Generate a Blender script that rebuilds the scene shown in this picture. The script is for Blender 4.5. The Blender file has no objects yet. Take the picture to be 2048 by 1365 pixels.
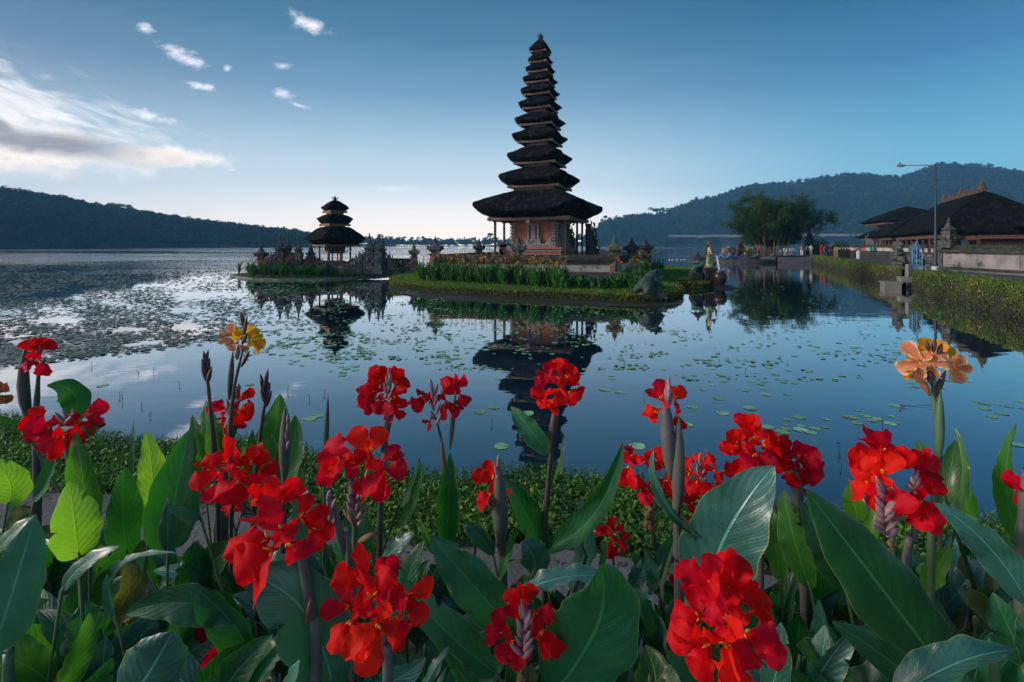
import bpy, math, random
import numpy as np
from mathutils import Vector, Matrix, noise

# ---------------------------------------------------------------- camera, sky, sun, exposure
F, H, HY = 950.0, 2.5, 490.0            # focal length in photo pixels, eye height, horizon row
sc = bpy.context.scene
C = sc.collection
cam_d = bpy.data.cameras.new('camera'); cam = bpy.data.objects.new('camera', cam_d); C.objects.link(cam)
cam.location = (0, 0, H); cam.rotation_euler = (math.radians(90), 0, 0)
cam_d.sensor_width = 36; cam_d.lens = 36 * F / 2048; cam_d.shift_y = -(682.5 - HY) / 2048
cam_d.clip_start = .05; cam_d.clip_end = 20000
sc.camera = cam
sc.view_settings.view_transform = 'Standard'; sc.view_settings.look = 'None'
sc.view_settings.gamma = 1; sc.view_settings.exposure = 0.56
sc.render.engine = 'CYCLES'
sc.cycles.max_bounces = 8; sc.cycles.diffuse_bounces = 3; sc.cycles.glossy_bounces = 4
sc.cycles.transmission_bounces = 4; sc.cycles.transparent_max_bounces = 6; sc.cycles.volume_bounces = 0
sc.cycles.sample_clamp_indirect = 4

SUN_EL, SUN_AZ = math.radians(20), math.radians(-98)     # azimuth from +Y, negative = to the left
sd = bpy.data.lights.new('sun', 'SUN'); sd.energy = 2.5; sd.angle = math.radians(14); sd.color = (1, .88, .78)
so = bpy.data.objects.new('sun', sd); C.objects.link(so)
dv = Vector((math.sin(SUN_AZ) * math.cos(SUN_EL), math.cos(SUN_AZ) * math.cos(SUN_EL), math.sin(SUN_EL)))
so.rotation_euler = dv.to_track_quat('Z', 'Y').to_euler()

def P(x, y, Y): return Vector(((x - 1024) / F * Y, Y, H + (HY - y) / F * Y))
def G(x, y, z=0.0):                       # point of the level z seen at a pixel
    Y = (H - z) * F / (y - HY); return Vector(((x - 1024) / F * Y, Y, z))

class N:                                    # small node-building helper
    def __init__(s, tree): s.t = tree; s.n = tree.nodes; s.l = tree.links
    def new(s, t, **k):
        n = s.n.new(t)
        for a, b in k.items(): setattr(n, a, b)
        return n
    def put(s, sock, v):
        if isinstance(v, bpy.types.NodeSocket): s.l.new(v, sock)
        elif v is not None:
            if sock.type == 'RGBA' and len(v) == 3: v = (*v, 1)
            sock.default_value = v
    def m(s, op, a, b=None, c=None, clamp=False):
        n = s.new('ShaderNodeMath', operation=op); n.use_clamp = clamp
        for i, v in enumerate((a, b, c)):
            if v is not None: s.put(n.inputs[i], v)
        return n.outputs[0]
    def mix(s, f, a, b, t='MIX'):
        n = s.new('ShaderNodeMix', data_type='RGBA', blend_type=t)
        s.put(n.inputs[0], f); s.put(n.inputs[6], a); s.put(n.inputs[7], b); return n.outputs[2]
    def ss(s, v, a, b):
        n = s.new('ShaderNodeMapRange', interpolation_type='SMOOTHSTEP')
        s.put(n.inputs[0], v); n.inputs[1].default_value = a; n.inputs[2].default_value = b; return n.outputs[0]
    def ramp(s, f, stops, interp='LINEAR'):
        n = s.new('ShaderNodeValToRGB'); r = n.color_ramp; r.interpolation = interp
        while len(r.elements) > 1: r.elements.remove(r.elements[0])
        r.elements[0].position = stops[0][0]; r.elements[0].color = (*stops[0][1], 1)
        for p, c in stops[1:]: r.elements.new(p).color = (*c, 1)
        s.put(n.inputs[0], f); return n.outputs[0]
    def noise(s, vec, scale, detail=4, rough=.55, dist=0):
        n = s.new('ShaderNodeTexNoise'); s.put(n.inputs['Vector'], vec); n.inputs['Scale'].default_value = scale
        n.inputs['Detail'].default_value = detail; n.inputs['Roughness'].default_value = rough
        n.inputs['Distortion'].default_value = dist; return n.outputs[0]
    def xyz(s, x, y, z):
        n = s.new('ShaderNodeCombineXYZ')
        for i, v in enumerate((x, y, z)): s.put(n.inputs[i], v)
        return n.outputs[0]
    def sep(s, v):
        n = s.new('ShaderNodeSeparateXYZ'); s.put(n.inputs[0], v); return n.outputs
def lin(r, g, b): return tuple(((c / 255 + .055) / 1.055) ** 2.4 if c > 10 else c / 255 / 12.92 for c in (r, g, b))

world = bpy.data.worlds.new("World"); sc.world = world; world.use_nodes = True
w = N(world.node_tree); w.n.clear()
sky = w.new('ShaderNodeTexSky', sky_type='NISHITA'); sky.sun_disc = False
sky.sun_elevation = SUN_EL; sky.sun_rotation = SUN_AZ; sky.altitude = 1200
dx, dy, dz = w.sep(w.new('ShaderNodeTexCoord').outputs['Generated'])
ady = w.m('MAXIMUM', dy, .05)
U = w.m('DIVIDE', dx, ady); W = w.m('DIVIDE', dz, ady)          # tangent coordinates of a sky direction
el = w.m('ARCSINE', w.m('MAXIMUM', dz, 0.0)); 
# dawn air: pale warm band low over the lake, deep blue above (direction of the sky only)
grad = w.ramp(w.m('DIVIDE', el, 1.5708), [
    (0, lin(228, 219, 215)), (.035, lin(218, 222, 225)), (.075, lin(190, 208, 219)), (.13, lin(148, 183, 205)),
    (.19, lin(108, 153, 185)), (.26, lin(74, 124, 156)), (.36, lin(48, 97, 130)), (.6, lin(70, 112, 140)), (1, lin(96, 130, 152))])
az = w.m('ARCTAN2', dx, dy)
right = w.ss(az, .0, .78)                    # deeper teal towards the right, greyer towards the left
grad = w.mix(right, grad, w.mix(1, grad, (.22, .55, .71), 'MULTIPLY'))
left = w.ss(az, -.25, -.95)
grad = w.mix(w.m('MULTIPLY', left, w.ss(el, .05, .32)), grad, w.mix(1, grad, (.75, .66, .66), 'MULTIPLY'))
warm = w.m('MULTIPLY', w.ss(w.m('ABSOLUTE', w.m('ADD', az, .22)), .75, 0.0), w.ss(el, .14, .0))
grad = w.mix(w.m('MULTIPLY', warm, .45), grad, lin(255, 236, 222))
# physical sky and the graded air together
nis = w.mix(1, sky.outputs[0], (.062, .066, .075), 'MULTIPLY')
skyc = w.mix(.88, nis, grad)
lowair = w.ramp(w.m('DIVIDE', el, 1.5708), [(0, (.86, .82, .78)), (.06, (.86, .78, .72)), (.12, (.74, .64, .58)), (.19, (.56, .48, .46)), (.25, (.45, .43, .425)), (.32, (.40, .38, .40)), (.5, (.44, .44, .44))])
skyc = w.mix(1, skyc, lowair, 'MULTIPLY')
# ------------- clouds: fixed in the sky by direction
u = w.m('MULTIPLY_ADD', U, F, 1024); v = w.m('MULTIPLY_ADD', W, -F, HY)
ca, sa = math.cos(.33), math.sin(.33)
a1 = w.m('ADD', w.m('MULTIPLY', u, ca), w.m('MULTIPLY', v, sa)); b1 = w.m('SUBTRACT', w.m('MULTIPLY', v, ca), w.m('MULTIPLY', u, sa))
n1 = w.noise(w.xyz(w.m('MULTIPLY', a1, .0065), w.m('MULTIPLY', b1, .038), 0.0), 1, 7, .62, .6)
n2 = w.noise(w.xyz(w.m('MULTIPLY', u, .012), w.m('MULTIPLY', v, .026), 3.0), 1, 8, .6, .3)
n3 = w.noise(w.xyz(w.m('MULTIPLY', u, .03), w.m('MULTIPLY', v, .05), 7.0), 1, 6, .65, .2)
def ell(cx, cy, rx, ry, ang=0.0):
    c_, s_ = math.cos(ang), math.sin(ang); X = w.m('SUBTRACT', u, cx); Y = w.m('SUBTRACT', v, cy)
    p = w.m('DIVIDE', w.m('ADD', w.m('MULTIPLY', X, c_), w.m('MULTIPLY', Y, s_)), rx)
    q = w.m('DIVIDE', w.m('SUBTRACT', w.m('MULTIPLY', Y, c_), w.m('MULTIPLY', X, s_)), ry)
    return w.m('SUBTRACT', 1.0, w.m('SQRT', w.m('ADD', w.m('MULTIPLY', p, p), w.m('MULTIPLY', q, q))))
def over(shape, nz, k, lo, hi): return w.ss(w.m('MULTIPLY_ADD', w.m('SUBTRACT', nz, .5), k, shape), lo, hi)
def mx(*a):
    r = a[0]
    for q in a[1:]: r = w.m('MAXIMUM', r, q)
    return r
streak = over(mx(ell(-130, 160, 470, 130, .5), ell(60, 225, 320, 66, .2)), n1, 2.5, -.05, 1.05)
bank = over(mx(ell(-80, 285, 480, 62, .10), ell(300, 312, 190, 26, .06)), w.m('MULTIPLY_ADD', n3, .35, w.m('MULTIPLY', n2, .65)), 2.3, -.05, .75)
puffs = over(mx(ell(367, 113, 62, 20, .42), ell(398, 172, 40, 11, .15), ell(290, 58, 24, 13, .3), ell(618, 48, 56, 20, .42),
                ell(567, 188, 30, 13, .1), ell(300, 232, 60, 15, .25)), n3, 2.4, .0, 1.2)
faint = over(mx(ell(565, 133, 26, 10), ell(454, 137, 12, 9), ell(465, 340, 14, 5), ell(600, 212, 30, 6, .3), ell(790, 378, 60, 10)), n3, 1.6, .1, 1.1)
dark = over(mx(ell(70, 284, 330, 30, .12), ell(-20, 245, 130, 22, .5)), w.m('MULTIPLY_ADD', n3, .4, w.m('MULTIPLY', n2, .6)), 1.7, -.1, .8)
fore = w.ss(dy, .05, .15)
skyc = w.mix(w.m('MULTIPLY', w.m('MULTIPLY', streak, .72), fore), skyc, w.mix(n2, lin(180, 176, 176), lin(225, 214, 206)))
skyc = w.mix(w.m('MULTIPLY', w.m('MULTIPLY', bank, .95), fore), skyc, w.mix(n3, lin(190, 178, 168), lin(238, 222, 206)))
skyc = w.mix(w.m('MULTIPLY', w.m('MULTIPLY', dark, .85), fore), skyc, w.mix(n3, lin(70, 70, 78), lin(118, 112, 112)))
skyc = w.mix(w.m('MULTIPLY', w.m('MULTIPLY', puffs, .75), fore), skyc, lin(196, 190, 196))
skyc = w.mix(w.m('MULTIPLY', w.m('MULTIPLY', faint, .35), fore), skyc, lin(215, 215, 220))
bg = w.new('ShaderNodeBackground'); w.put(bg.inputs[0], skyc); bg.inputs[1].default_value = 2.0
w.l.new(bg.outputs[0], w.new('ShaderNodeOutputWorld').inputs[0])

# ---------------------------------------------------------------- materials
MATS = {}
def mat(name, col, rough=.8, col2=None, scale=4, bump=0, bscale=None, transl=0, tcol=None, metal=0, spec=.5, vary=0, tone=False, stretch=None, c3=None, c3s=1.5):
    if name in MATS: return MATS[name]
    m = bpy.data.materials.new(name); m.use_nodes = True; t = N(m.node_tree); t.n.clear()
    co = t.new('ShaderNodeTexCoord').outputs['Object']
    if stretch:
        mp = t.new('ShaderNodeMapping'); t.put(mp.inputs[0], co); mp.inputs[3].default_value = stretch; co = mp.outputs[0]
    c = None
    if col2: c = t.mix(t.ss(t.noise(co, scale, 5), .35, .65), col, col2)
    if c3: c = t.mix(t.ss(t.noise(co, c3s, 6, .65), .52, .66), c or (*col, 1), c3)
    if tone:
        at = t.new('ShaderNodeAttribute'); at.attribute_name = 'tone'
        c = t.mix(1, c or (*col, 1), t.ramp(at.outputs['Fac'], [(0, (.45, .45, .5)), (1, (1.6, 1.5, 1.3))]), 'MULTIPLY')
    if vary:
        oi = t.new('ShaderNodeObjectInfo').outputs['Random']
        hs = t.new('ShaderNodeHueSaturation'); t.put(hs.inputs['Color'], c or (*col, 1))
        t.put(hs.inputs['Value'], t.m('MULTIPLY_ADD', oi, vary * 2, 1 - vary)); t.put(hs.inputs['Hue'], t.m('MULTIPLY_ADD', oi, .04, .48)); c = hs.outputs[0]
    b = t.new('ShaderNodeBsdfPrincipled'); t.put(b.inputs['Base Color'], c or (*col, 1)); b.inputs['Roughness'].default_value = rough
    b.inputs['Metallic'].default_value = metal; b.inputs['Specular IOR Level'].default_value = spec
    if bump:
        bn = t.new('ShaderNodeBump'); bn.inputs['Strength'].default_value = bump; bn.inputs['Distance'].default_value = .05
        t.put(bn.inputs['Height'], t.noise(co, bscale or scale * 4, 6, .65)); t.put(b.inputs['Normal'], bn.outputs[0])
    out = b.outputs[0]
    if transl:
        tr = t.new('ShaderNodeBsdfTranslucent'); t.put(tr.inputs[0], tcol or c or (*col, 1))
        ms = t.new('ShaderNodeMixShader'); ms.inputs[0].default_value = transl; t.l.new(out, ms.inputs[1]); t.l.new(tr.outputs[0], ms.inputs[2]); out = ms.outputs[0]
    t.l.new(out, t.new('ShaderNodeOutputMaterial').inputs[0]); MATS[name] = m; return m

# ---------------------------------------------------------------- mesh helpers
def children(o): return [c for c in bpy.data.objects if c.parent == o]
def tag(o, label=None, cat=None, group=None, kind=None):
    if label: o['label'] = label
    if cat: o['category'] = cat
    if group: o['group'] = group
    if kind: o['kind'] = kind
    return o
def thing(name, label, cat, loc=(0, 0, 0), rz=0, group=None):
    o = bpy.data.objects.new(name, None); C.objects.link(o); o.location = loc; o.rotation_euler = (0, 0, rz)
    o.empty_display_size = .2
    return tag(o, label, cat, group)
def npmesh(name, V, Fc, mats, smooth=False, uv=None, tone=None, mi=None):
    """V (n,3) verts; Fc list of equal-length-face arrays"""
    me = bpy.data.meshes.new(name); V = np.asarray(V, np.float32); me.vertices.add(len(V)); me.vertices.foreach_set('co', V.ravel())
    Fc = [np.asarray(f, np.int32) for f in Fc]
    nl = sum(f.size for f in Fc); npoly = sum(len(f) for f in Fc)
    me.loops.add(nl); li = np.concatenate([f.ravel() for f in Fc]); me.loops.foreach_set('vertex_index', li)
    tot = np.concatenate([np.full(len(f), f.shape[1], np.int32) for f in Fc]); st = np.zeros(npoly, np.int32); st[1:] = np.cumsum(tot)[:-1]
    me.polygons.add(npoly); me.polygons.foreach_set('loop_start', st); me.polygons.foreach_set('loop_total', tot)
    if mi is not None: me.polygons.foreach_set('material_index', np.asarray(mi, np.int32))
    me.polygons.foreach_set('use_smooth', np.full(npoly, bool(smooth)))
    me.update(calc_edges=True)
    if uv is not None:
        l = me.uv_layers.new(name='UVMap'); l.data.foreach_set('uv', np.asarray(uv, np.float32)[li].ravel())
    if tone is not None:
        a = me.attributes.new('tone', 'FLOAT', 'POINT'); a.data.foreach_set('value', np.asarray(tone, np.float32))
    for m in (mats if isinstance(mats, (list, tuple)) else [mats]): me.materials.append(m)
    me.validate(); return me
def link(name, me, parent=None, loc=None):
    o = bpy.data.objects.new(name, me); C.objects.link(o)
    if parent: o.parent = parent
    if loc is not None: o.location = loc
    return o
class MB:
    def __init__(s): s.v = []; s.f = []; s.m = []; s.u = []
    def add(s, vs, fs, m=0, uv=None):
        b = len(s.v); s.v += [tuple(p) for p in vs]; s.f += [tuple(i + b for i in f) for f in fs]; s.m += [m] * len(fs)
        s.u += uv if uv else [(0, 0)] * len(vs); return s
    def box(s, c, sz, rz=0, m=0, top=1.0, skew=(0, 0)):
        x, y, z = (q / 2 for q in sz); vs = []
        for k, (px, py, pz) in enumerate([(-x, -y, -z), (x, -y, -z), (x, y, -z), (-x, y, -z), (-x, -y, z), (x, -y, z), (x, y, z), (-x, y, z)]):
            if k > 3: px, py = px * top + skew[0], py * top + skew[1]
            vs.append((c[0] + px * math.cos(rz) - py * math.sin(rz), c[1] + px * math.sin(rz) + py * math.cos(rz), c[2] + pz))
        return s.add(vs, [(3, 2, 1, 0), (4, 5, 6, 7), (0, 1, 5, 4), (1, 2, 6, 5), (2, 3, 7, 6), (3, 0, 4, 7)], m)
    def bar(s, a, b, w_, h_, m=0):             # beam between two points
        a, b = Vector(a), Vector(b); d = (b - a).normalized(); sd_ = d.cross(Vector((0, 0, 1)))
        sd_ = sd_.normalized() if sd_.length > 1e-4 else Vector((1, 0, 0)); up = sd_.cross(d); vs = []
        for p in (a, b):
            for i, j in ((-1, -1), (1, -1), (1, 1), (-1, 1)): vs.append(p + sd_ * i * w_ / 2 + up * j * h_ / 2)
        return s.add(vs, [(0, 1, 2, 3), (7, 6, 5, 4), (0, 4, 5, 1), (1, 5, 6, 2), (2, 6, 7, 3), (3, 7, 4, 0)], m)
    def tube(s, pts, r, n=7, m=0, cap=True, flat=1.0):
        pts = [Vector(p) for p in pts]; k = len(pts); r = r if isinstance(r, (list, tuple)) else [r] * k; vs = []; fs = []; uv = []
        ref = Vector((.3, .2, 1)).normalized()
        for i, p in enumerate(pts):
            t = (pts[min(i + 1, k - 1)] - pts[max(i - 1, 0)]).normalized()
            a = t.cross(ref); a = a.normalized() if a.length > 1e-3 else Vector((1, 0, 0)); b = t.cross(a); 
            for j in range(n):
                q = 2 * math.pi * j / n; vs.append(p + a * math.cos(q) * r[i] + b * math.sin(q) * r[i] * flat); uv.append((j / n, i / max(1, k - 1)))
        for i in range(k - 1):
            for j in range(n): fs.append((i * n + j, i * n + (j + 1) % n, (i + 1) * n + (j + 1) % n, (i + 1) * n + j))
        if cap: fs.append(tuple(range(n))[::-1]); fs.append(tuple((k - 1) * n + j for j in range(n)))
        return s.add(vs, fs, m, uv)
    def lathe(s, prof, c=(0, 0, 0), n=16, m=0, p=2.0, rz=0, sx=1, sy=1):
        vs = []; fs = []; k = len(prof); uv = []
        for i, (r, z) in enumerate(prof):
            for j in range(n):
                q = 2 * math.pi * j / n; cx, cy = math.cos(q), math.sin(q)
                e = 1 / (abs(cx) ** p + abs(cy) ** p) ** (1 / p); X, Y = cx * e * r * sx, cy * e * r * sy
                vs.append((c[0] + X * math.cos(rz) - Y * math.sin(rz), c[1] + X * math.sin(rz) + Y * math.cos(rz), c[2] + z)); uv.append((j / n, i / max(1, k - 1)))
        for i in range(k - 1):
            for j in range(n): fs.append((i * n + j, i * n + (j + 1) % n, (i + 1) * n + (j + 1) % n, (i + 1) * n + j))
        if prof[0][0] > 1e-4: fs.append(tuple(range(n))[::-1])
        if prof[-1][0] > 1e-4: fs.append(tuple((k - 1) * n + j for j in range(n)))
        return s.add(vs, fs, m, uv)
    def grid(s, fn, nu, nv, m=0):
        vs = []; uv = []; fs = []
        for i in range(nu + 1):
            for j in range(nv + 1): vs.append(fn(i / nu, j / nv)); uv.append((i / nu, j / nv))
        for i in range(nu):
            for j in range(nv): a = i * (nv + 1) + j; fs.append((a, a + 1, a + nv + 2, a + nv + 1))
        return s.add(vs, fs, m, uv)
    def blob(s, c, r, m=0, sub=2, amp=.15, fr=2.0, seed=0):
        v0, f0 = ICO[sub]; c = Vector(c); r = Vector(r) if hasattr(r, '__len__') else Vector((r, r, r)); o_ = Vector((seed * 7.3, seed * 3.1, 0))
        return s.add([c + Vector((a.x * r.x, a.y * r.y, a.z * r.z)) * (1 + amp * noise.noise(a * fr + o_)) for a in v0], f0, m)
    def jitter(s, amp, fr=3.0, start=0):
        for i in range(start, len(s.v)):
            p = Vector(s.v[i]); d = noise.noise_vector(p * fr); s.v[i] = tuple(p + d * amp)
        return s
    def build(s, name, mats, parent=None, smooth=False, loc=None, sharp=None):
        me = bpy.data.meshes.new(name); me.from_pydata([tuple(p) for p in s.v], [], s.f)
        for mm in (mats if isinstance(mats, (list, tuple)) else [mats]): me.materials.append(mm)
        me.polygons.foreach_set('material_index', s.m); me.polygons.foreach_set('use_smooth', [smooth] * len(s.f))
        l = me.uv_layers.new(name='UVMap'); li = np.zeros(len(me.loops), np.int32); me.loops.foreach_get('vertex_index', li)
        l.data.foreach_set('uv', np.array(s.u, np.float32)[li].ravel())
        if sharp is not None and hasattr(me, 'set_sharp_from_angle'): me.set_sharp_from_angle(angle=math.radians(sharp))
        me.update(); return link(name, me, parent, loc)
import bmesh
ICO = {}
for sb in (1, 2, 3):
    bm = bmesh.new(); bmesh.ops.create_icosphere(bm, subdivisions=sb, radius=1); bm.verts.ensure_lookup_table()
    ICO[sb] = ([v_.co.copy() for v_ in bm.verts], [tuple(q.index for q in f.verts) for f in bm.faces]); bm.free()
def copy_tree(o, parent=None):
    c = o.copy(); C.objects.link(c); c.parent = parent
    for ch in KIDS.get(o.name, ()): copy_tree(ch, c)
    return c
KIDS = {}
def remember(o): KIDS[o.name] = children(o); [remember(c) for c in KIDS[o.name]]
rng = np.random.default_rng(7)
def unit(a): return a / np.maximum(np.linalg.norm(a, axis=1, keepdims=True), 1e-9)
def leafmesh(name, Cn, L, Wd, mats, ndir=None, spread=1.0, tone=None, fold=0.0, ldir=None, lsp=1.0):
    """diamond leaves: centres Cn, half length L, half width Wd; ndir = mean normal, ldir = mean long axis"""
    n = len(Cn); r = rng.normal(size=(n, 3)); nd = unit(r * spread + (0 if ndir is None else np.asarray(ndir)))
    r2 = rng.normal(size=(n, 3)); ld = r2 * lsp + (0 if ldir is None else np.asarray(ldir)); ld = unit(ld - nd * np.sum(ld * nd, 1, keepdims=True)); sd_ = np.cross(nd, ld)
    L = np.broadcast_to(np.asarray(L, float).reshape(-1, 1), (n, 1)); Wd = np.broadcast_to(np.asarray(Wd, float).reshape(-1, 1), (n, 1))
    V = np.stack([Cn - ld * L, Cn + sd_ * Wd - ld * L * .15 + nd * fold * Wd, Cn + ld * L, Cn - sd_ * Wd - ld * L * .15 + nd * fold * Wd], 1).reshape(-1, 3)
    Fq = np.arange(4 * n).reshape(-1, 4)
    return npmesh(name, V, [Fq], mats, tone=np.repeat(rng.random(n) if tone is None else tone, 4))
def in_ball(n):
    d = unit(rng.normal(size=(n, 3))); return d * (rng.random((n, 1)) ** (1 / 2.4))
# ---------------------------------------------------------------- water
def water_mat():
    m = bpy.data.materials.new('lake_water'); m.use_nodes = True; t = N(m.node_tree); t.n.clear()
    co = t.new('ShaderNodeTexCoord').outputs['Object']; x, y, z = t.sep(co)
    far = t.ss(y, 30, 70); patch = t.ss(t.noise(t.xyz(t.m('MULTIPLY', x, .012), t.m('MULTIPLY', y, .03), 0.), 1, 3), .42, .58)
    leftm = t.ss(x, 4, -14)
    chop = t.m('MULTIPLY', t.m('MULTIPLY', far, leftm), t.m('MULTIPLY_ADD', patch, .8, .2))
    h1 = t.noise(t.xyz(t.m('MULTIPLY', x, .9), t.m('MULTIPLY', y, .9), 0.), 1, 4, .6)
    h2 = t.noise(t.xyz(t.m('MULTIPLY', x, .35), t.m('MULTIPLY', y, 1.6), 4.), 1, 3, .5)
    calm = t.m('MULTIPLY', h2, t.m('MULTIPLY_ADD', t.ss(x, 8, 20), .006, .0022))
    hh = t.m('ADD', calm, t.m('MULTIPLY', t.m('MULTIPLY', h1, chop), .16))
    hh = t.m('ADD', hh, t.m('MULTIPLY', t.m('MULTIPLY', h1, t.ss(y, 150, 400)), .12))
    bn = t.new('ShaderNodeBump'); bn.inputs['Strength'].default_value = 1; bn.inputs['Distance'].default_value = 1
    t.put(bn.inputs['Height'], hh)
    df = t.new('ShaderNodeBsdfDiffuse'); df.inputs[0].default_value = (.006, .028, .045, 1)
    gl = t.new('ShaderNodeBsdfGlossy'); gl.inputs['Roughness'].default_value = .015; gl.inputs[0].default_value = (.97, .98, 1, 1); t.put(gl.inputs['Normal'], bn.outputs[0])
    fr = t.new('ShaderNodeFresnel'); fr.inputs[0].default_value = 1.33; t.put(fr.inputs['Normal'], bn.outputs[0])
    ms = t.new('ShaderNodeMixShader'); t.put(ms.inputs[0], t.m('MULTIPLY', t.m('POWER', fr.outputs[0], .6), 1.3, clamp=True)); t.l.new(df.outputs[0], ms.inputs[1]); t.l.new(gl.outputs[0], ms.inputs[2])
    t.l.new(ms.outputs[0], t.new('ShaderNodeOutputMaterial').inputs[0]); return m
def flat(name, pts, z, m, kind='structure'):
    me = bpy.data.meshes.new(name); me.from_pydata([(p[0], p[1], z) for p in pts], [], [tuple(range(len(pts)))]); me.materials.append(m)
    return tag(link(name, me), kind=kind)
flat('lake_water', [(-2600, -90), (2600, -90), (2600, 1650), (-2600, 1650)], 0, water_mat())
flat('lake_bed', [(-2600, -90), (2600, -90), (2600, 1650), (-2600, 1650)], -1.2, mat('bed', (.03, .03, .02)))

# ---------------------------------------------------------------- hills with forest
hillm = mat('hill_ground', (.010, .02, .011), .95, (.016, .028, .012), .02)
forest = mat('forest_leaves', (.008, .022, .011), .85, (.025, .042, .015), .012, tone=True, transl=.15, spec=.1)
def hill(name, prof, shore, depth, seed, ntree, size, fname, tops=1.0, back=1.6, label=None):
    """prof: (photo x, ridge y) pairs, shore(x)->distance of the waterline, depth(x)->how far behind it the ridge lies"""
    xs = np.array([p[0] for p in prof], float); ys = np.array([p[1] for p in prof], float)
    nx, ns = 160, 26; X = np.linspace(xs[0], xs[-1], nx)
    V = np.zeros((nx, ns, 3))
    def surf(px, s):
        sh = shore(px); Yr = sh + depth(px); ry = np.interp(px, xs, ys); zr = H + (HY - ry) / F * Yr - size * .85
        zr = max(zr, 1.0); Y = sh + (Yr - sh) * s
        n_ = noise.noise(Vector((px * .012 + seed, s * 3, 0))) * .10 * math.sin(min(s, 1) * math.pi) + noise.noise(Vector((px * .05 + seed, s * 9, 5))) * .05 * math.sin(min(s, 1) * math.pi)
        if s <= 1: z = zr * (math.sin(s * math.pi / 2) ** .95 + n_)
        else: z = zr * (1 - (s - 1) * 1.2)
        return ((px - 1024) / F * Y, Y, max(z, .35) if s > .01 else -1.0)
    for i, px in enumerate(X):
        for j in range(ns): V[i, j] = surf(px, j / (ns - 1) * back)
    idx = np.arange(nx * ns).reshape(nx, ns)
    Fq = np.stack([idx[:-1, :-1], idx[1:, :-1], idx[1:, 1:], idx[:-1, 1:]], -1).reshape(-1, 4)
    tag(link(name, npmesh(name, V.reshape(-1, 3), [Fq], hillm, smooth=True)), kind='structure')
    cs = []; rs = []; tn = []
    for k in range(ntree):
        px = random.uniform(xs[0], xs[-1]); s = random.random() ** .9 * 1.02
        if k % 5 == 0: s = random.uniform(.93, 1.03)
        p = surf(px, s); r = size * random.uniform(.26, .58) * (1.15 if k % 5 == 0 else 1); cs.append((p[0], p[1], p[2] + r * random.uniform(.5, 1.0))); rs.append(r); tn.append(random.random())
        if k % 5 == 0 and size > 10: cs[-1] = (p[0], p[1], p[2] + size * random.uniform(.2, 1.0)); rs[-1] = size * random.uniform(.2, .34)
    cs = np.array(cs); rs = np.array(rs); tn = np.array(tn)
    q = 46; c2 = np.repeat(cs, q, 0); r2 = np.repeat(rs, q)[:, None]; b = in_ball(len(c2)); b[:, 2] = np.abs(b[:, 2]) * 1.15 - .25
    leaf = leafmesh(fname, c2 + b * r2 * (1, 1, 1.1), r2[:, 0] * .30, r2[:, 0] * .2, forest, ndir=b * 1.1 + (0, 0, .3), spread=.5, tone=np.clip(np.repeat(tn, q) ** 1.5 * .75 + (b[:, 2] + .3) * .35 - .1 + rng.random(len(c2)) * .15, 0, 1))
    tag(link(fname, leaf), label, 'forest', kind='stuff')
    return surf
random.seed(3)
lerp = lambda px, *t: float(np.interp(px, [q[0] for q in t], [q[1] for q in t]))
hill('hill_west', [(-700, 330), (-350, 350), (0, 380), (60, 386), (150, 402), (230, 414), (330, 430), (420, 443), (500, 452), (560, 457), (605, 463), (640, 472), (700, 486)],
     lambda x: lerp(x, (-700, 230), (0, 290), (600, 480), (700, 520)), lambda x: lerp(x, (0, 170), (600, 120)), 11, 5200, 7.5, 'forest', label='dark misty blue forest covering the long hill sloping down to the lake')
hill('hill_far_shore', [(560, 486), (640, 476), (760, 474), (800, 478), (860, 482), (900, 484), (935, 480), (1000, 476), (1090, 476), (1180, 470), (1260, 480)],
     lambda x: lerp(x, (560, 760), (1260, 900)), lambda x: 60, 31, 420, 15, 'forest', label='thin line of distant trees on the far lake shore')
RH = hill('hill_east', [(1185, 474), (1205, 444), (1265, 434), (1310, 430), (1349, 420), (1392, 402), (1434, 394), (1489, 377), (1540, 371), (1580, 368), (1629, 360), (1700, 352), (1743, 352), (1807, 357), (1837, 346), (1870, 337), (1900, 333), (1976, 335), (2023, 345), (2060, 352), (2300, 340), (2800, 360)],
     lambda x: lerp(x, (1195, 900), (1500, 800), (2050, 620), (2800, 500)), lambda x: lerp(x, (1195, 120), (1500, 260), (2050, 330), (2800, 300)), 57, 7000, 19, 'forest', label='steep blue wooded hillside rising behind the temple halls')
# ridge trees one can tell apart
barkm = mat('bark', (.05, .04, .03), .9); ftree = mat('tree_leaves', (.03, .06, .02), .8, (.05, .09, .02), .3, tone=True, transl=.25)
def ridge_tree(px, py, Y, h, wd, label, flat_top=False, n=1000):
    b = P(px, py, Y); t = thing('ridge_tree', label, 'tree', b, group='single trees standing out on the far shore')
    mb = MB(); mb.tube([(0, 0, -h * .2), (h * .02, 0, h * .3), (-h * .01, 0, h * .62)], [h * .03, h * .025, h * .012], 6)
    cl = []
    for i in range(8):
        a = random.uniform(0, 6.28); r = wd * random.uniform(.3, .95); z = h * (random.uniform(.62, .8) if flat_top else random.uniform(.3, .95)); 
        if not flat_top: r *= 1.15 - z / h * .8
        e = Vector((math.cos(a) * r, math.sin(a) * r, z)); mb.tube([(0, 0, z * .6), tuple(e * .6 + Vector((0, 0, z * .28))), tuple(e)], [h * .012, h * .008, h * .004], 4); cl.append((e, wd * random.uniform(.28, .5)))
    mb.build('trunk', barkm, t)
    cs = np.concatenate([in_ball(n // 8) * (r, r, r * .6) + np.array(e) for e, r in cl])
    link('crown', leafmesh('crown', cs, h * .04, h * .026, ftree, ndir=(0, 0, .5)), t)
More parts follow.
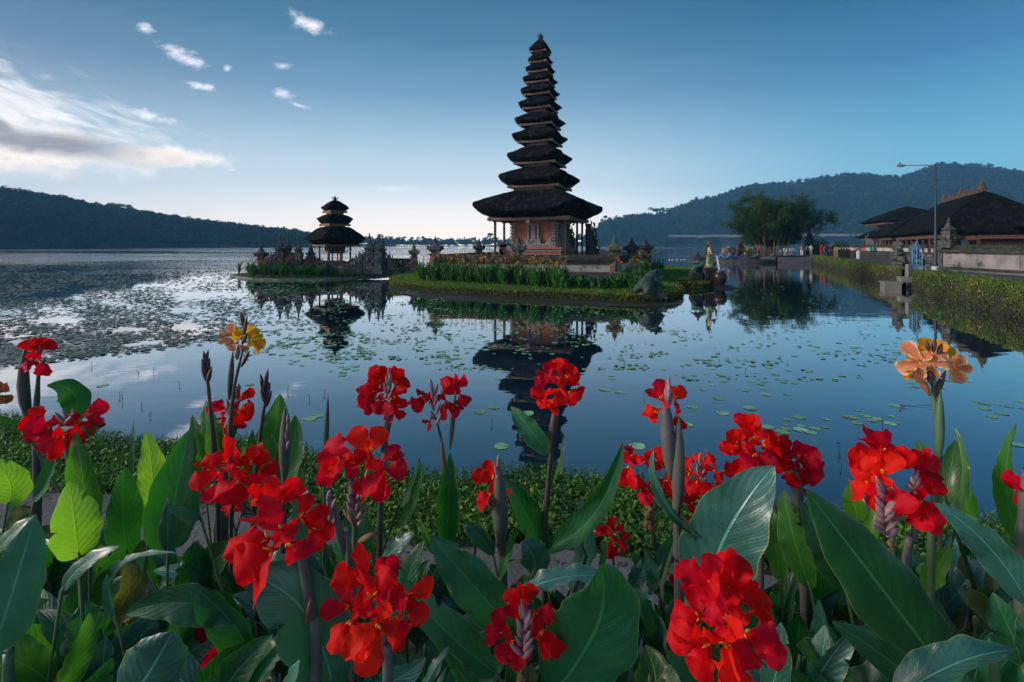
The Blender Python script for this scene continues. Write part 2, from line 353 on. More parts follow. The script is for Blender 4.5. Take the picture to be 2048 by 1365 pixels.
ridge_tree(1313, 437, 1075, 27, 15, 'lone umbrella shaped tree standing high on the ridge above the shore', True)
ridge_tree(1213, 470, 960, 38, 9, 'tall slender tree beside the gap right of the big temple roof')
ridge_tree(1185, 473, 955, 20, 8, 'small round tree on the shore next to the slender one')
ridge_tree(948, 488, 800, 11, 6, 'feathery tree on the far shore left of the big temple')
ridge_tree(982, 486, 800, 16, 9, 'wide tree on the far shore touching the big temple posts')
ridge_tree(862, 489, 790, 9, 5, 'low round tree on the distant shore between the two temples')
ridge_tree(238, 430, 450, 12, 9, 'broad crowned tree breaking the skyline of the long left hill', True)
# road along the foot of the eastern hill
mb = MB(); wht = mat('rail_white', (.22, .19, .18), .9, spec=.1)
pts = [RH(px, .02) for px in range(1335, 2150, 12)]
for i in range(len(pts) - 1):
    a, b = pts[i], pts[i + 1]; z = 15.2 + .3 * math.sin(i)
    mb.bar((a[0], a[1] - 4, z + 2.6), (b[0], b[1] - 4, z + 2.6), .8, 3.6 if i % 5 else 4.8)
tag(mb.build('shore_road_wall', wht), 'long pale guard wall of the road along the foot of the wooded hill', 'wall')
# ---------------------------------------------------------------- islands
grassm = mat('lawn_blades', (.09, .21, .015), .8, (.15, .28, .02), 1.2, tone=True, transl=.3)
mossm = mat('edge_herbs', (.06, .12, .015), .8, (.15, .15, .02), 1.0, tone=True, transl=.25)
soilm = mat('soil', (.022, .018, .014), .95, (.035, .03, .02), 3, bump=.6)
lawnm = mat('lawn_ground', (.04, .08, .012), .95, (.06, .10, .015), 1.5, bump=.4, bscale=40)
stone = mat('dark_stone', (.075, .07, .07), .9, (.13, .125, .125), 3, bump=.7, bscale=22, c3=(.045, .06, .03), c3s=2)
stone2 = mat('black_stone', (.03, .03, .032), .9, (.055, .055, .055), 3, bump=.7, bscale=22)
stonel = mat('pale_stone', (.20, .18, .18), .85, (.30, .27, .265), 3, bump=.5, bscale=25, c3=(.14, .13, .12), c3s=3)
moss_stone = mat('mossy_ledge', (.06, .055, .05), .95, (.03, .03, .03), 4, bump=.8, bscale=18, c3=(.06, .085, .03), c3s=1.6)
redbrick = mat('red_brick_paint', (.42, .13, .09), .85, (.30, .10, .08), 5, bump=.4, bscale=30)
orangem = mat('orange_plaster', (.36, .115, .06), .85, (.26, .085, .05), 2.5)
cream = mat('cream_plaster', (.50, .45, .42), .85, (.42, .37, .35), 2, c3=(.2, .17, .16), c3s=2.2)
thatchm = mat('black_thatch', (.005, .005, .007), 1.0, (.014, .013, .016), 3.5, bump=1.0, bscale=26, stretch=(3, 3, .8), c3=(.035, .05, .045), c3s=1.1, spec=.08)
woodm = mat('dark_wood', (.045, .03, .022), .7, (.03, .02, .018), 6)
goldm = mat('gilded_carving', (.30, .18, .07), .5, (.14, .07, .03), 30, metal=.3)
pinkw = mat('carved_frieze', (.30, .18, .145), .8, (.16, .09, .07), 22, bump=.6, bscale=40)

def catmull(pts, k=6):
    n = len(pts); out = []
    for i in range(n):
        p0, p1, p2, p3 = (np.array(pts[(i + d) % n][:2], float) for d in (-1, 0, 1, 2))
        for j in range(k):
            t = j / k; out.append(.5 * ((2 * p1) + (-p0 + p2) * t + (2 * p0 - 5 * p1 + 4 * p2 - p3) * t * t + (-p0 + 3 * p1 - 3 * p2 + p3) * t ** 3))
    return np.array(out)
def area2(p): return float(np.sum(p[:, 0] * np.roll(p[:, 1], -1) - np.roll(p[:, 0], -1) * p[:, 1]))
def offset(p, d):
    t = np.roll(p, -1, 0) - np.roll(p, 1, 0); t /= np.linalg.norm(t, axis=1, keepdims=True) + 1e-9
    nrm = np.stack([-t[:, 1], t[:, 0]], 1); return p + nrm * d            # inwards for anticlockwise outlines
def inside(p, q):
    x, y = q[:, 0], q[:, 1]; r = np.zeros(len(q), bool); a = p; b = np.roll(p, -1, 0)
    for (x1, y1), (x2, y2) in zip(a, b):
        c = ((y1 > y) != (y2 > y)) & (x < (x2 - x1) * (y - y1) / (y2 - y1 + 1e-12) + x1); r ^= c
    return r
def edge_dist(p, q):
    d = np.full(len(q), 1e9); a = p; b = np.roll(p, -1, 0)
    for s, e in zip(a, b):
        v = e - s; t = np.clip(((q - s) @ v) / (v @ v + 1e-9), 0, 1)[:, None]; d = np.minimum(d, np.linalg.norm(q - (s + v * t), axis=1))
    return d
def island(name, pts, rings, top, mats, k=6):
    """rings: (inset, z, material)"""
    p = catmull(pts, k) if k > 1 else np.array([q[:2] for q in pts], float)
    if area2(p) < 0: p = p[::-1]
    n = len(p); V = []; Fq = []; mi = []
    for r, (d, z, m) in enumerate(rings):
        q = offset(p, d)
        for a in q: V.append((a[0], a[1], z + (noise.noise(Vector((a[0] * 1.3, a[1] * 1.3, r))) * .05 if .05 < z < .5 and k > 1 else 0)))
        if r:
            for i in range(n): Fq.append(((r - 1) * n + i, (r - 1) * n + (i + 1) % n, r * n + (i + 1) % n, r * n + i)); mi.append(m)
    me = bpy.data.meshes.new(name); m0 = (len(rings) - 1) * n
    me.from_pydata(V, [], Fq + [tuple(range(m0, m0 + n))]); mi.append(top)
    for mm in mats: me.materials.append(mm)
    me.polygons.foreach_set('material_index', mi); me.update(); tag(link(name, me), kind='structure'); return p
mainp = [G(783, 572), G(800, 578), G(830, 582), G(900, 588), G(1000, 593), G(1100, 597), G(1200, 602), G(1280, 605), G(1330, 604), G(1357, 597), G(1362, 586), G(1352, 577), G(1372, 577), G(1405, 578), G(1430, 571),
         G(1432, 562), G(1420, 551), (17, 42), (14, 50), (2, 52), (-5.5, 46), (-7.5, 36), G(786, 561)]
main_i = island('temple_island', mainp, [(-.15, -.5, 0), (0, .0, 0), (.03, .22, 0), (.16, .33, 1), (.55, .38, 1), (1.2, .42, 1)], 1, [soilm, lawnm])
def turf(outline, zedge, ztop, n, band, size=.05, name='lawn_grass', lab='short green grass covering the island lawn and its edge', side=.33):
    lo, hi = outline.min(0), outline.max(0); q = rng.random((n * 4, 2)) * (hi - lo) + lo; q = q[inside(outline, q)]; d = edge_dist(outline, q)
    q, d = q[(d < band)], d[(d < band)]; q, d = q[:n], d[:n]
    z = np.where(d < .16, .22 + d * .7, np.interp(d, [.16, .55, 1.2], [.33, .38, .42])) * (ztop / .42)
    top = np.column_stack([q, z + size * .6])
    # the hanging side of the edge
    m = int(n * side); i = rng.integers(0, len(outline), m); t = rng.random((m, 1)); s = outline[i] * (1 - t) + np.roll(outline, -1, 0)[i] * t
    sdp = np.column_stack([s + rng.normal(size=(m, 2)) * .05, rng.random(m) ** .8 * (.34 * ztop / .42)])
    a = link(name, leafmesh(name, top, size, size * .28, grassm, ldir=(0, 0, 1.4), lsp=.5)); tag(a, lab, 'grass', kind='stuff')
    b = link('bank_herbs', leafmesh('bank_herbs', sdp, size * .8, size * .45, mossm, ldir=(0, 0, -.3))); tag(b, 'dark creeping herbs hanging over the edge of ' + lab.split(' covering ')[-1], 'ground cover', kind='stuff')
    return q, d
turf(main_i, .3, .42, 56000, 3.6)
# yellow specks of flowers in the lawn edge
m = 260; i = rng.integers(0, len(main_i), m * 3); s = main_i[i] + rng.normal(size=(m * 3, 2)) * .16; s = s[s[:, 1] < 31][:m]
fy = mat('tiny_yellow_petals', (.75, .5, .02), .6, transl=.3)
tag(link('edge_blossoms', leafmesh('edge_blossoms', np.column_stack([s, .26 + rng.random(len(s)) * .14]), .028, .024, fy)), 'tiny yellow flowers dotted along the island edge', 'ground cover', kind='stuff')
# muddy shallows in front of the lawn
mud = [G(783, 573, .01), G(820, 590, .01), G(900, 600, .01), G(1000, 605, .01), G(1100, 609, .01), G(1200, 612, .01), G(1330, 612, .01), G(1360, 598, .01), (6, 27), (-3, 29)]
mp = catmull(mud, 6); flat('mud', [(a[0], a[1]) for a in mp], .006, mat('mud_film', (.045, .03, .018), .5, (.02, .03, .015), 3))
# second island under the small temple
sml = [G(460, 553), G(503, 560), G(560, 561), G(650, 560), G(740, 555), G(800, 550), G(815, 549), (-4.5, 47), (-12, 50), (-22, 47)]
smi = island('small_island', sml, [(0, -.5, 0), (0, .12, 0), (.14, .12, 0), (.14, .08, 1)], 1, [stonel, soilm], k=1)
turf(smi, .1, .2, 9000, 3.0, .05, lab='low weeds covering the small temple island', side=.15)

# ---------------------------------------------------------------- island walls with carved pillars
def flame(mb, base, out, up, r=.05, m=0, curl=1.0):
    b = Vector(base); o = Vector(out)
    mb.tube([b, b + o * .5 + Vector((0, 0, up * .15)), b + o + Vector((0, 0, up * .55)), b + o * (1 - .35 * curl) + Vector((0, 0, up))], [r, r * .95, r * .6, r * .12], 5, m)
def finial(name, label, group, x, y, z0, s=1.0, rz=0.0, post=True, mats=None, zb=.42):
    """square post with a flared crown, four upturned ears and a stepped spire"""
    t = thing(name, label, 'stone pillar', (x, y, zb), rz, group); z0 = z0 - zb
    if post:
        mb = MB(); mb.box((0, 0, z0 / 2), (.5 * s, .5 * s, z0), m=0); mb.box((0, 0, .12), (.66 * s, .66 * s, .24), m=1); mb.box((0, 0, z0 * .34), (.58 * s, .58 * s, .08), m=1)
        for a in range(4):
            c_, s_ = math.cos(a * math.pi / 2), math.sin(a * math.pi / 2); mb.lathe([(0, -.3), (.09 * s, -.26), (.13 * s, 0), (.09 * s, .22), (0, .34)], (c_ * .255 * s, s_ * .255 * s, z0 * .62), 8, 2)
        mb.build('post', [redbrick, stonel, stone], t)
    mb = MB(); mb.box((0, 0, z0 + .05), (.6 * s, .6 * s, .1), top=1.1); mb.box((0, 0, z0 + .14), (.42 * s, .42 * s, .1))
    mb.lathe([(.22 * s, z0 + .17), (.34 * s, z0 + .28), (.44 * s, z0 + .36), (.44 * s, z0 + .46), (.34 * s, z0 + .50), (.24 * s, z0 + .6), (.2 * s, z0 + .66), (.13 * s, z0 + .72), (.12 * s, z0 + .8), (.0, z0 + .82)], n=16, p=5)
    for a in range(4):
        q = a * math.pi / 2 + math.pi / 4; c_, s_ = math.cos(q), math.sin(q)
        mb.box((c_ * .47 * s, s_ * .47 * s, z0 + .42), (.16 * s, .16 * s, .22), rz=q); flame(mb, (c_ * .42 * s, s_ * .42 * s, z0 + .45), (c_ * .16 * s, s_ * .16 * s, 0), .26 * s, .05 * s)
        q += math.pi / 4; c_, s_ = math.cos(q), math.sin(q); flame(mb, (c_ * .36 * s, s_ * .36 * s, z0 + .46), (c_ * .04, s_ * .04, 0), .2 * s, .06 * s)
    mb.lathe([(.13 * s, z0 + .78), (.17 * s, z0 + .83), (.08 * s, z0 + .87), (.12 * s, z0 + .93), (.06 * s, z0 + .97), (.08 * s, z0 + 1.01), (.035 * s, z0 + 1.06), (.0, z0 + 1.24)], n=8)
    mb.jitter(.012, 14); mb.build('crown', mats or stone, t, smooth=False); return t
def temple_wall(label, a, b, z0=.42):
    a = Vector((*a, 0)); b = Vector((*b, 0)); d = (b - a); L = d.length; rz = math.atan2(d.y, d.x); t = thing('temple_wall', label, 'wall', (a.x, a.y, z0), rz, 'low walls round the main temple court'); mid = L / 2
    mb = MB(); mb.box((mid, 0, .1), (L, .62, .2)); mb.box((mid, 0, .31), (L, .54, .22)); mb.box((mid, 0, .47), (L, .58, .10)); mb.build('plinth', stone, t)
    mb = MB(); mb.box((mid, 0, .73), (L, .36, .42)); mb.build('panel', cream, t)
    mb = MB(); mb.box((mid, 0, .975), (L, .43, .07)); mb.box((mid, 0, .535), (L, .43, .03)); mb.build('stripe', redbrick, t)
    mb = MB(); mb.box((mid, 0, 1.06), (L, .56, .10)); mb.box((mid, 0, 1.16), (L, .66, .10)); mb.box((mid, 0, 1.31), (L, .74, .20), top=.92); mb.box((mid, 0, 1.45), (L, .60, .08), top=.8)
    mb.build('ledge', moss_stone, t); return t
WP = [(-4.62, 28.6), (.38, 27.9), (5.85, 27.1), (8.2, 32.5), (10.75, 38.0), (-2.5, 36.2), (4, 40)]
names = {0: 'left end of the front wall beside the canna bed', 1: 'middle of the front wall before the temple body', 2: 'mossy corner of the front wall'}
temple_wall('front wall section between the open lake end and the middle pillar', WP[0], WP[1]); temple_wall('front wall section with a white plaster panel reaching the mossy corner pillar', WP[1], WP[2])
temple_wall('side wall section behind the yellow cannas next to the corner pillar', WP[2], WP[3]); temple_wall('side wall section farthest along towards the open lake', WP[3], WP[4])
temple_wall('back wall on the lake side left of the big temple', WP[0], WP[5]); temple_wall('rear wall hidden behind the big temple', WP[5], (3.2, 42)); temple_wall('rear wall behind the right side of the temple', (3.2, 42), WP[4])
gp = 'carved pillars standing in the temple wall'
finial('wall_pillar', 'dark carved pillar at the left end of the front wall', gp, *WP[0], 1.86, 1.0, -.1)
finial('wall_pillar', 'dark carved pillar in the front wall before the orange temple body', gp, *WP[1], 1.86, 1.0, -.1)
finial('wall_pillar', 'mossy pillar with red post on the near corner of the wall', gp, *WP[2], 1.86, 1.05, -.1, mats=mat('mossy_crown', (.10, .10, .06), .9, (.16, .14, .09), 6, bump=.7))
finial('wall_pillar', 'black carved pillar midway along the receding side wall', gp, *WP[3], 1.86, 1.0, .4, mats=stone2)
finial('wall_pillar', 'black carved pillar at the far end of the side wall', gp, *WP[4], 1.86, 1.0, .4, mats=stone2)
finial('wall_pillar', 'small dark pillar on the lake side wall left of the big temple', gp, *WP[5], 1.86, .95, -.1, mats=stone2)

# ---------------------------------------------------------------- thatched roofs
def thatch(a, zt, h, lift, drop, inner=.42, n=72, p=7, rf=0.0, seed=0):
    mb = MB(); prof = []
    for k in range(9):
        t_ = k / 8; prof.append((inner + (1 - inner) * t_ if inner else t_ * .999 + .001, h * (1 - t_ ** (1.32 if inner > .2 else 1.5)), t_ ** 2))
    prof += [(1.004, -.03 * h - .01, .95), (.95, -.12 * h - .03, .7), (.86, -drop * .6, .3), (.76, -drop * .92, .08), (.70, -drop * 1.02, 0)]
    rm = 2 ** (.5 - 1 / p); vs = []; fs = []; K = len(prof)
    for i, (f, z, l) in enumerate(prof):
        for j in range(n):
            q = 2 * math.pi * j / n + math.pi / 4; cx, cy = math.cos(q), math.sin(q); pp = p if i > 1 else p * .8
            e = 1 / (abs(cx) ** pp + abs(cy) ** pp) ** (1 / pp); cf = max(0, (e - 1) / (rm - 1)) ** 1.6
            r = a * f * e; zz = zt + z + lift * 1.5 * cf * l - .05 * h * (1 - cf) * l
            nz = noise.noise(Vector((cx * r * 1.6 + seed, cy * r * 1.6, zz * 2))) * .035 * a ** .5 + noise.noise(Vector((cx * 9 + seed * 3, cy * 9, i * .8))) * .018
            if i in (8, 9): nz += random.uniform(-.02, .02)
            vs.append((cx * r * (1 + nz / max(r, .2)), cy * r * (1 + nz / max(r, .2)), zz + nz * .6))
    for i in range(K - 1):
        for j in range(n): fs.append((i * n + j, i * n + (j + 1) % n, (i + 1) * n + (j + 1) % n, (i + 1) * n + j))
    fs.append(tuple(range(n))[::-1]); mb.add(vs, fs)
    # straw ends along the eave
    rim = vs[9 * n:10 * n]
    for j in range(n * 3):
        k = j // 3; tt = (j % 3) / 3; A = Vector(rim[k]); B = Vector(rim[(k + 1) % n]); c = A.lerp(B, tt); d_ = (B - A).normalized() * .02
        L_ = random.uniform(.03, .09) * min(1, a / 1.5); o_ = Vector((c.x, c.y, 0)).normalized() * L_ * .3
        mb.add([c - d_, c + d_, c + o_ + Vector((0, 0, -L_))], [(0, 1, 2)])
    return mb
def frieze(mb, hw, z, h, m=0, n=None):
    """carved ring beam with hanging teeth"""
    for s in (-1, 1):
        mb.box((0, s * hw, z), (hw * 2 + .06, .07, h), m=m); mb.box((s * hw, 0, z), (.07, hw * 2 - .08, h), m=m)
        mb.box((0, s * (hw + .03), z + h * .42), (hw * 2 + .14, .06, h * .22), m=m); mb.box((s * (hw + .03), 0, z + h * .42), (.06, hw * 2 - .02, h * .22), m=m)
    k = n or max(6, int(hw * 2 / .14))
    for i in range(k):
        q = -hw + (i + .5) * 2 * hw / k
        for s in (-1, 1):
            mb.box((q, s * (hw + .012), z - h * .62), (hw / k * 1.1, .04, h * .34), m=m); mb.box((s * (hw + .012), q, z - h * .62), (.04, hw / k * 1.1, h * .34), m=m)
    for sx in (-1, 1):
        for sy in (-1, 1): mb.box((sx * (hw + .02), sy * (hw + .02), z - h * .2), (.16, .16, h * 1.3), m=m)
MX, MY, MROT = 1.98, 33.0, math.radians(-21); zM = .45
meru = thing('pagoda_temple', 'tall black eleven roofed thatched pagoda on the main island', 'temple', (MX, MY, zM), MROT)
Zy = lambda y, Y=MY: H + (HY - y) / F * Y - zM
tiers = [(102, 45, .78, .13), (124, 50.5, .46, .12), (143, 60, .44, .15), (164, 70, .52, .17), (188, 79, .58, .18), (215, 87, .64, .2), (247, 103, .66, .24), (280, 112, .70, .27), (320, 132, .84, .34), (364, 165, .95, .42), (425, 262, 1.38, .50)]
prev = None
for i, (ye, wpx, h, drop) in enumerate(tiers):
    R = wpx * .0195; a = R / math.sqrt(2) * 1.07; z = Zy(ye)
    rf = thatch(a, z, h, .10 * a if i else .03, drop, inner=.12 if i == 0 else .42, seed=i * 3.1).build('roof', thatchm, meru, smooth=True)
    mb = MB(); frieze(mb, a * .70, z - drop - .03, .09 + .05 * a / 3, 0); mb.build('frieze', pinkw, rf)
    if i < 10:
        zn = Zy(tiers[i + 1][0]) + tiers[i + 1][2]; hw = a * .70 * .82 if i > 4 else a * .62; hw = min(hw, tiers[i + 1][1] * .0184 / 1.414 * .43)
        mb = MB(); mb.box((0, 0, (z - drop + zn) / 2 - .12), (hw * 2, hw * 2, max(.1, z - drop - zn) + .25), m=0)
        for s in (-1, 1):
            for s2 in (-1, 1): mb.box((s * hw, s2 * hw, (z - drop + zn) / 2 - .1), (.09, .09, max(.1, z - drop - zn) + .3), m=1)
        mb.build('storey', [mat('red_gold_panel', (.13, .06, .055), .7, (.20, .13, .10), 9, bump=.5, bscale=20), woodm], meru)
mb = MB(); zt = Zy(102) + .72; mb.lathe([(.16, zt - .06), (.2, zt), (.1, zt + .06), (.19, zt + .16), (.2, zt + .24), (.08, zt + .32), (.12, zt + .36), (.03, zt + .42), (0, zt + .62)], n=10)
for a_ in range(6): q = a_ * 1.047; flame(mb, (math.cos(q) * .12, math.sin(q) * .12, zt + .22), (math.cos(q) * .1, math.sin(q) * .1, 0), .24, .03)
mb.build('finial', stone2, meru)
# body: plinth, orange walls with carved panels, posts, eave beams
zb = lambda z: z - zM
mb = MB(); mb.box((0, 0, zb(.85)), (5.9, 5.9, .8)); mb.build('platform', stone, meru)
mb = MB()
for z, hw, h, m in ((1.40, 2.15, .3, 0), (1.62, 2.05, .14, 1), (1.78, 2.12, .12, 0), (1.95, 1.98, .2, 1), (2.12, 2.06, .12, 0), (2.27, 2.14, .12, 1)): mb.box((0, 0, zb(z)), (hw * 2, hw * 2, h), m=m)
mb.jitter(.0, 3); mb.build('plinth', [stonel, redbrick], meru)
body = MB().box((0, 0, zb(3.25)), (3.0, 3.0, 1.9)).build('wall', orangem, meru)
def relief(mb, w_, z0, z1, seed):
    """stepped stone carving for one face in local x,z at y=0, outwards = -y"""
    r = random.Random(seed); hw = w_ / 2
    mb.box((0, -.08, z0 + .12), (w_, .2, .24)); mb.box((0, -.13, z0 + .16), (w_ * .9, .2, .1))
    for s in (-1, 1):
        for k in range(7): z = z0 + .25 + k * (z1 - z0 - .3) / 7; mb.box((s * (hw - .13), -.09, z + .06), (.30 - (k % 2) * .07, .2, .12)); mb.lathe([(.0, -.05), (.05, 0), (0, .05)], (s * (hw - .13), -.2, z + .06), 6)
        for k in range(4): mb.box((s * (hw - .36 - k * .12), -.09, z0 + .42 - k * .09), (.13, .16, .42 - k * .10)); flame(mb, (s * (hw - .36 - k * .12), -.12, z0 + .6 - k * .13), (s * .05, -.04, 0), .13, .04)
        mb.box((s * .34, -.08, z0 + .85), (.12, .16, 1.2)); mb.box((s * .34, -.1, z0 + 1.42), (.2, .18, .1)); mb.box((s * .42, -.1, z0 + .36), (.2, .2, .3)); flame(mb, (s * .46, -.14, z0 + .5), (s * .1, 0, 0), .24, .05); flame(mb, (s * .40, -.1, z0 + 1.3), (s * .12, 0, 0), .24, .04)
    mb.box((0, -.06, z0 + .32), (.9, .14, .3)); mb.box((0, -.06, z0 + 1.0), (.30, .12, .9)); mb.box((0, -.08, z0 + .48), (.52, .14, .12)); mb.box((0, -.08, z0 + 1.5), (.8, .14, .1))
    for k in range(16): mb.lathe([(0, -.045), (.05, 0), (0, .045)], (r.uniform(-.12, .12), -.125, z0 + r.uniform(.6, 1.4)), 5)
    for k in range(9): flame(mb, (r.uniform(-.8, .8), -.15, z0 + r.uniform(.1, .42)), (r.uniform(-.08, .08), -.04, 0), .14, .045)
for f in range(4):
    mb = MB(); relief(mb, 3.1, 0, 1.75, f); fo = mb.build('carved_panel', stonel, meru); q = f * math.pi / 2
    fo.location = (1.5 * math.sin(q), -1.5 * math.cos(q), zb(2.33)); fo.rotation_euler = (0, 0, q)
for sx in (-1, -.33, .33, 1):
    for sy in (-1, -.33, .33, 1):
        if abs(sx) < 1 and abs(sy) < 1 or (abs(sx) < 1 and sy == -1) or (abs(sy) < 1 and sx == 1 and sy < 0): continue
        mb = MB(); x_, y_ = sx * 2.4, sy * 2.4; mb.box((x_, y_, zb(2.72)), (.13, .13, 2.94)); mb.box((x_, y_, zb(1.36)), (.3, .3, .22), top=.7); mb.box((x_, y_, zb(4.05)), (.22, .22, .1)); mb.build('post', woodm, meru)
mb = MB()
for s in (-1, 1): mb.box((0, s * 2.4, zb(4.16)), (4.95, .16, .13)); mb.box((s * 2.4, 0, zb(4.16)), (.16, 4.6, .13))
mb.box((-1.98, 0, zb(2.55)), (.7, 4.2, .08)); mb.box((-2.2, 1.2, zb(1.9)), (.08, 2.2, 1.2)); mb.box((-2.2, -1.5, zb(1.95)), (.06, 1.3, 1.1))
mb.build('eave_beam', woodm, meru)
mb = MB(); frieze(mb, 2.62, zb(4.22), .2); mb.box((0, -2.7, zb(4.02)), (.22, .08, .26), top=1.3); mb.build('frieze', mat('pale_frieze', (.42, .33, .25), .8, (.2, .14, .1), 16, bump=.5), meru)

# ---------------------------------------------------------------- small three roofed shrine
SX, SY, zS = -14.16, 38.0, .3
shr = thing('shrine_temple', 'small three roofed thatched shrine on the flower covered islet', 'temple', (SX, SY, zS), math.radians(45))
Zs = lambda y: H + (HY - y) / F * SY - zS
for i, (ye, wpx, h, drop) in enumerate([(417, 56, .64, .24), (439.5, 73, .42, .38), (478.5, 122, .96, .46)]):
    a = wpx * .0214 / math.sqrt(2) * 1.04; z = Zs(ye)
    rf = thatch(a, z, h, .05, drop, inner=.06 if i == 0 else .46, p=6, seed=40 + i).build('roof', thatchm, shr, smooth=True)
    mb = MB(); frieze(mb, a * .69, z - drop - .04, .12); mb.build('frieze', goldm, rf)
    if i < 2:
        hw = .44 if i == 0 else .54; zn = Zs((439.5, 478.5)[i]) + (.42, .96)[i] - .1; top = z - drop
        mb = MB()
        for s in (-1, 1):
            for s2 in (-1, 1): mb.box((s * hw, s2 * hw, (zn + top) / 2), (.09, .09, top - zn + .2), m=1)
            mb.box((0, s * hw, zn + .14), (hw * 2 - .1, .05, .22)); mb.box((s * hw, 0, zn + .14), (.05, hw * 2 - .1, .22))
        mb.box((0, 0, (zn + top) / 2), (.16, .16, top - zn + .2), m=1); mb.build('storey', [goldm, woodm], shr)
mb = MB(); zt = Zs(401) - .03; mb.lathe([(.13, zt - .05), (.2, zt), (.1, zt + .06), (.15, zt + .14), (.06, zt + .2), (.1, zt + .26), (.03, zt + .3), (0, zt + .52)], n=10)
for a_ in range(4): q = a_ * 1.57 + .78; flame(mb, (math.cos(q) * .1, math.sin(q) * .1, zt + .1), (math.cos(q) * .14, math.sin(q) * .14, 0), .26, .04)
mb.build('finial', stone2, shr)
mb = MB(); mb.box((0, 0, .35), (2.9, 2.9, .7)); mb.box((0, 0, .76), (2.7, 2.7, .12)); mb.build('platform', stone, shr)
for sx in (-1, 1):
    for sy in (-1, 1): MB().box((sx * .87, sy * .87, 1.5), (.1, .1, 1.5)).box((sx * .87, sy * .87, .92), (.2, .2, .2), top=.6).build('post', woodm, shr)
mb = MB(); mb.box((0, 0, 1.95), (1.15, 1.15, .62)); 
for s in (-1, 1):
    for k in range(4): mb.box((-.42 + k * .28, s * .59, 1.95), (.2, .05, .5), m=1); mb.box((s * .59, -.42 + k * .28, 1.95), (.05, .2, .5), m=1)
mb.build('altar_box', [mat('ochre_wood', (.22, .11, .04), .7, (.35, .2, .07), 12), woodm], shr)
mb = MB(); mb.box((0, 0, 1.6), (1.3, 1.3, .07)); mb.box((0, 0, 1.54), (1.0, 1.0, .07)); 
for s in (-1, 1):
    for s2 in (-1, 1): flame(mb, (s * .6, s2 * .6, 1.6), (s * .14, s2 * .14, 0), .3, .05); mb.box((s * .4, s2 * .4, 1.2), (.09, .09, .66))
mb.build('altar_base', goldm, shr)

# ---------------------------------------------------------------- split gates and stone spires
def spire(name, label, x, y, h, w_, zb_=.3, rz=0, seed=0, wing=0, group=None, m=None, d=None):
    r = random.Random(seed); t = thing(name, label, 'stone spire', (x, y, zb_), rz, group); d = d or w_ * .8
    mb = MB(); k = 9; z = 0
    for i in range(k):
        f = i / (k - 1); ww = w_ * (1.0, .76, .84, .7, .74, .52, .38, .26, .15)[i]; hh = h * (.10, .18, .07, .13, .08, .1, .1, .09, .07)[i]
        mb.box((0, 0, z + hh / 2), (ww, d * ww / w_, hh), top=(.94 if i % 2 else 1.06)); z += hh
        if i in (2, 5):
            for sx in (-1, 1):
                for sy in (-1, 1): flame(mb, (sx * ww * .46, sy * d * ww / w_ * .46, z - hh * .3), (sx * w_ * .09, sy * w_ * .06, 0), h * .07, w_ * .075)
                flame(mb, (sx * ww * .5, 0, z - hh * .6), (sx * w_ * .11, 0, 0), h * .07, w_ * .09)
            flame(mb, (0, -d * ww / w_ * .5, z - hh * .6), (0, -w_ * .12, 0), h * .10, w_ * .1)
    mb.lathe([(w_ * .09, z), (w_ * .11, z + h * .02), (w_ * .04, z + h * .04), (w_ * .07, z + h * .06), (0, z + h * .13)], n=6)
    [mb.blob((r.uniform(-.4, .4) * w_ * (1 - q / 22), r.choice((-1, 1)) * d * .36 * (1 - q / 24), h * (.12 + q * .042)), w_ * r.uniform(.09, .17), amp=.4, seed=q, sub=1) for q in range(16)]
    mb.jitter(w_ * .05, 5 / w_); mb.build('shaft', m or stone, t)
    if wing:
        mb = MB()
        for i in range(6):
            ww = w_ * (.9 - i * .04); hh = h * (.5 - .085 * i); cx = wing * (w_ * .5 + (i + .5) * w_ * .28); mb.box((cx, 0, hh / 2), (w_ * .28, d * .6, hh)); 
            flame(mb, (cx, 0, hh * .94), (wing * w_ * .13, 0, 0), h * .12, w_ * .09); flame(mb, (cx, -d * .3, hh * .6), (wing * w_ * .1, -w_ * .1, 0), h * .1, w_ * .08)
        mb.jitter(w_ * .03, 6 / w_); mb.build('wing', m or stone, t)
    for k_ in range(3):
        pass
    return t
def SP(px, ytop, ybase, Y, wpx, label, group='stone gate spires of the small islet', zb_=.3, **k):
    X = (px - 1024) / F * Y; h = (HY - ytop) / F * Y + H - zb_; return spire('gate_spire', label, X, Y, h, wpx / F * Y, zb_, group=group, **k)
dst = mat('gate_stone', (.05, .048, .046), .95, (.12, .115, .115), 4, bump=.8, bscale=16, c3=(.05, .045, .04), c3s=3)
pst = mat('lichen_stone', (.13, .13, .135), .95, (.06, .06, .06), 3.5, bump=.8, bscale=16, c3=(.2, .2, .21), c3s=4)
SP(560, 471, 0, 36.2, 24, 'leftmost dark stone gate spire behind the red cannas', m=dst, seed=1, wing=-1)
SP(575.5, 471, 0, 36.6, 22, 'middle dark stone gate spire left of the small shrine', m=dst, seed=2)
SP(597, 473, 0, 36.2, 20, 'dark stone gate spire with a short shoulder nearest the small shrine', m=dst, seed=3, wing=-1)
SP(622, 487, 0, 37.0, 22, 'low broken topped stone gate half beside the shrine eave', m=dst, seed=4, wing=1)
SP(739, 469, 0, 36.2, 26, 'tall grey lichen spire right of the shrine with a long left wing', m=pst, seed=5, wing=-1)
SP(757, 470, 0, 35.8, 20, 'grey lichen spire in the middle of the right hand gate', m=pst, seed=6)
SP(765.5, 472, 0, 36.2, 19, 'grey lichen spire with stepped wing sloping down to the wall', m=pst, seed=7, wing=1)
SP(750, 480, 0, 37.2, 24, 'shorter grey stone spire wedged behind the right gate', m=pst, seed=8)
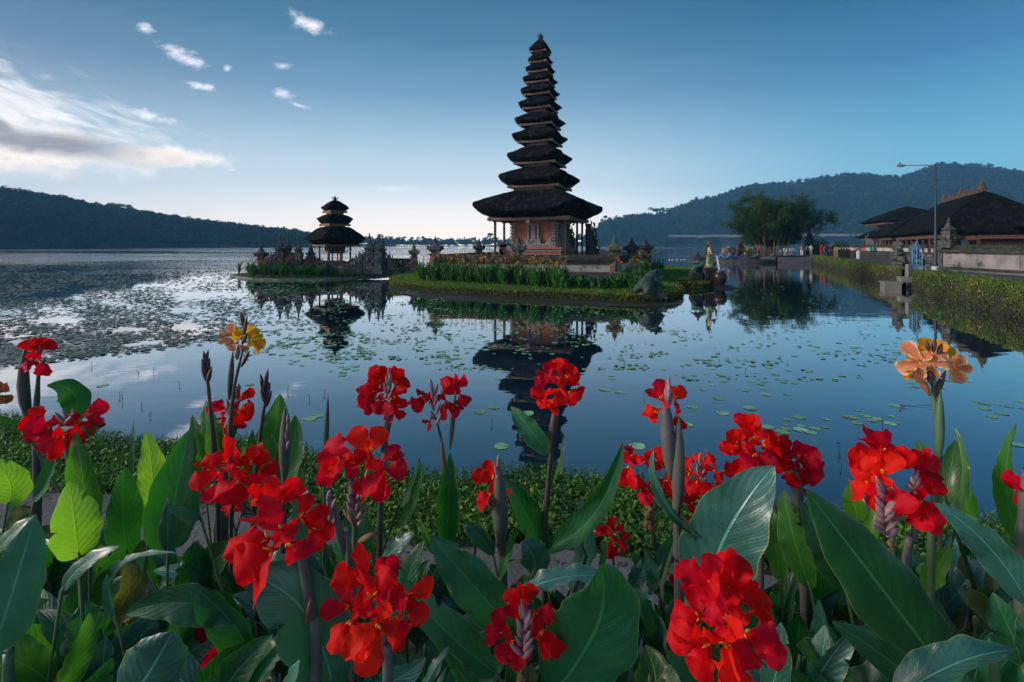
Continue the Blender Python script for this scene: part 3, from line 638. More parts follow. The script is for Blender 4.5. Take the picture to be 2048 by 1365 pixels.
def lowwall(label, a, b, z0, h, th=.45):
    a = Vector((*a, 0)); b = Vector((*b, 0)); d = b - a; L = d.length; t = thing('stone_wall', label, 'wall', (a.x, a.y, z0), math.atan2(d.y, d.x), 'low dark walls on the islet'); 
    MB().box((L / 2, 0, h * .4), (L, th * .8, h * .8)).box((L / 2, 0, h * .08), (L, th, h * .16)).build('base', stone, t); MB().box((L / 2, 0, h * .9), (L, th * 1.2, h * .2), top=.85).build('coping', moss_stone, t)
lowwall('dark wall at the left end of the islet behind red cannas', (-19.5, 36.6), (-15.2, 36.6), .2, 1.2); lowwall('dark wall under the right gate running to the end pillar', (-12.6, 36.4), (-7.4, 36.6), .2, 1.25)
lowwall('dark wall in front of the small shrine between the two gates', (-15.1, 36.4), (-12.7, 36.3), .2, 1.1)
finial('wall_pillar', 'squat dark stone pillar at the left end of the islet', 'islet pillars', -19.2, 36.4, 1.35, .95, 0, mats=stone2, zb=.2)
finial('wall_pillar', 'dark stone pillar at the right end of the islet wall', 'islet pillars', -7.5, 36.4, 1.5, .85, 0, mats=stone, zb=.2)
# the tall curled stone screen right of the big temple
def screen(name, label, px, y0, y1, Y, wpx, seed):
    r = random.Random(seed); X = (px - 1024) / F * Y; h = (HY - y0) / F * Y + H - .45; w_ = wpx / F * Y; t = thing(name, label, 'stone screen', (X, Y, .45), .2)
    mb = MB(); z = 0
    for i in range(8):
        ww = w_ * (1.0, .92, .8, .84, .66, .6, .42, .26)[i]; hh = h / 8; mb.box((-(w_ - ww) / 2 * .85, 0, z + hh / 2), (ww, .55 - i * .03, hh * 1.02), top=.96); z += hh
        flame(mb, (-(w_ - ww) / 2 + ww / 2 - .05, 0, z - hh * .6), (w_ * .2, 0, 0), hh * 1.25, .11, curl=1.6)
        if i > 1: flame(mb, (-(w_ - ww) / 2 - ww / 2 + .05, 0, z - hh * .5), (-w_ * .07, 0, 0), hh, .08)
        for q in range(3): flame(mb, (r.uniform(-.4, .3) * ww, -.26, z - r.random() * hh), (r.uniform(-.1, .1), -.08, 0), hh * .6, .07)
    mb.jitter(.03, 5); mb.build('carving', stone2, t)
screen('carved_screen', 'black curling stone screen standing right of the big temple', 1186, 448, 512, 33.5, 29, 3)
screen('carved_screen', 'black carved stone screen half hidden under the temple eave', 1143, 447, 512, 37.5, 22, 5)
# ---------------------------------------------------------------- cannas growing on the islands
leaf_far = mat('canna_blades', (.045, .15, .03), .5, (.08, .21, .035), 3, transl=.3, vary=.3)
pet_yellow = mat('yellow_petals', (.95, .52, .04), .55, (.95, .36, .04), 12, transl=.5, vary=.15)
pet_orange = mat('peach_petals', (.95, .36, .10), .55, (.95, .50, .10), 10, transl=.5, vary=.15)
pet_redf = mat('scarlet_petals', (.70, .02, .015), .55, (.6, .03, .02), 10, transl=.35, vary=.15)
def blade(mb, b, az, h, w_, lean, bend, fold=.25):
    d = Vector((math.cos(az), math.sin(az), 0)); s = Vector((-d.y, d.x, 0)); vs = []; fs = []
    for i in range(6):
        t_ = i / 5; c = Vector(b) + d * (lean * h * t_ + bend * h * t_ ** 2) + Vector((0, 0, h * t_ * (1 - .35 * bend * t_)))
        ww = w_ * (.28, .8, 1, .85, .5, .02)[i]; vs += [c - s * ww - d * ww * fold, c + d * ww * fold, c + s * ww - d * ww * fold]
    for i in range(5): k = i * 3; fs += [(k, k + 1, k + 4, k + 3), (k + 1, k + 2, k + 5, k + 4)]
    mb.add(vs, fs)
def far_canna(seed, h, nl, wd, bl=None, name='canna_plant', label='', group='', flare=.42, bn=10):
    r = random.Random(seed); t = thing(name, label, 'flowering plant', group=group); mb = MB()
    mb.tube([(0, 0, -.05), (r.uniform(-.02, .02), 0, h * .55), (r.uniform(-.04, .04), r.uniform(-.04, .04), h * (1 if bl else .7))], [.014, .011, .006], 4)
    for k in range(nl):
        blade(mb, (0, 0, h * r.uniform(0, .34)), k * 2.4 + r.uniform(-.4, .4), h * r.uniform(.34, .56), wd * r.uniform(.7, 1.15), r.uniform(.06, flare), r.uniform(0, .55))
    mb.build('foliage', leaf_far, t)
    if bl:
        mb = MB(); tp = Vector((r.uniform(-.03, .03), r.uniform(-.03, .03), h * 1.05))
        for k in range(bn):
            c = tp + Vector((r.uniform(-.05, .05), r.uniform(-.05, .05), r.uniform(-.12, .08))); a = r.uniform(0, 6.28); o = Vector((math.cos(a), math.sin(a), r.uniform(-.3, .7))).normalized() * r.uniform(.10, .15)
            s = o.cross(Vector((0, 0, 1))).normalized() * r.uniform(.04, .062); mb.add([c, c + o * .5 + s, c + o + Vector((0, 0, -.01)), c + o * .5 - s], [(0, 1, 2, 3)])
        mb.build('blossom', bl, t)
    return t
def plantbed(protos, spots, first=None):
    for p in protos: remember(p)
    used = set()
    for i, (x, y, z, s) in enumerate(spots):
        p = protos[i % len(protos)]; o = p if p.name not in used else copy_tree(p); used.add(p.name)
        o.location = (x, y, z); o.rotation_euler = (random.uniform(-.06, .06), random.uniform(-.06, .06), random.uniform(0, 6.28)); o.scale = (s, s, s * random.uniform(.86, 1.12))
def along(px0, px1, yb0, yb1, n, z, depth, s0=1, s1=1):
    out = []
    for i in range(n):
        f = (i + random.random()) / n; p = G(px0 + (px1 - px0) * f, yb0 + (yb1 - yb0) * f, z); dd = random.random() * depth; out.append((p.x * (1 + dd / p.y), p.y + dd, z, (s0 + (s1 - s0) * f) * random.uniform(.88, 1.12)))
    return out
random.seed(21)
pr = [far_canna(i, 1.42 - .05 * i, 15, .058, b, label='tall canna topped with peach and yellow blossoms in the dense island row', group='peach cannas in the row before the temple wall') for i, b in enumerate((pet_orange, pet_yellow, pet_orange, None, pet_orange))]
for p in pr:
    if len(children(p)) == 1: p['label'] = 'tall leafy canna without blossoms in the dense island row'
plantbed(pr, along(838, 1135, 562, 578, 122, .42, 1.7, 1.0, .92))
pr = [far_canna(20, 1.75, 8, .055, pet_redf, label='tallest orange red canna rising above the front wall', group='orange red cannas before the wall', bn=6)]
plantbed(pr, [(G(1083, 576, .42).x, 24.6, .42, .95), (G(1100, 576, .42).x, 24.9, .42, 1.0), (G(1118, 576, .42).x, 24.4, .42, 1.02), (G(1125, 576, .42).x, 25.0, .42, .96)])
pr = [far_canna(30 + i, .85, 8, .10, None, name='broadleaf_plant', label='low broad leaved green plant under the white wall panel', group='low leafy plants under the wall', flare=.7) for i in range(3)]
plantbed(pr, along(1120, 1320, 578, 584, 44, .42, 1.6, .85, 1.0))
pr = [far_canna(40 + i, 1.25, 9, .055, b, label='yellow canna in the bed at the corner of the island wall', group='yellow cannas at the wall corner') for i, b in enumerate((pet_yellow, None, pet_yellow))]
pr[1]['label'] = 'leafy green canna among the yellow ones at the wall corner'
sp = along(1225, 1300, 577, 577, 18, .42, 1.0, .85, 1.0)
for i in range(34):
    f = random.random(); sp.append((6.6 + 3.9 * f + random.uniform(-.1, .9), 26.6 + 9.5 * f + random.uniform(-.5, .5), .42, random.uniform(.95, 1.15)))
plantbed(pr, sp)
pr = [far_canna(50, 1.3, 7, .05, pet_redf, label='red canna at the far end of the yellow corner bed', group='red cannas in the corner bed')]
plantbed(pr, [(9.9, 35.0, .42, 1.2), (10.3, 35.4, .42, 1.15), (10.1, 34.4, .42, 1.1), (6.9, 26.7, .42, 1.0)])
# the small islet
pr = [far_canna(60 + i, 1.3, 13, .065, b, label='scarlet canna in the bed at the left end of the shrine islet', group='scarlet cannas on the shrine islet') for i, b in enumerate((pet_redf, pet_redf, None, pet_redf))]
pr[2]['label'] = 'leafy canna without blossoms among the scarlet ones of the islet'
sp = []
for i in range(54): f = random.random(); px = 476 + f * 172; sp.append(((px - 1024) / F * 35 , 0, 0, 0)); Y = random.uniform(34.4, 36.0) if px > 500 else random.uniform(36.5, 38.2); sp[-1] = ((px - 1024) / F * Y, Y, .12, random.uniform(.85, 1.15) * (1 if px < 640 else .8))
plantbed(pr, sp)
pr = [far_canna(70 + i, .95, 9, .055, b, label='low canna with pale yellow blossoms right of the shrine', group='low yellow cannas on the shrine islet') for i, b in enumerate((pet_yellow, None, None))]
for p in pr[1:]: p['label'] = 'low leafy canna without blossoms right of the shrine'
sp = []
for i in range(30): px = random.uniform(655, 822); Y = random.uniform(35.2, 36.1); sp.append(((px - 1024) / F * Y, Y, .12, random.uniform(.6, 1.05)))
plantbed(pr, sp)
def bush(name, label, x, y, z, r, n=500, m=None, size=.05, cat='shrub', group=None, squash=.9, trunk=True):
    t = thing(name, label, cat, (x, y, z), 0, group); mb = MB()
    for k in range(5): a = k * 1.3; mb.tube([(0, 0, -.1), (math.cos(a) * r * .3, math.sin(a) * r * .3, r * .5), (math.cos(a) * r * .7, math.sin(a) * r * .7, r * 1.0)], [r * .05, r * .03, r * .01], 4)
    mb.build('stems', barkm, t); b = in_ball(n); link('foliage', leafmesh('foliage', b * (r, r, r * squash) + (0, 0, r * .9), size, size * .5, m or leafym, ndir=b, spread=.7), t); return t
leafym = mat('shrub_leaves', (.035, .08, .02), .7, (.06, .11, .02), 2, tone=True, transl=.25)
bush('shrub', 'leafy bush behind the small shrine altar', -12.6, 40.5, .3, 1.0, 900)
bush('shrub', 'tuft of weeds growing on the wall top by the black screen', 5.4, 31, 1.3, .45, 300)
# green frog figures sitting on the temple platform and the big frog on its rock
def sculpt(name, blobs, mats, parent=None, vox=.03, smooth=4, loc=None, rz=None):
    """blobs: (a, b, ra, rb) tapered capsules or (c, (rx,ry,rz)) ellipsoids fused into one skin"""
    mb = MB()
    for q in blobs:
        if len(q) == 2: mb.blob(q[0], q[1], amp=0)
        else:
            a, b, ra, rb = Vector(q[0]), Vector(q[1]), q[2], q[3]; n = max(2, int((b - a).length / max(min(ra, rb) * .45, .004)))
            n = min(n, 14)
            for i in range(n + 1): f = i / n; mb.blob(a.lerp(b, f), ra + (rb - ra) * f, amp=0)
    o = mb.build(name, mats, None); md = o.modifiers.new('r', 'REMESH'); md.mode = 'VOXEL'; md.voxel_size = vox; md.use_smooth_shade = True
    m2 = o.modifiers.new('s', 'SMOOTH'); m2.iterations = smooth; m2.factor = .6
    dg = bpy.context.evaluated_depsgraph_get(); me = bpy.data.meshes.new_from_object(o.evaluated_get(dg)); old = o.data; bpy.data.objects.remove(o); bpy.data.meshes.remove(old)
    me.materials.clear(); [me.materials.append(m_) for m_ in (mats if isinstance(mats, (list, tuple)) else [mats])]
    o = link(name, me, parent, loc)
    if rz is not None: o.rotation_euler = (0, 0, rz)
    return o
frogm = mat('green_bronze_stone', (.012, .04, .03), .7, (.028, .06, .042), 3, bump=.5, bscale=14, c3=(.10, .08, .05), c3s=4)
def frog_blobs(s):
    B = [((0, 0, .34), (.36, .25, .26)), ((.22, 0, .48), (.26, .22, .20)), ((.46, 0, .56), (.20, .19, .10)), ((.50, 0, .50), (.17, .16, .07)),
         ((.62, .0, .55), (.07, .12, .045))]
    for q in (-1, 1):
        B += [((.36, q * .12, .66), (.055, .05, .06)), ((-.14, q * .20, .26), (-.30, q * .30, .16), .17, .12), ((-.30, q * .30, .16), (.06, q * .34, .07), .10, .06), ((.06, q * .34, .07), (.22, q * .38, .04), .05, .04),
              ((.26, q * .18, .40), (.34, q * .25, .18), .085, .065), ((.34, q * .25, .18), (.42, q * .22, .04), .06, .045), ((.42, q * .22, .035), (.52, q * .27, .02), .035, .02), ((.42, q * .22, .035), (.53, q * .20, .02), .035, .02)]
    return [tuple((tuple(v * s for v in p) if isinstance(p, tuple) else p * s) for p in b) for b in B]
fr = thing('frog_statue', 'big green stone frog sitting on its rock at the island edge', 'frog statue', (6.15, 20.95, .28), 0)
MB().box((0, 0, .0), (1.0, .7, .2)).box((.25, -.1, .12), (.6, .5, .1)).box((-.2, .1, .10), (.5, .5, .12)).jitter(.05, 4).build('rock', stone, fr)
f0 = sculpt('frog', frog_blobs(1.3), frogm, fr, .03, 3, (-.08, 0, .12), .35); f0.rotation_euler = (0, -.30, .35)
for q in (-1, 1): MB().blob((.50, q * .185, .88), .05, amp=0).build('eye', stone2, f0, smooth=True)
for i, (px, Y, z, rz, lb) in enumerate([(1003, 30.2, 1.28, 3.3, 'small green frog figure at the left foot of the big temple'), (1125, 30.2, 1.28, -.2, 'small green frog figure before the near temple post'), (1165, 31.5, 1.28, .2, 'small green frog figure at the right foot of the big temple')]):
    fr2 = thing('frog_figure', lb, 'frog statue', ((px - 1024) / F * Y, Y, z), rz, 'green frog figures round the temple foot'); sculpt('frog', frog_blobs(.85), mat('teal_glaze', (.04, .16, .13), .4, (.08, .2, .16), 6), fr2, .035, 3)
    MB().box((0, 0, -.4), (1.0, .8, .8)).build('base', stone, fr2)
# lotus on a stalk
lt = thing('water_lily_flower', 'single pink water lily standing out of the water by the frog', 'flower', (G(1332, 609).x, G(1332, 609).y, 0)); MB().tube([(0, 0, -.1), (.01, 0, .16), (0, 0, .24)], .008, 5).build('stem', leaf_far, lt)
mb = MB()
for k in range(10):
    a = k * .628; o_ = Vector((math.cos(a), math.sin(a), .9)).normalized() * .08; s_ = Vector((-math.sin(a), math.cos(a), 0)) * .022; c_ = Vector((0, 0, .24)); mb.add([c_, c_ + o_ * .5 + s_, c_ + o_, c_ + o_ * .5 - s_], [(0, 1, 2, 3)])
mb.build('bloom', mat('pink_petals', (.75, .3, .45), .6, transl=.3), lt)
# ---------------------------------------------------------------- lily pads
padm = mat('lily_pad', (.32, .58, .32), .5, (.22, .44, .20), 3, vary=.35, spec=.35); padd = mat('lily_mat', (.12, .145, .10), .4, (.24, .26, .18), .4, tone=True, spec=.9)
def pad_mesh(seed):
    r = random.Random(seed); n = 18; vs = [(0, 0, 0)]; 
    for i in range(n + 1):
        q = .14 + (6.283 - .28) * i / n; rr = 1 + .05 * math.sin(q * 3 + seed) + r.uniform(-.03, .03); vs.append((math.cos(q) * rr, math.sin(q) * rr, .02 + .03 * math.sin(q * 2 + seed)))
    me = bpy.data.meshes.new('lily_pad'); me.from_pydata(vs, [], [(0, i, i + 1) for i in range(1, n + 1)]); me.materials.append(padm); return me
pms = [pad_mesh(i) for i in range(5)]
random.seed(5); pads = []; tries = 0
clus = [(1000, 665, 90, 26), (1110, 645, 120, 22), (1150, 665, 90, 20), (905, 660, 50, 25), (905, 720, 25, 12), (1010, 705, 110, 18), (1500, 770, 150, 30), (1580, 850, 60, 18), (1340, 745, 120, 25), (1450, 750, 130, 26), (1700, 700, 120, 16), (1640, 650, 120, 20), (1830, 690, 90, 16), (630, 700, 60, 25), (560, 715, 50, 20), (690, 735, 40, 16), (2000, 815, 50, 14), (1750, 840, 60, 12), (1860, 770, 60, 14), (1550, 690, 160, 26), (800, 640, 60, 25), (700, 680, 60, 20)]
solo = [(960, 825), (988, 815), (1003, 893), (620, 838), (636, 832), (1055, 827), (995, 757), (1240, 785), (1210, 780), (1130, 890 - 150), (1275, 893), (1310, 815), (1437, 798), (1535, 855), (1600, 860), (1565, 895 - 30), (1790, 812), (2035, 890), (1620, 885 - 20), (1500, 817), (1445, 827), (1375, 850), (1700, 880 - 45), (1385, 815), (205, 772), (500, 770)]
def ins1(poly_, x, y):
    r = False; n = len(poly_); j = n - 1
    for i in range(n):
        if (poly_[i][1] > y) != (poly_[j][1] > y) and x < (poly_[j][0] - poly_[i][0]) * (y - poly_[i][1]) / (poly_[j][1] - poly_[i][1]) + poly_[i][0]: r = not r
        j = i
    return r
mainl, smil = [tuple(map(float, q)) for q in main_i], [tuple(map(float, q)) for q in smi]
def free(x, y): return not ((-9 < x < 20 and 18 < y < 53 and ins1(mainl, x, y)) or (y > 30 and ins1(smil, x, y)))
while len(pads) < 300:
    if len(pads) < len(solo): px, py = solo[len(pads)]; r = random.uniform(.075, .10)
    else:
        c = random.choice(clus); px = random.gauss(c[0], c[2] * .55); py = random.gauss(c[1], c[3] * .6); r = random.uniform(.035, .085)
    if py < 612 or px > 2080: continue
    g = G(px, py); 
    if not free(g.x, g.y) or g.x > 17 + (g.y - 15.8) * .481 - .6: continue
    if len(pads) >= len(solo) and any((g.x - q[0]) ** 2 + (g.y - q[1]) ** 2 < (r + q[2]) ** 2 * .85 for q in pads): continue
    pads.append((g.x, g.y, r))
for i, (x, y, r) in enumerate(pads):
    o = link('lily_pad', pms[i % 5], None, (x, y, .004)); o.scale = (r, r, r * random.uniform(.4, 1.2)); o.rotation_euler = (0, 0, random.uniform(0, 6.28))
    tag(o, 'round green lily pad floating on the open dark water', 'lily pad', 'lily pads floating between the islands and the bank')
def padfield(name, lab, n, fn, rlo, rhi, m):
    cs = []; rs = []
    for k in range(n * 6):
        px, py = fn(); g = G(px, py)
        if g.y > 130 or not free(g.x, g.y): continue
        cs.append((g.x, g.y, .006 + random.random() * .012)); rs.append(random.uniform(rlo, rhi) * min(1.7, max(1, (g.y / 16) ** .6)))
        if len(cs) >= n: break
    cs = np.array(cs); rs = np.array(rs)[:, None]; q = rng.random(len(cs)) * 6.28; V = []
    for i in range(7): a = q + i * 6.283 / 7; V.append(cs + np.stack([np.cos(a), np.sin(a), rng.normal(size=len(a)) * .10], 1) * rs)
    V = np.stack(V, 1).reshape(-1, 3); tag(link(name, npmesh(name, V, [np.arange(len(V)).reshape(-1, 7)], m, tone=np.repeat(rng.random(len(cs)), 7))), lab, 'lily pads', kind='stuff')
def leftfield():
    while True:
        px = random.uniform(-500, 640); py = 528 + 210 * random.random() ** 1.5
        lim = 735 - (px - 60) * .12 if px > 60 else 740
        if py > lim - random.random() * 14: continue
        if px > 330 and random.random() < (px - 330) / 330: continue
        if noise.noise(Vector((px * .012, py * .06, 0))) + random.uniform(-.25, .45) < -.02: continue
        return px, py
padfield('lily_mat', 'dense carpet of small lily pads covering the left part of the lake', 27000, leftfield, .03, .08, padd)
def mid():
    px = random.uniform(470, 900); py = random.uniform(560, 720)
    if noise.noise(Vector((px * .02, py * .08, 3))) < random.uniform(-.1, .35): return mid()
    return px, py
padfield('lily_mat', 'scattered small lily pads between the islet and the flower bank', 1300, mid, .025, .065, padm)
def righty():
    px = random.uniform(880, 1900); py = random.uniform(600, 740) if px < 1350 else random.uniform(570, 760)
    if noise.noise(Vector((px * .01, py * .06, 8))) < random.uniform(-.05, .45): return righty()
    return px, py
padfield('lily_mat', 'scattered little lily pads on the channel right of the temple', 750, righty, .02, .06, padm)
# water weeds poking through
wm = mat('weed', (.03, .035, .02), .8); random.seed(9)
for (px, py) in [(240, 795), (278, 750), (282, 815), (180, 800), (300, 835), (247, 805), (148, 765), (184, 735), (306, 745), (575, 785), (620, 800), (648, 790), (1440, 715), (1490, 745), (1763, 850), (1680, 905), (1685, 930), (1785, 895), (1290, 795), (960, 740), (1055, 795), (985, 850), (360, 770), (880, 720)]:
    g = G(px, py); t = thing('water_weed', 'thin dark sprig of water weed poking out of the calm water', 'water plant', g, 0, 'sprigs of water weed'); mb = MB(); h = random.uniform(.06, .13); b = Vector((random.uniform(-.03, .03), 0, h))
    mb.tube([(0, 0, -.05), b * .6, b], [.004, .003, .002], 4)
    for k in range(7): a = random.uniform(0, 6.28); c = b * random.uniform(.4, 1); o_ = Vector((math.cos(a), math.sin(a), .3)) * .028; s_ = Vector((-math.sin(a), math.cos(a), 0)) * .007; mb.add([c, c + o_ * .5 + s_, c + o_, c + o_ * .5 - s_], [(0, 1, 2, 3)])
    mb.build('sprig', wm, t)
# float lines
buoy = mat('dark_float', (.02, .02, .02), .6); buoyw = mat('white_float', (.7, .7, .7), .5)
def floats(n, p0, p1, r, m, lab, group):
    a, b = G(*p0), G(*p1); mb = MB(); mb.lathe([(0, -r * .5), (r * .8, -r * .3), (r, 0), (r * .85, r * .35), (r * .3, r * .55), (.3 * r, r * .75), (0, r * .8)], n=10); first = None
    for i in range(n):
        p = a.lerp(b, i / (n - 1)) + Vector((random.uniform(-.2, .2), random.uniform(-.2, .2), .02))
        if first is None: first = mb.build('float', m, None, smooth=True); o = first
        else: o = first.copy(); C.objects.link(o)
        o.location = p; tag(o, lab, 'buoy', group)
floats(13, (250, 551), (456, 542), .085, buoy, 'dark round float on the nearer line across the lake', 'floats on the nearer line')
floats(15, (190, 524.5), (362, 520.5), .11, buoy, 'tiny dark float on the farther line across the lake', 'floats on the farther line')
floats(20, (1338, 520.5), (1400, 519.5), .10, buoyw, 'small white float on the line behind the island', 'white floats behind the island')
# ---------------------------------------------------------------- bank, hedge and road on the right
random.seed(12)
HA, HB = Vector((17.0, 15.8, 0)), Vector((39.7, 63.0, 0)); HD = (HB - HA).normalized(); HN = Vector((HD.y, -HD.x, 0))     # HN points away from the water
def hp(s, o, z=0.0): return HA + HD * s + HN * o + Vector((0, 0, z))
asphalt = mat('asphalt', (.05, .052, .058), .8, (.075, .075, .08), .6, bump=.3, bscale=60, c3=(.11, .10, .095), c3s=.35)
pavem = mat('pavement', (.20, .19, .18), .85, (.13, .125, .12), 1.2, bump=.3, bscale=30)
def poly(name, pts, z, m, zb_=-.5):
    mb = MB(); n = len(pts); mb.add([(p[0], p[1], z) for p in pts] + [(p[0], p[1], zb_) for p in pts], [tuple(range(n))] + [(i, i + n, (i + 1) % n + n, (i + 1) % n) for i in range(n)]); return tag(mb.build(name, m), kind='structure')
bank = [hp(-26, .25), hp(52.4, .25), hp(52.4, -4.2), hp(53.5, -11.5), (40.5, 66), (43.5, 72), (60, 74), (95, 84), (95, -10), (30, -10)]
poly('road', [tuple(p)[:2] for p in bank][::-1], .86, asphalt)
poly('far_terrace', [(50, 74), (60, 74), (110, 90), (110, 110), (60, 92)], .5, soilm)
# hedge
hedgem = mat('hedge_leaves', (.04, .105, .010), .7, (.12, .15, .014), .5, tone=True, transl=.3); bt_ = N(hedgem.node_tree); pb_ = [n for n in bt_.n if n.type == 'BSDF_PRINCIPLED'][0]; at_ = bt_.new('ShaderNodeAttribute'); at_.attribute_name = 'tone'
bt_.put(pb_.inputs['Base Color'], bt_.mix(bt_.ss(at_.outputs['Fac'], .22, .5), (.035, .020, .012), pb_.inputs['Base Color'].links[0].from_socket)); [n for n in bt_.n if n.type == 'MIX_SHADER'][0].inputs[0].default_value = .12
hedgecore = mat('hedge_inside', (.018, .016, .010), .95, (.03, .02, .014), 4)
def hedge(label, s0, s1, w_=.95, h=1.13, dens=620, size=.045):
    t = thing('hedge', label, 'hedge', tuple(hp(s0, 0)), 0, 'hedges along the channel'); L = s1 - s0; mb = MB(); o0 = hp(s0, 0)
    nn = int(L / .5) + 2
    def f(a, b):
        s = s0 + a * L; q = b * 4; prof = [(0.02, -.3), (-.03, h * .45), (.04, h - .08), (w_ - .04, h - .06), (w_, 0)]; i = min(3, int(q)); fr = q - i; o_, z = prof[i][0] * (1 - fr) + prof[i + 1][0] * fr, prof[i][1] * (1 - fr) + prof[i + 1][1] * fr
        n_ = noise.noise(Vector((s * 1.2, q * 1.5, 0))) * .06; return hp(s, o_ - n_ * .5, z + n_) - o0
    mb.grid(f, nn, 8); mb.build('core', hedgecore, t)
    n = int(L * dens); s = rng.random(n) * L + s0; side = rng.random(n)
    o_ = np.where(side < .62, rng.normal(size=n) * .035 - .02, rng.random(n) * w_); z = np.where(side < .62, rng.random(n) ** .85 * h, h - .02 + rng.normal(size=n) * .03)
    bulge = np.array([noise.noise(Vector((a * .9, b * 2, 0))) for a, b in zip(s[::1], z)]) * .09
    c = np.array(HA)[None] + np.array(HD)[None] * s[:, None] + np.array(HN)[None] * (o_ - bulge)[:, None] + np.array([0, 0, 1])[None] * (z + (side >= .62) * bulge)[:, None] - np.array(o0)
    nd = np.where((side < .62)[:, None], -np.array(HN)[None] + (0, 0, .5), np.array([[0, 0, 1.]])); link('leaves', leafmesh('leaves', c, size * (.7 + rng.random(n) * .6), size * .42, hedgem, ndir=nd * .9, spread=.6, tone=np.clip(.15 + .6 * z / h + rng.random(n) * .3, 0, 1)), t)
    k = max(130, int(L * 4)); s = rng.random(k) * L + s0; z = h * (.4 + .62 * rng.random(k)); c = np.array(HA)[None] + np.array(HD)[None] * s[:, None] - np.array(HN)[None] * .07 + np.array([0, 0, 1])[None] * z[:, None] - np.array(o0)
    tag(link('flowers', leafmesh('flowers', c, .028, .024, fy), t), kind='stuff')
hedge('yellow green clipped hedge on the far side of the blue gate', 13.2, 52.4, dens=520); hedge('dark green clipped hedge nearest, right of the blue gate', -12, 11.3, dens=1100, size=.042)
t = thing('hedge', 'short dark hedge closing the channel beside the bamboo', 'hedge', tuple(hp(52.4, -4.0)), 0, 'hedges along the channel'); MB().box((2.0, .6, .45), (4.4, .8, 1.1), rz=.1).jitter(.08, 1.5).build('core', hedgecore, t)
c = np.column_stack([rng.random(2600) * 4.4 - .2, .1 + rng.normal(size=2600) * .04, rng.random(2600) * 1.05]); link('leaves', leafmesh('leaves', c, .06, .03, mat('hedge_dark', (.03, .06, .015), .8, tone=True, transl=.2), ndir=(0, -1, .4)), t)

# landing platform, blue gate and guardian statues
bluem = mat('blue_paint', (.06, .30, .62), .5)
lp = thing('landing_stage', 'small grey stone landing platform below the blue gate', 'platform', tuple(hp(12.2, -.75)), math.atan2(HD.y, HD.x)); MB().box((0, 0, .02), (1.05, .75, .6)).box((.0, 0, .36), (1.15, .85, .1)).jitter(.01, 3).build('slab', pavem, lp); MB().box((0, -.62, .55), (.8, .5, .3)).build('step', pavem, lp)
gx = hp(12.2, .45); gt = thing('garden_gate', 'bright blue metal gate with pointed top and white lower panel', 'gate', (gx.x, gx.y, .86), math.atan2(HD.y, HD.x) - 1.15)
mb = MB()
for x_, z_ in ((-.27, 1.35), (-.02, 1.85), (.27, 1.35)): mb.tube([(x_, 0, -.25), (x_, 0, z_)], .024, 6)
for x_ in (-.145, .13): mb.tube([(x_, 0, .45), (x_, 0, 1.6)], .010, 5)
mb.tube([(-.27, 0, 1.35), (-.15, 0, 1.52), (-.02, 0, 1.85), (.12, 0, 1.52), (.27, 0, 1.35)], .022, 6); mb.tube([(-.27, 0, .46), (.27, 0, .46)], .016, 6); mb.build('frame', bluem, gt)
MB().box((-.145, .01, .1), (.21, .02, .68)).box((.13, .01, .1), (.24, .02, .68)).build('panel', mat('white_panel', (.62, .62, .60), .6, (.45, .44, .42), 5), gt)
mb = MB(); mb.lathe([(0, 1.86), (.03, 1.9), (.012, 1.94), (.022, 1.98), (0, 2.06)], (-.02, 0, 0), 8)
for k in range(12): mb.blob((random.uniform(-.2, .2), .0, random.uniform(.55, 1.4)), (.03, .012, .05), amp=0, sub=1)
mb.build('ornament', goldm, gt)
MB().box((-.48, 0, .1), (.22, .25, .9), top=.8).box((.5, 0, .1), (.2, .25, .8), top=.8).jitter(.02, 5).build('stone_post', pavem, gt)
guardm = mat('guardian_stone', (.11, .11, .10), .95, (.05, .055, .045), 6, bump=.8, bscale=20, c3=(.16, .16, .14), c3s=4)
def guardian(label, x, y, z, h, rz):
    t = thing('guardian_statue', label, 'statue', (x, y, z), rz, 'mossy stone guardians beside the gate'); s = h / 1.9
    mb = MB(); mb.box((0, 0, .12 * s), (.75 * s, .75 * s, .24 * s)); mb.box((0, 0, .34 * s), (.55 * s, .55 * s, .22 * s)); mb.box((0, 0, .50 * s), (.7 * s, .7 * s, .12 * s)); mb.jitter(.02, 5).build('pedestal', guardm, t)
    B = [((0, 0, .95), (.30, .26, .36)), ((0, -.02, 1.32), (.20, .2, .18)), ((0, -.1, 1.55), (.19, .19, .19)), ((0, .02, 1.72), (.15, .15, .16)), ((0, .04, 1.9), (.06, .07, .09)), ((0, .16, 1.45), (.22, .16, .32))]
    for q in (-1, 1): B += [((q * .22, 0, 1.3), (q * .36, -.12, 1.02), .10, .085), ((q * .36, -.12, 1.02), (q * .16, -.3, 1.1), .08, .065), ((q * .12, -.16, .7), (q * .28, -.34, .78), .14, .12), ((q * .28, -.34, .78), (q * .24, -.38, .58), .11, .1), ((q * .17, .02, 1.62), (.05, .05, .1)), ((q * .2, .2, .9), (.12, .14, .3))]
    B = [tuple((tuple(v * s for v in p) if isinstance(p, tuple) else p * s) for p in b) for b in B]
    g = sculpt('figure', B, guardm, t, .035, 2); me = g.data
    for v_ in me.vertices: n_ = noise.noise(v_.co * 14) * .018 + noise.noise(v_.co * 6) * .02; v_.co += v_.normal * n_
p1 = P(1797, 520, 29.5); p2 = P(1830, 520, 27.6)
guardian('mossy stone guardian half hidden behind the blue gate', p1.x, p1.y, .86, 1.98, .5); guardian('crouching mossy stone guardian on a pedestal right of the gate', p2.x, p2.y, .86, 1.75, .6)

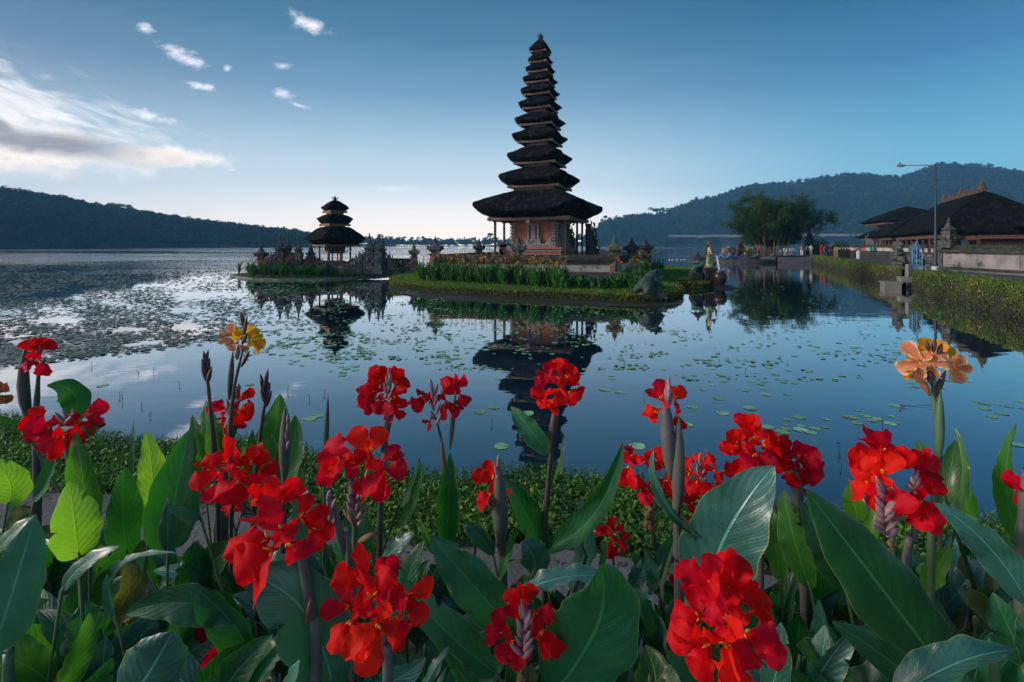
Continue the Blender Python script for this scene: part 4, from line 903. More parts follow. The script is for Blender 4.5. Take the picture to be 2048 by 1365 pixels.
# lamp post
lx = P(1871, 520, 28.6); lpst = thing('lamp_post', 'tall slim dark street lamp with one long arm reaching left', 'street lamp', (lx.x, lx.y, .86), 0)
ironm = mat('lamp_iron', (.035, .05, .05), .5, metal=.3)
MB().lathe([(.19, 0), (.19, .26), (.15, .3), (.13, .5), (.085, .62), (.07, 2.6), (.05, 2.7), (.045, 6.45), (.0, 6.5)], n=12).build('pole', ironm, lpst, smooth=True)
MB().tube([(.0, 0, 6.36), (-.5, 0, 6.42), (-1.9, 0, 6.42)], [.03, .026, .024], 6).build('arm', mat('lamp_arm', (.25, .27, .28), .5), lpst)
hd = MB().lathe([(0, -.28), (.06, -.24), (.10, 0), (.07, .22), (0, .26)], n=10, sx=1, sy=1).build('lamp_head', mat('lamp_grey', (.30, .32, .33), .5), lpst); hd.scale = (1.0, .8, 1.0); hd.rotation_euler = (0, math.radians(90), 0); hd.location = (-2.1, 0, 6.41)
MB().lathe([(.03, 0), (.045, .05), (.03, .12), (0, .14)], (-2.15, 0, 6.47), 8).build('sensor', ironm, lpst)
MB().lathe([(.196, .10), (.198, .12), (.198, .32), (.16, .345)], n=14).build('paint_band', [mat('band_white', (.6, .6, .6), .6)], lpst)
MB().box((0, -.199, .2), (.2, .006, .05)).box((-.05, -.199, .26), (.1, .006, .02)).build('lettering', ironm, lpst)
wr = P(1853, 535, 29.0); MB().box((wr.x, wr.y, 1.05), (.5, .8, .4), top=.55, skew=(.1, 0)).box((wr.x - .3, wr.y, .93), (.35, .75, .15), top=.6).jitter(.02, 4); kb = MB().box((0, 0, .22), (.42, .7, .44), top=.6, skew=(.08, 0)).box((-.33, 0, .08), (.36, .66, .16), top=.6).build('kerb_block', pavem, None, loc=(wr.x, wr.y, .86)); tag(kb, 'pale stepped kerb stone at the foot of the lamp post', 'kerb stone')

# ---------------------------------------------------------------- grey plastered wall on the right with mossy coping
W0, W1 = Vector((28.6, 31.5, .86)), Vector((27.6, 17.0, .86)); d_ = W1 - W0; L = d_.length
gw = thing('boundary_wall', 'peeling pale plaster wall with mossy dark coping along the road', 'wall', tuple(W0), math.atan2(d_.y, d_.x))
peel = mat('peeling_plaster', (.36, .32, .31), .9, (.24, .21, .20), 1.5, bump=.7, bscale=12, c3=(.10, .095, .085), c3s=1.1)
MB().box((L / 2, 0, .72), (L, .4, 1.0)).box((5.2, -.21, .74), (.3, .06, 1.02)).box((11, -.21, .74), (.3, .06, 1.02)).jitter(.0, 1).build('plaster', peel, gw)
MB().box((L / 2, 0, .11), (L, .55, .22)).build('footing', moss_stone, gw)
mb = MB(); mb.grid(lambda a, b: Vector((a * L, (-.42, -.36, 0, .36, .42)[int(round(b * 4))], (1.14, 1.28, 1.62, 1.28, 1.14)[int(round(b * 4))] + noise.noise(Vector((a * 30, b * 3, 0))) * .05)), 90, 4); mb.box((L / 2, 0, 1.2), (L, .7, .06)); mb.build('coping', moss_stone, gw, smooth=False)
c = np.column_stack([rng.random(2500) * L, rng.normal(size=2500) * .2, 1.28 + rng.random(2500) * .3]); link('moss', leafmesh('moss', c, .05, .03, mossm, ndir=(0, 0, 1)), gw)
MB().box((0, 0, .9), (.5, .6, 1.8)).box((0, 0, 1.85), (.7, .8, .14)).box((0, -.32, 1.2), (.2, .08, .5)).jitter(.03, 3).build('end_pier', stone, gw)
g2 = spire('carved_statue', 'dark carved stone statue standing on the left end of the plaster wall', 28.5, 31.0, 1.9, .9, 2.3, rz=.3, seed=13, m=guardm)
q = [W0 + Vector((-.9, 1, 0)), W0 + Vector((-.2, 1, 0)), W1 + Vector((-.25, -6, 0)), W1 + Vector((-1.1, -6, 0))]
poly('verge', [tuple(p)[:2] for p in q][::-1], .90, mat('verge_ground', (.05, .05, .03), .95, (.04, .065, .02), 1.2, bump=.5)); poly('kerb', [(27.45, 32.5), (27.62, 32.5), (26.5, 11), (26.33, 11)][::-1], .95, pavem)

# ---------------------------------------------------------------- temple halls
halls = 'thatched temple halls across the road'; terra = mat('terracotta_beam', (.22, .09, .055), .75, (.14, .06, .04), 8, bump=.4, bscale=30); darkw = mat('dark_hall', (.03, .022, .02), .85, (.05, .03, .025), 2)
roofm = mat('old_thatch', (.005, .006, .007), 1.0, (.012, .012, .013), 1.2, bump=1.0, bscale=9, stretch=(3, 3, 1), c3=(.022, .025, .025), c3s=.7, spec=.06)
ornm = mat('ridge_ornament', (.12, .08, .055), .85, (.07, .045, .035), 10, bump=.6, bscale=30)
def hall(label, cx, cy, ang, hl, hw, zr, ze, ridge, z0=.86, orn=0, posts=6, wall=0.5, crown=False, platform=.5, gates=True, grp=halls, depth_w=1.0):
    """hip roofed hall; ang = direction of the long axis"""
    t = thing('temple_hall', label, 'building', (cx, cy, z0), ang, grp); ze -= z0; zr -= z0; mb = MB(); nu, nv = 40, 14
    def half(u_, v_, s):
        x = (u_ * 2 - 1) * hl; xr = max(-ridge, min(ridge, x * ridge / hl if ridge else 0)); f = v_
        X = xr + (x - xr) * f; Yy = s * hw * f * 1.0; z = zr - (zr - ze) * (f ** 1.12) + .10 * math.sin(f * math.pi)
        n_ = noise.noise(Vector((X * 1.1 + cx, Yy * 1.1, z))) * .06 * f; return Vector((X, Yy, z + n_))
    for s in (-1, 1): mb.grid(lambda a, b: half(a, b, s), nu, nv)
    for s in (-1, 1):
        mb.grid(lambda a, b: Vector((s * (ridge + (hl - ridge) * b), (a * 2 - 1) * hw * b, zr - (zr - ze) * b ** 1.12 + .10 * math.sin(b * math.pi) + noise.noise(Vector((a * 5, b * 5 + cy, s))) * .05 * b)), 20, nv)
    # thick eave
    for s in (-1, 1):
        mb.grid(lambda a, b: Vector(((a * 2 - 1) * hl * (1 - .06 * b), s * hw * (1 - .13 * b), ze - .26 * b + noise.noise(Vector((a * 30, s, 0))) * .03)), 60, 2)
        mb.grid(lambda a, b: Vector((s * hl * (1 - .06 * b), (a * 2 - 1) * hw * (1 - .13 * b), ze - .26 * b)), 30, 2)
    mb.box((0, 0, ze - .22), (hl * 1.8, hw * 1.66, .04)); mb.build('roof', roofm, t, smooth=True); iw, il = hw * .83, hl * .91
    mb = MB()
    for s in (-1, 1): mb.box((0, s * iw, ze - .36), (il * 2, .14, .26)); mb.box((s * il, 0, ze - .36), (.14, iw * 2 - .16, .26)); mb.box((0, s * (iw + .09), ze - .27), (il * 2 + .1, .05, .07)); mb.box((s * (il + .09), 0, ze - .27), (.05, iw * 2, .07))
    k = int(il * 2 / .3)
    for i in range(k):
        for s in (-1, 1): mb.box((-il + (i + .5) * 2 * il / k, s * (iw + .01), ze - .53), (.16, .05, .09))
    mb.build('eave_beam', terra, t)
    pw = mat('hall_post', (.12, .05, .035), .8, (.08, .035, .025), 5)
    for i in range(posts):
        x = -il * .94 + i * 2 * il * .94 / (posts - 1)
        for s in (-1, 1): MB().box((x, s * iw * .94, (ze - .4 + .5) / 2), (.17, .17, ze - .9), m=0).box((x, s * iw * .94, .62), (.34, .34, .26), top=.7, m=1).build('post', [pw, stonel], t)
    MB().box((0, 0, platform / 2), (il * 2.05, iw * 2.05, platform)).box((0, 0, platform + .03), (il * 2.0, iw * 2.0, .06)).build('platform', stone, t)
    if wall: MB().box((0, iw * .15 * depth_w, (ze - .4) * .5), (il * 1.7, iw * 1.1, ze - .45)).build('inner_wall', darkw, t)
    if orn:
        mb = MB(); mb.box((0, 0, zr + .06), (ridge * 2, .22, .3)); r = random.Random(int(cx * 10))
        for i in range(orn):
            x = -ridge + (i + .5) * 2 * ridge / orn; hh = (1.0 if i in (0, orn // 2, orn - 1) else .6) * r.uniform(.8, 1.15); mb.lathe([(hh * .28, zr + .1), (hh * .24, zr + .1 + hh * .3), (hh * .16, zr + .1 + hh * .35), (hh * .18, zr + .1 + hh * .5), (hh * .06, zr + .1 + hh * .7), (0, zr + .1 + hh)], (x, 0, 0), 7)
            for q in (-1, 1): flame(mb, (x + q * hh * .15, 0, zr + .2), (q * hh * .22, 0, 0), hh * .5, .07)
            for q in range(3): mb.box((x + (q - 1) * 2 * ridge / orn / 3, 0, zr + .25), (.12, .12, .2 + .2 * r.random()))
        mb.jitter(.03, 5); mb.build('ridge_ornament', ornm, t)
    if crown:
        mb = MB(); mb.lathe([(.42, zr - .05), (.4, zr + .1), (.28, zr + .3), (.34, zr + .42), (.36, zr + .5), (.2, zr + .6), (.22, zr + .7), (.08, zr + .8), (.1, zr + .88), (0, zr + 1.15)], n=10)
        for a_ in range(4): q = a_ * 1.57; flame(mb, (math.cos(q) * .3, math.sin(q) * .3, zr + .4), (math.cos(q) * .25, math.sin(q) * .25, 0), .45, .06)
        mb.build('crown', mat('stone_crown', (.30, .26, .22), .9, (.18, .15, .12), 8, bump=.5), t)
    return t
ax = math.atan2(.862, .507)
big = hall('long thatched hall with tall gilded ridge ornaments and open posts', 43.1, 45.6, ax, 10.4, 3.9, 7.05, 3.62, 6.4, orn=11, posts=8, wall=0)
hall('square thatched pavilion with a pale stone crown on its roof', 40.5, 32.5, ax, 4.6, 4.4, 6.3, 3.75, .15, crown=True, posts=4)
hall('thatched eave jutting in from the right edge above a carved bird', 36.3, 25.6, ax, 3.2, 3.2, 4.9, 3.35, .6, posts=3, wall=.5)
hall('low thatched hall nearest the plaster wall with a carved shrine', 38.5, 37.5, ax, 3.0, 2.4, 5.0, 3.45, .8, posts=3)
hall('far thatched hall with small gold ridge ornaments at the left end', 67.5, 80, 1.30, 9.0, 5.2, 6.4, 3.9, 4.2, orn=8, posts=6)
hall('middle thatched hall standing before the far one', 56.5, 66.5, 1.05, 8.6, 4.6, 6.6, 3.7, 2.2, posts=6, wall=.5)
hall('upper pyramid roofed hall rising behind the other roofs', 66, 79.5, 1.2, 5.2, 5.2, 8.9, 6.4, .1, posts=3, platform=3.2, wall=.5)
# far low wall with white panels in front of the halls
def farwall(label, a, b, z0=.86):
    a = Vector((*a, 0)); b = Vector((*b, 0)); d = b - a; L = d.length; t = thing('courtyard_wall', label, 'wall', (a.x, a.y, z0), math.atan2(d.y, d.x), 'courtyard walls before the halls')
    MB().box((L / 2, 0, .45), (L, .4, .9)).build('base', stone2, t); mb = MB(); k = max(1, int(L / 5)); 
    for i in range(k): mb.box(((i + .5) * L / k, -.03, 1.1), (L / k - 1.4, .42, .4))
    mb.build('white_panel', cream, t); mb = MB(); mb.box((L / 2, 0, 1.1), (L, .38, .42)); mb.build('brick', redbrick, t); MB().box((L / 2, 0, 1.42), (L, .6, .22)).box((L / 2, 0, 1.58), (L, .7, .12), top=.9).build('coping', moss_stone, t)
farwall('dark courtyard wall with white panels left of the posts', (44.5, 66.0), (43.3, 52.5)); farwall('end of the courtyard wall behind the two guardians', (43.3, 52.5), (40.0, 44.5)); farwall('courtyard wall running left towards the crowd', (44.5, 66.5), (60, 72))
MB_ = thing('notice_board', 'small green sign board on the dark courtyard wall', 'sign', (P(1742, 505, 57).x, P(1742, 505, 57).y, .86), 1.4); MB().box((0, -.05, 1.0), (.06, .06, 1.2)).build('stake', woodm, MB_); MB().box((0, -.1, 1.15), (.9, .04, .45)).build('board', mat('sign_green', (.03, .30, .20), .5), MB_)
mb = MB(); [mb.box((-.3 + .2 * k, -.123, 1.2), (.12, .004, .14)) for k in range(4)]; mb.build('lettering', mat('sign_white', (.5, .6, .55), .6), MB_)
tb = thing('bin', 'small white bin standing before the dark courtyard wall', 'bin', (P(1717, 515, 56).x, 56, .86)); MB().lathe([(.2, 0), (.24, .75), (.26, .78), (.2, .84), (.1, .95), (0, .96)], n=12).build('body', mat('bin_white', (.55, .56, .56), .5), tb)
pl = thing('planter', 'brown slatted planter with a dark shrub left of the courtyard wall', 'planter', (P(1683, 510, 60).x, 60, .86)); mb = MB(); [mb.box((-.7 + .2 * k, -.5, .55), (.17, .06, 1.05)) for k in range(8)]; mb.box((0, 0, .5), (1.5, .9, .95)); mb.build('box', mat('planter_wood', (.14, .08, .06), .8), pl)
b = in_ball(700); link('shrub', leafmesh('shrub', b * (.95, .8, .75) + (0, 0, 1.5), .08, .04, mat('dark_leaves', (.02, .045, .02), .8, tone=True)), pl)

# ---------------------------------------------------------------- bamboo islet
bi = [G(1432, 524), G(1450, 526), G(1500, 527), G(1540, 527), G(1590, 525), G(1625, 522), (44, 73), (38, 80), (30, 80), (28.5, 73)]
bil = island('bamboo_islet', bi, [(-.1, -.5, 0), (0, .2, 0), (.15, .42, 0), (.6, .5, 1)], 1, [stone2, soilm], k=3)
cx, cy = P(1542, 515, 71).x, 71.5
bam = thing('bamboo_clump', 'great leafy bamboo clump with orange culms on the far islet', 'bamboo', (cx, cy, .48)); culm = mat('bamboo_culm', (.35, .19, .05), .5, (.22, .14, .04), 2)
random.seed(4); tips = []
for i in range(46):
    a = random.uniform(0, 6.28); r0 = random.uniform(.1, 2.6); b0 = Vector((math.cos(a) * r0 * 1.1, math.sin(a) * r0 * .6, 0)); lean = random.uniform(.05, .55); hh = random.uniform(7.0, 10.8) * (1 - .25 * lean); d = Vector((math.cos(a), math.sin(a) * .6, 0)) * (1.2 + r0 * .5)
    if i == 0: d = Vector((-3.4, 0, 0)); hh = 10.9
    if i == 1: d = Vector((6.2, 0, 0)); hh = 7.4; b0 = Vector((1.8, 0, 0))
    if i == 2: d = Vector((5.0, 0, 0)); hh = 7.9; b0 = Vector((1.6, 0, 0))
    if i == 3: d = Vector((-4.4, 0, 0)); hh = 6.2; b0 = Vector((-1.6, 0, 0))
    if i == 4: d = Vector((4.2, 0, 0)); hh = 6.0; b0 = Vector((1.9, 0, 0))
    pts = [b0 + d * (lean * t_ + .75 * t_ ** 3) + Vector((0, 0, hh * t_ * (1 - .13 * t_ ** 3))) for t_ in (0, .2, .4, .6, .8, .92, 1)]
    MB().tube(pts, [.06, .055, .05, .04, .03, .02, .01], 5).build('culm', culm, bam, smooth=True)
    for t_ in np.linspace(.36, 1, 11): k = min(5, int(t_ * 6)); f = t_ * 6 - k; tips.append((pts[k].lerp(pts[k + 1], f), .5 + .62 * math.sin(min(1, t_) * 2.6)))
cs = []; nd = []
for p, r in tips:
    for _ in range(3):
        e = p + Vector((random.gauss(0, r * .62), random.gauss(0, r * .62), random.gauss(-.25, r * .6))); b = in_ball(70); cs.append(b * (.66, .66, .5) + np.array(e)); 
cs = np.concatenate(cs); cs = cs[cs[:, 2] > 1.7 + np.abs(cs[:, 0] + .2) * .10]
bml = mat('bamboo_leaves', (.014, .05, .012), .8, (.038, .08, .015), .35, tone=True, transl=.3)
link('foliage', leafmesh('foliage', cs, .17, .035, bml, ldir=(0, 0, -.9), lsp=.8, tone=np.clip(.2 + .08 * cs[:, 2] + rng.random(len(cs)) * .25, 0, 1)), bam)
# dragon rim
def dragon(label, pts, col, group='dragon bodies coiling round the islet'):
    t = thing('dragon_rail', label, 'sculpture', (pts[0][0], pts[0][1], .5), 0, group); o0 = Vector((pts[0][0], pts[0][1], .5)); P3 = []
    for i in range(len(pts) - 1):
        a, b = Vector(pts[i]), Vector(pts[i + 1])
        for k in range(8): f = k / 8; P3.append(a.lerp(b, f) + Vector((0, 0, -.42 * math.sin(f * math.pi) ** .8)) - o0)
    P3.append(Vector(pts[-1]) - o0); n = len(P3); MB().tube(P3, [.13 + .10 * math.sin(min(1, i / n * 1.2) * math.pi) ** .5 for i in range(n)], 8).build('body', col, t, smooth=True)
    for i in range(0, n, 8): MB().blob(P3[i], (.16, .16, .22), amp=.3, seed=i).build('scroll', mat('coral_paint', (.5, .2, .12), .6), t)
bl = mat('dragon_blue', (.035, .09, .24), .6, (.06, .14, .32), 6); gr = mat('dragon_green', (.03, .11, .08), .6, (.05, .16, .11), 6)
dragon('blue dragon body coiling along the left rim of the bamboo islet', [tuple(P(x, y, Y)) for x, y, Y in ((1431, 508, 67), (1444, 509, 66.5), (1459, 511, 66), (1490, 508, 66))], bl)
dragon('green dragon body coiling along the right rim of the bamboo islet', [tuple(P(x, y, Y)) for x, y, Y in ((1490, 509, 66), (1515, 510, 66), (1546, 511, 66), (1580, 510, 66.5))], gr)
rk = thing('boulder', 'pinkish grey boulder sitting on the left tip of the bamboo islet', 'rock', tuple(P(1457, 503, 69))); MB().blob((0, 0, .1), (.85, .6, .62), amp=.5, fr=1.6, sub=3).blob((.75, .1, 0), (.35, .4, .5), amp=.5, fr=1.8, sub=3).build('stone', mat('pink_rock', (.28, .2, .17), .9, (.12, .1, .1), 2, bump=.6), rk)
bush('shrub', 'round green bush at the foot of the bamboo clump', P(1497, 512, 67).x, 67, .7, .8, 900, size=.07, m=mat('lime_leaves', (.08, .13, .02), .7, tone=True, transl=.3))
spire('brick_gate_pillar', 'dark brick shrine pillar with a red side left of the bamboo', P(1480, 500, 70).x, 70, 3.1, 1.0, .66, seed=17, m=mat('brick_dark', (.10, .05, .035), .9, (.05, .04, .035), 4, bump=.5))
spire('carved_tower', 'tall dark many stepped stone tower right of the bamboo', P(1619, 500, 72).x, 72, 4.2, 1.5, .86, seed=18, m=stone2)
bush('shrub', 'green bush beside the dark stone tower', P(1638, 500, 73).x, 73, .86, 1.5, 1500, size=.1)
bt = thing('covered_boat', 'white rounded canopy boat moored behind the islet', 'boat', tuple(G(1577, 500.5, .3)[:2]) + (.0,), .1); bt.location = (P(1577, 500, 95).x, 95, 0); bt.scale = (.72, .8, .8)
MB().lathe([(0, .1), (2.3, .2), (2.6, .7), (2.5, .8)], n=20, sy=.45).build('hull', mat('boat_hull', (.4, .42, .45), .4), bt, smooth=True); MB().lathe([(2.3, 1.0), (2.35, 1.5), (2.0, 2.0), (1.2, 2.3), (0, 2.36)], n=20, p=3, sy=.5).build('canopy', mat('boat_white', (.5, .52, .55), .4), bt, smooth=True)
# ---------------------------------------------------------------- people on the far bank
skinm = mat('skin', (.32, .17, .11), .6); hairm = mat('hair', (.015, .012, .01), .6)
def person(label, px, Y, z, h, top, bottom, face, pose=0, group='visitors on the far bank'):
    X = (px - 1024) / F * Y; s = h / 1.7; t = thing('person', label, 'person', (X, Y, z), face, group); sc_ = lambda B: [tuple((tuple(v * s for v in p) if isinstance(p, tuple) else p * s) for p in b) for b in B]
    a = .22 if pose == 1 else .08; st = .12 if pose != 2 else .2
    B = [((0, 0, .92), (0, 0, 1.12), .13, .12), ((0, 0, 1.12), (0, 0, 1.36), .13, .16), ((0, 0, 1.42), (0, -.01, 1.52), .06, .055), ((0, -.015, 1.6), (.082, .098, .115)), ((0, -.11, 1.585), (.018, .025, .025))]
    for q in (-1, 1):
        fy_ = q * .12 if pose == 2 else 0; hand = (q * .12, -.3, 1.4) if pose == 1 else (q * .27, -.06, .82); elb = (q * .26, -.1, 1.12) if pose == 1 else (q * .25, .02, 1.1)
        B += [((q * .09, 0, .9), (q * st * .9, fy_ * .5, .48), .095, .062), ((q * st * .9, fy_ * .5, .48), (q * st, fy_ + .02, .08), .06, .04), ((q * st, fy_ + .02, .05), (q * st, fy_ - .14, .035), .042, .03), ((q * .18, 0, 1.37), elb, .055, .042), (elb, hand, .04, .03), (hand, (hand[0], hand[1] - .06, hand[2] - .03), .03, .022), ((q * .08, -.0, 1.6), (.015, .02, .03))]
    body = sculpt('body', sc_(B), skinm, t, .022 * s, 1)
    T = [((0, 0, .95), (0, 0, 1.37), .15, .172)] + [((q * .18, 0, 1.37), ((q * .26, -.1, 1.12) if pose == 1 else (q * .25, .02, 1.1)), .07, .06) for q in (-1, 1)]; sculpt('shirt', sc_(T), mat('cloth_' + top[0], top[1], .8), t, .025 * s, 1)
    L_ = [((0, 0, .95), (.155, .13, .12))] + [((q * .09, 0, .9), (q * st * .95, (q * .12 if pose == 2 else 0) * .8, .25), .11, .075) for q in (-1, 1)]; sculpt('trousers', sc_(L_), mat('cloth_' + bottom[0], bottom[1], .8), t, .025 * s, 1)
    sculpt('hair', sc_([((0, .02, 1.63), (.09, .105, .105)), ((0, .05, 1.57), (.08, .08, .09))]), hairm, t, .02 * s, 1)
red_, white_, black_, blue_, green_, grey_ = ('red', (.45, .02, .03)), ('white', (.6, .6, .62)), ('black', (.015, .015, .018)), ('blue', (.08, .25, .45)), ('green', (.05, .25, .08)), ('grey', (.22, .21, .22))
for a in [('person in dark clothes standing by the brick pillar', 1489, 69, .68, 1.65, black_, black_, .3, 1), ('person in a pale blue top left of the bamboo culms', 1506, 76, .68, 1.6, blue_, grey_, -.4, 0), ('person in black beside the one in pale blue', 1512, 77, .68, 1.65, black_, black_, .5, 0), ('person in white between the pillar and the bush', 1495, 76, .68, 1.55, white_, grey_, 0, 2),
          ('person in a pink red top close to the culms', 1518, 76, .68, 1.6, red_, black_, .2, 1), ('person in a grey top standing left of the stone tower', 1604, 66, .86, 1.6, grey_, white_, 2.8, 0), ('person in green behind the channel hedge', 1613, 67, .86, 1.55, green_, black_, .4, 0), ('person in a white shirt right of the stone tower', 1622, 66, .86, 1.65, white_, grey_, -.3, 1),
          ('person in bright red leading the group by the hedge', 1643, 62, .86, 1.7, red_, red_, .6, 2), ('smaller person in red next to the hedge corner', 1649, 59, .86, 1.5, red_, black_, .9, 0), ('person dressed in black at the end of the far hedge', 1663, 58, .86, 1.7, black_, black_, -.5, 0), ('second person in black beside the slatted planter', 1657, 59, .86, 1.62, black_, black_, .5, 1),
          ('person with dark cap far away on the terrace by the lake', 1670, 100, .9, 1.7, black_, grey_, 0, 0)]: person(*a)
# ---------------------------------------------------------------- fountain lady, dragon tail, lantern, jar and water jet
fx, fy_ = (1418 - 1024) / F * 28.2, 28.2
sg = thing('fountain_statue', 'painted statue of a crowned lady in gold cloth holding a spouting jar', 'statue', (fx, fy_, .42), .0)
MB().box((0, 0, .28), (.62, .6, .56)).box((0, 0, .60), (.74, .7, .08)).box((0, 0, .67), (.68, .64, .06)).box((0, 0, .05), (.74, .7, .1)).build('pedestal', stone2, sg)
MB().box((0, 0, .74), (.6, .56, .05)).build('red_slab', redbrick, sg)
sculpt('skirt', [((0, 0, .8), (0, 0, 1.2), .23, .17), ((.05, -.05, .82), (.1, -.04, 1.0), .2, .16)], mat('green_sarong', (.03, .25, .12), .5, (.35, .25, .04), 14), sg, .02, 2)
goldc = mat('gold_cloth', (.28, .19, .06), .7, (.36, .27, .12), 8)
sculpt('robe', [((0, 0, 1.05), (0, 0, 1.5), .16, .135), ((.03, -.02, 1.06), (.06, -.02, 1.3), .15, .12), ((0, 0, 1.5), (0, 0, 1.72), .115, .13)], goldc, sg, .02, 2)
B = [((0, 0, 1.68), (0, 0, 1.84), .13, .12), ((0, 0, 1.86), (.01, 0, 1.94), .05, .048), ((.02, -.01, 2.03), (.085, .08, .105)), ((.10, -.01, 2.02), (.02, .018, .022))]
for q in (-1, 1): B += [((0, q * .15, 1.8), (.06, q * .2, 1.55), .05, .042), ((.06, q * .2, 1.55), (.26, q * .07, 1.56), .04, .032)]
sculpt('body', B, mat('painted_skin', (.55, .40, .22), .5), sg, .018, 1)
sculpt('hair', [((-.06, 0, 2.02), (.08, .095, .11)), ((-.10, 0, 1.98), (-.17, 0, 1.5), .06, .04)], hairm, sg, .02, 1)
mb = MB(); mb.lathe([(.10, 2.09), (.13, 2.13), (.12, 2.17), (.10, 2.2), (.04, 2.26), (0, 2.3)], (.01, 0, 0), 10); [flame(mb, (.01 + math.cos(a) * .1, math.sin(a) * .1, 2.12), (math.cos(a) * .05, math.sin(a) * .05, 0), .16, .025) for a in (0, 1.05, 2.1, 3.14, 4.2, 5.2)]; mb.build('crown', goldm, sg)
MB().lathe([(0, 0), (.09, .02), (.13, .08), (.10, .15), (.05, .19), (.065, .22)], n=12).build('water_jar', goldc, sg, smooth=True).location = (.30, 0, 1.48)
MB().tube([(-.16, -.16, 1.5), (-.06, -.19, 1.3), (-.16, -.2, 1.0)], [.03, .04, .03], 6, flat=.5).build('sash', bl, sg)
tl = thing('dragon_tail', 'curled green dragon tail behind the fountain lady', 'sculpture', (fx - .55, fy_ + .1, .42)); MB().tube([(-.2, 0, .2), (-.38, 0, .5), (-.34, 0, .78), (-.12, 0, .78), (.1, 0, .85), (.35, .1, 1.15), (.55, .2, 1.1), (1.0, .3, .9), (1.15, .2, 1.1), (1.05, .15, 1.35)], [.16, .17, .16, .14, .15, .14, .12, .12, .10, .03], 9).build('coil', gr, tl, smooth=True); MB().box((-.2, 0, .2), (.6, .6, .45)).build('base', stone2, tl)
ln = thing('stone_lantern', 'small black pagoda shaped lantern left of the fountain lady', 'lantern', ((1396 - 1024) / F * 28.6, 28.6, .42)); MB().box((0, 0, .35), (.34, .34, .7)).box((0, 0, .74), (.5, .5, .1)).build('post', stone2, ln)
mb = MB(); mb.lathe([(.34, .94), (.36, .97), (.30, 1.0)], n=16, p=5); mb.lathe([(.36, 1.2), (.34, 1.24), (.16, 1.36), (.12, 1.4), (.15, 1.43), (.05, 1.5), (.06, 1.55), (0, 1.72)], n=16, p=5); [flame(mb, (math.cos(a) * .38, math.sin(a) * .38, 1.2), (math.cos(a) * .08, math.sin(a) * .08, 0), .12, .03) for a in (.785, 2.356, 3.927, 5.498)]; mb.box((0, 0, .85), (.3, .3, .16)); mb.build('roof', stone2, ln)
mb = MB(); [mb.box((sx * .13, sy * .13, 1.1), (.05, .05, .22)) for sx in (-1, 1) for sy in (-1, 1)]; mb.build('lamp_posts', mat('lantern_glass', (.35, .25, .12), .5), ln)
jp = Vector(((1440 - 1024) / F * 27.6, 27.6, 0)); jr = thing('clay_jar', 'round brown clay jar catching the water jet', 'jar', (jp.x, jp.y, .1)); MB().lathe([(.18, 0), (.26, .1), (.38, .42), (.40, .6), (.30, .78), (.24, .82), (.30, .88), (.27, .88), (.20, .8)], n=20).build('pot', mat('clay', (.05, .024, .018), .35, (.03, .018, .015), 3), jr, smooth=True)
MB().box((.0, 0, -.02), (1.1, .9, .14)).box((.15, -.1, -.1), (1.3, 1.0, .1)).build('slab', stone2, jr)
wj = MB(); a = Vector((fx + .38, fy_, 1.72 + .2)); b = Vector((jp.x - .02, jp.y, .95)); pts = [a.lerp(b, t_) + Vector((0, 0, .30 * math.sin(t_ * math.pi) * (1 - t_ * .3))) for t_ in np.linspace(0, 1, 12)]
for k in range(5): o_ = Vector((random.uniform(-.02, .02), random.uniform(-.02, .02), 0)); wj.tube([p + o_ * (1 + 2 * i / 12) + Vector((random.uniform(-.008, .008),) * 3) for i, p in enumerate(pts)], [.014 + .012 * random.random() for _ in pts], 6)
for k in range(40): f = random.random(); i = int(f * 11); wj.blob(pts[i].lerp(pts[min(11, i + 1)], f * 11 - i) + Vector((random.uniform(-.05, .05), random.uniform(-.05, .05), random.uniform(-.05, .02))) * f * 2, random.uniform(.008, .018), amp=0, sub=1)
tag(wj.build('water_jet', mat('falling_water', (.75, .85, .9), .15, transl=.5, spec=.8), smooth=True), 'white arc of water falling from the lady into the clay jar', 'water jet')
# ---------------------------------------------------------------- near bank: soil, path and ground cover
random.seed(33)
def ye(x): return 4.32 - .2 * x + .12 * math.sin(x * 1.7) + .07 * math.sin(x * 4.1 + 1)      # water's edge of the near bank
bx = np.linspace(-9, 8, 90)
mb = MB()
def gnd(a, b):
    x = -9 + 17 * a; e = ye(x); y = -1.5 + (e + 1.5 + .25) * b; dd = e - y
    z = .33 if dd > .5 else (.36 + .05 * noise.noise(Vector((x * 3, y * 3, 0))) if dd > .08 else (.25 if dd > -.1 else -.3)); return Vector((x, y, z))
mb.grid(gnd, 110, 60); tag(mb.build('flower_bed_ground', mat('bed_soil', (.03, .022, .016), .95, (.055, .04, .03), 5, bump=.8, bscale=30), smooth=True), kind='structure')
pathm = mat('path_concrete', (.13, .12, .125), .85, (.19, .18, .18), 2.5, bump=.6, bscale=40, c3=(.10, .11, .07), c3s=2)
mb = MB()
for i in range(22):
    x0, x1 = -8.5 + i * .75, -8.5 + (i + 1) * .75 - .012; f = lambda x, o: (x, 4.32 - .2 * x - o)
    mb.add([(*f(x0, 1.82), .365), (*f(x1, 1.82), .365), (*f(x1, .92), .365), (*f(x0, .92), .365), (*f(x0, 1.82), .2), (*f(x1, 1.82), .2), (*f(x1, .92), .2), (*f(x0, .92), .2)], [(0, 1, 2, 3), (0, 4, 5, 1), (2, 6, 7, 3), (1, 5, 6, 2), (3, 7, 4, 0)])
tag(mb.build('path', pathm), kind='structure')
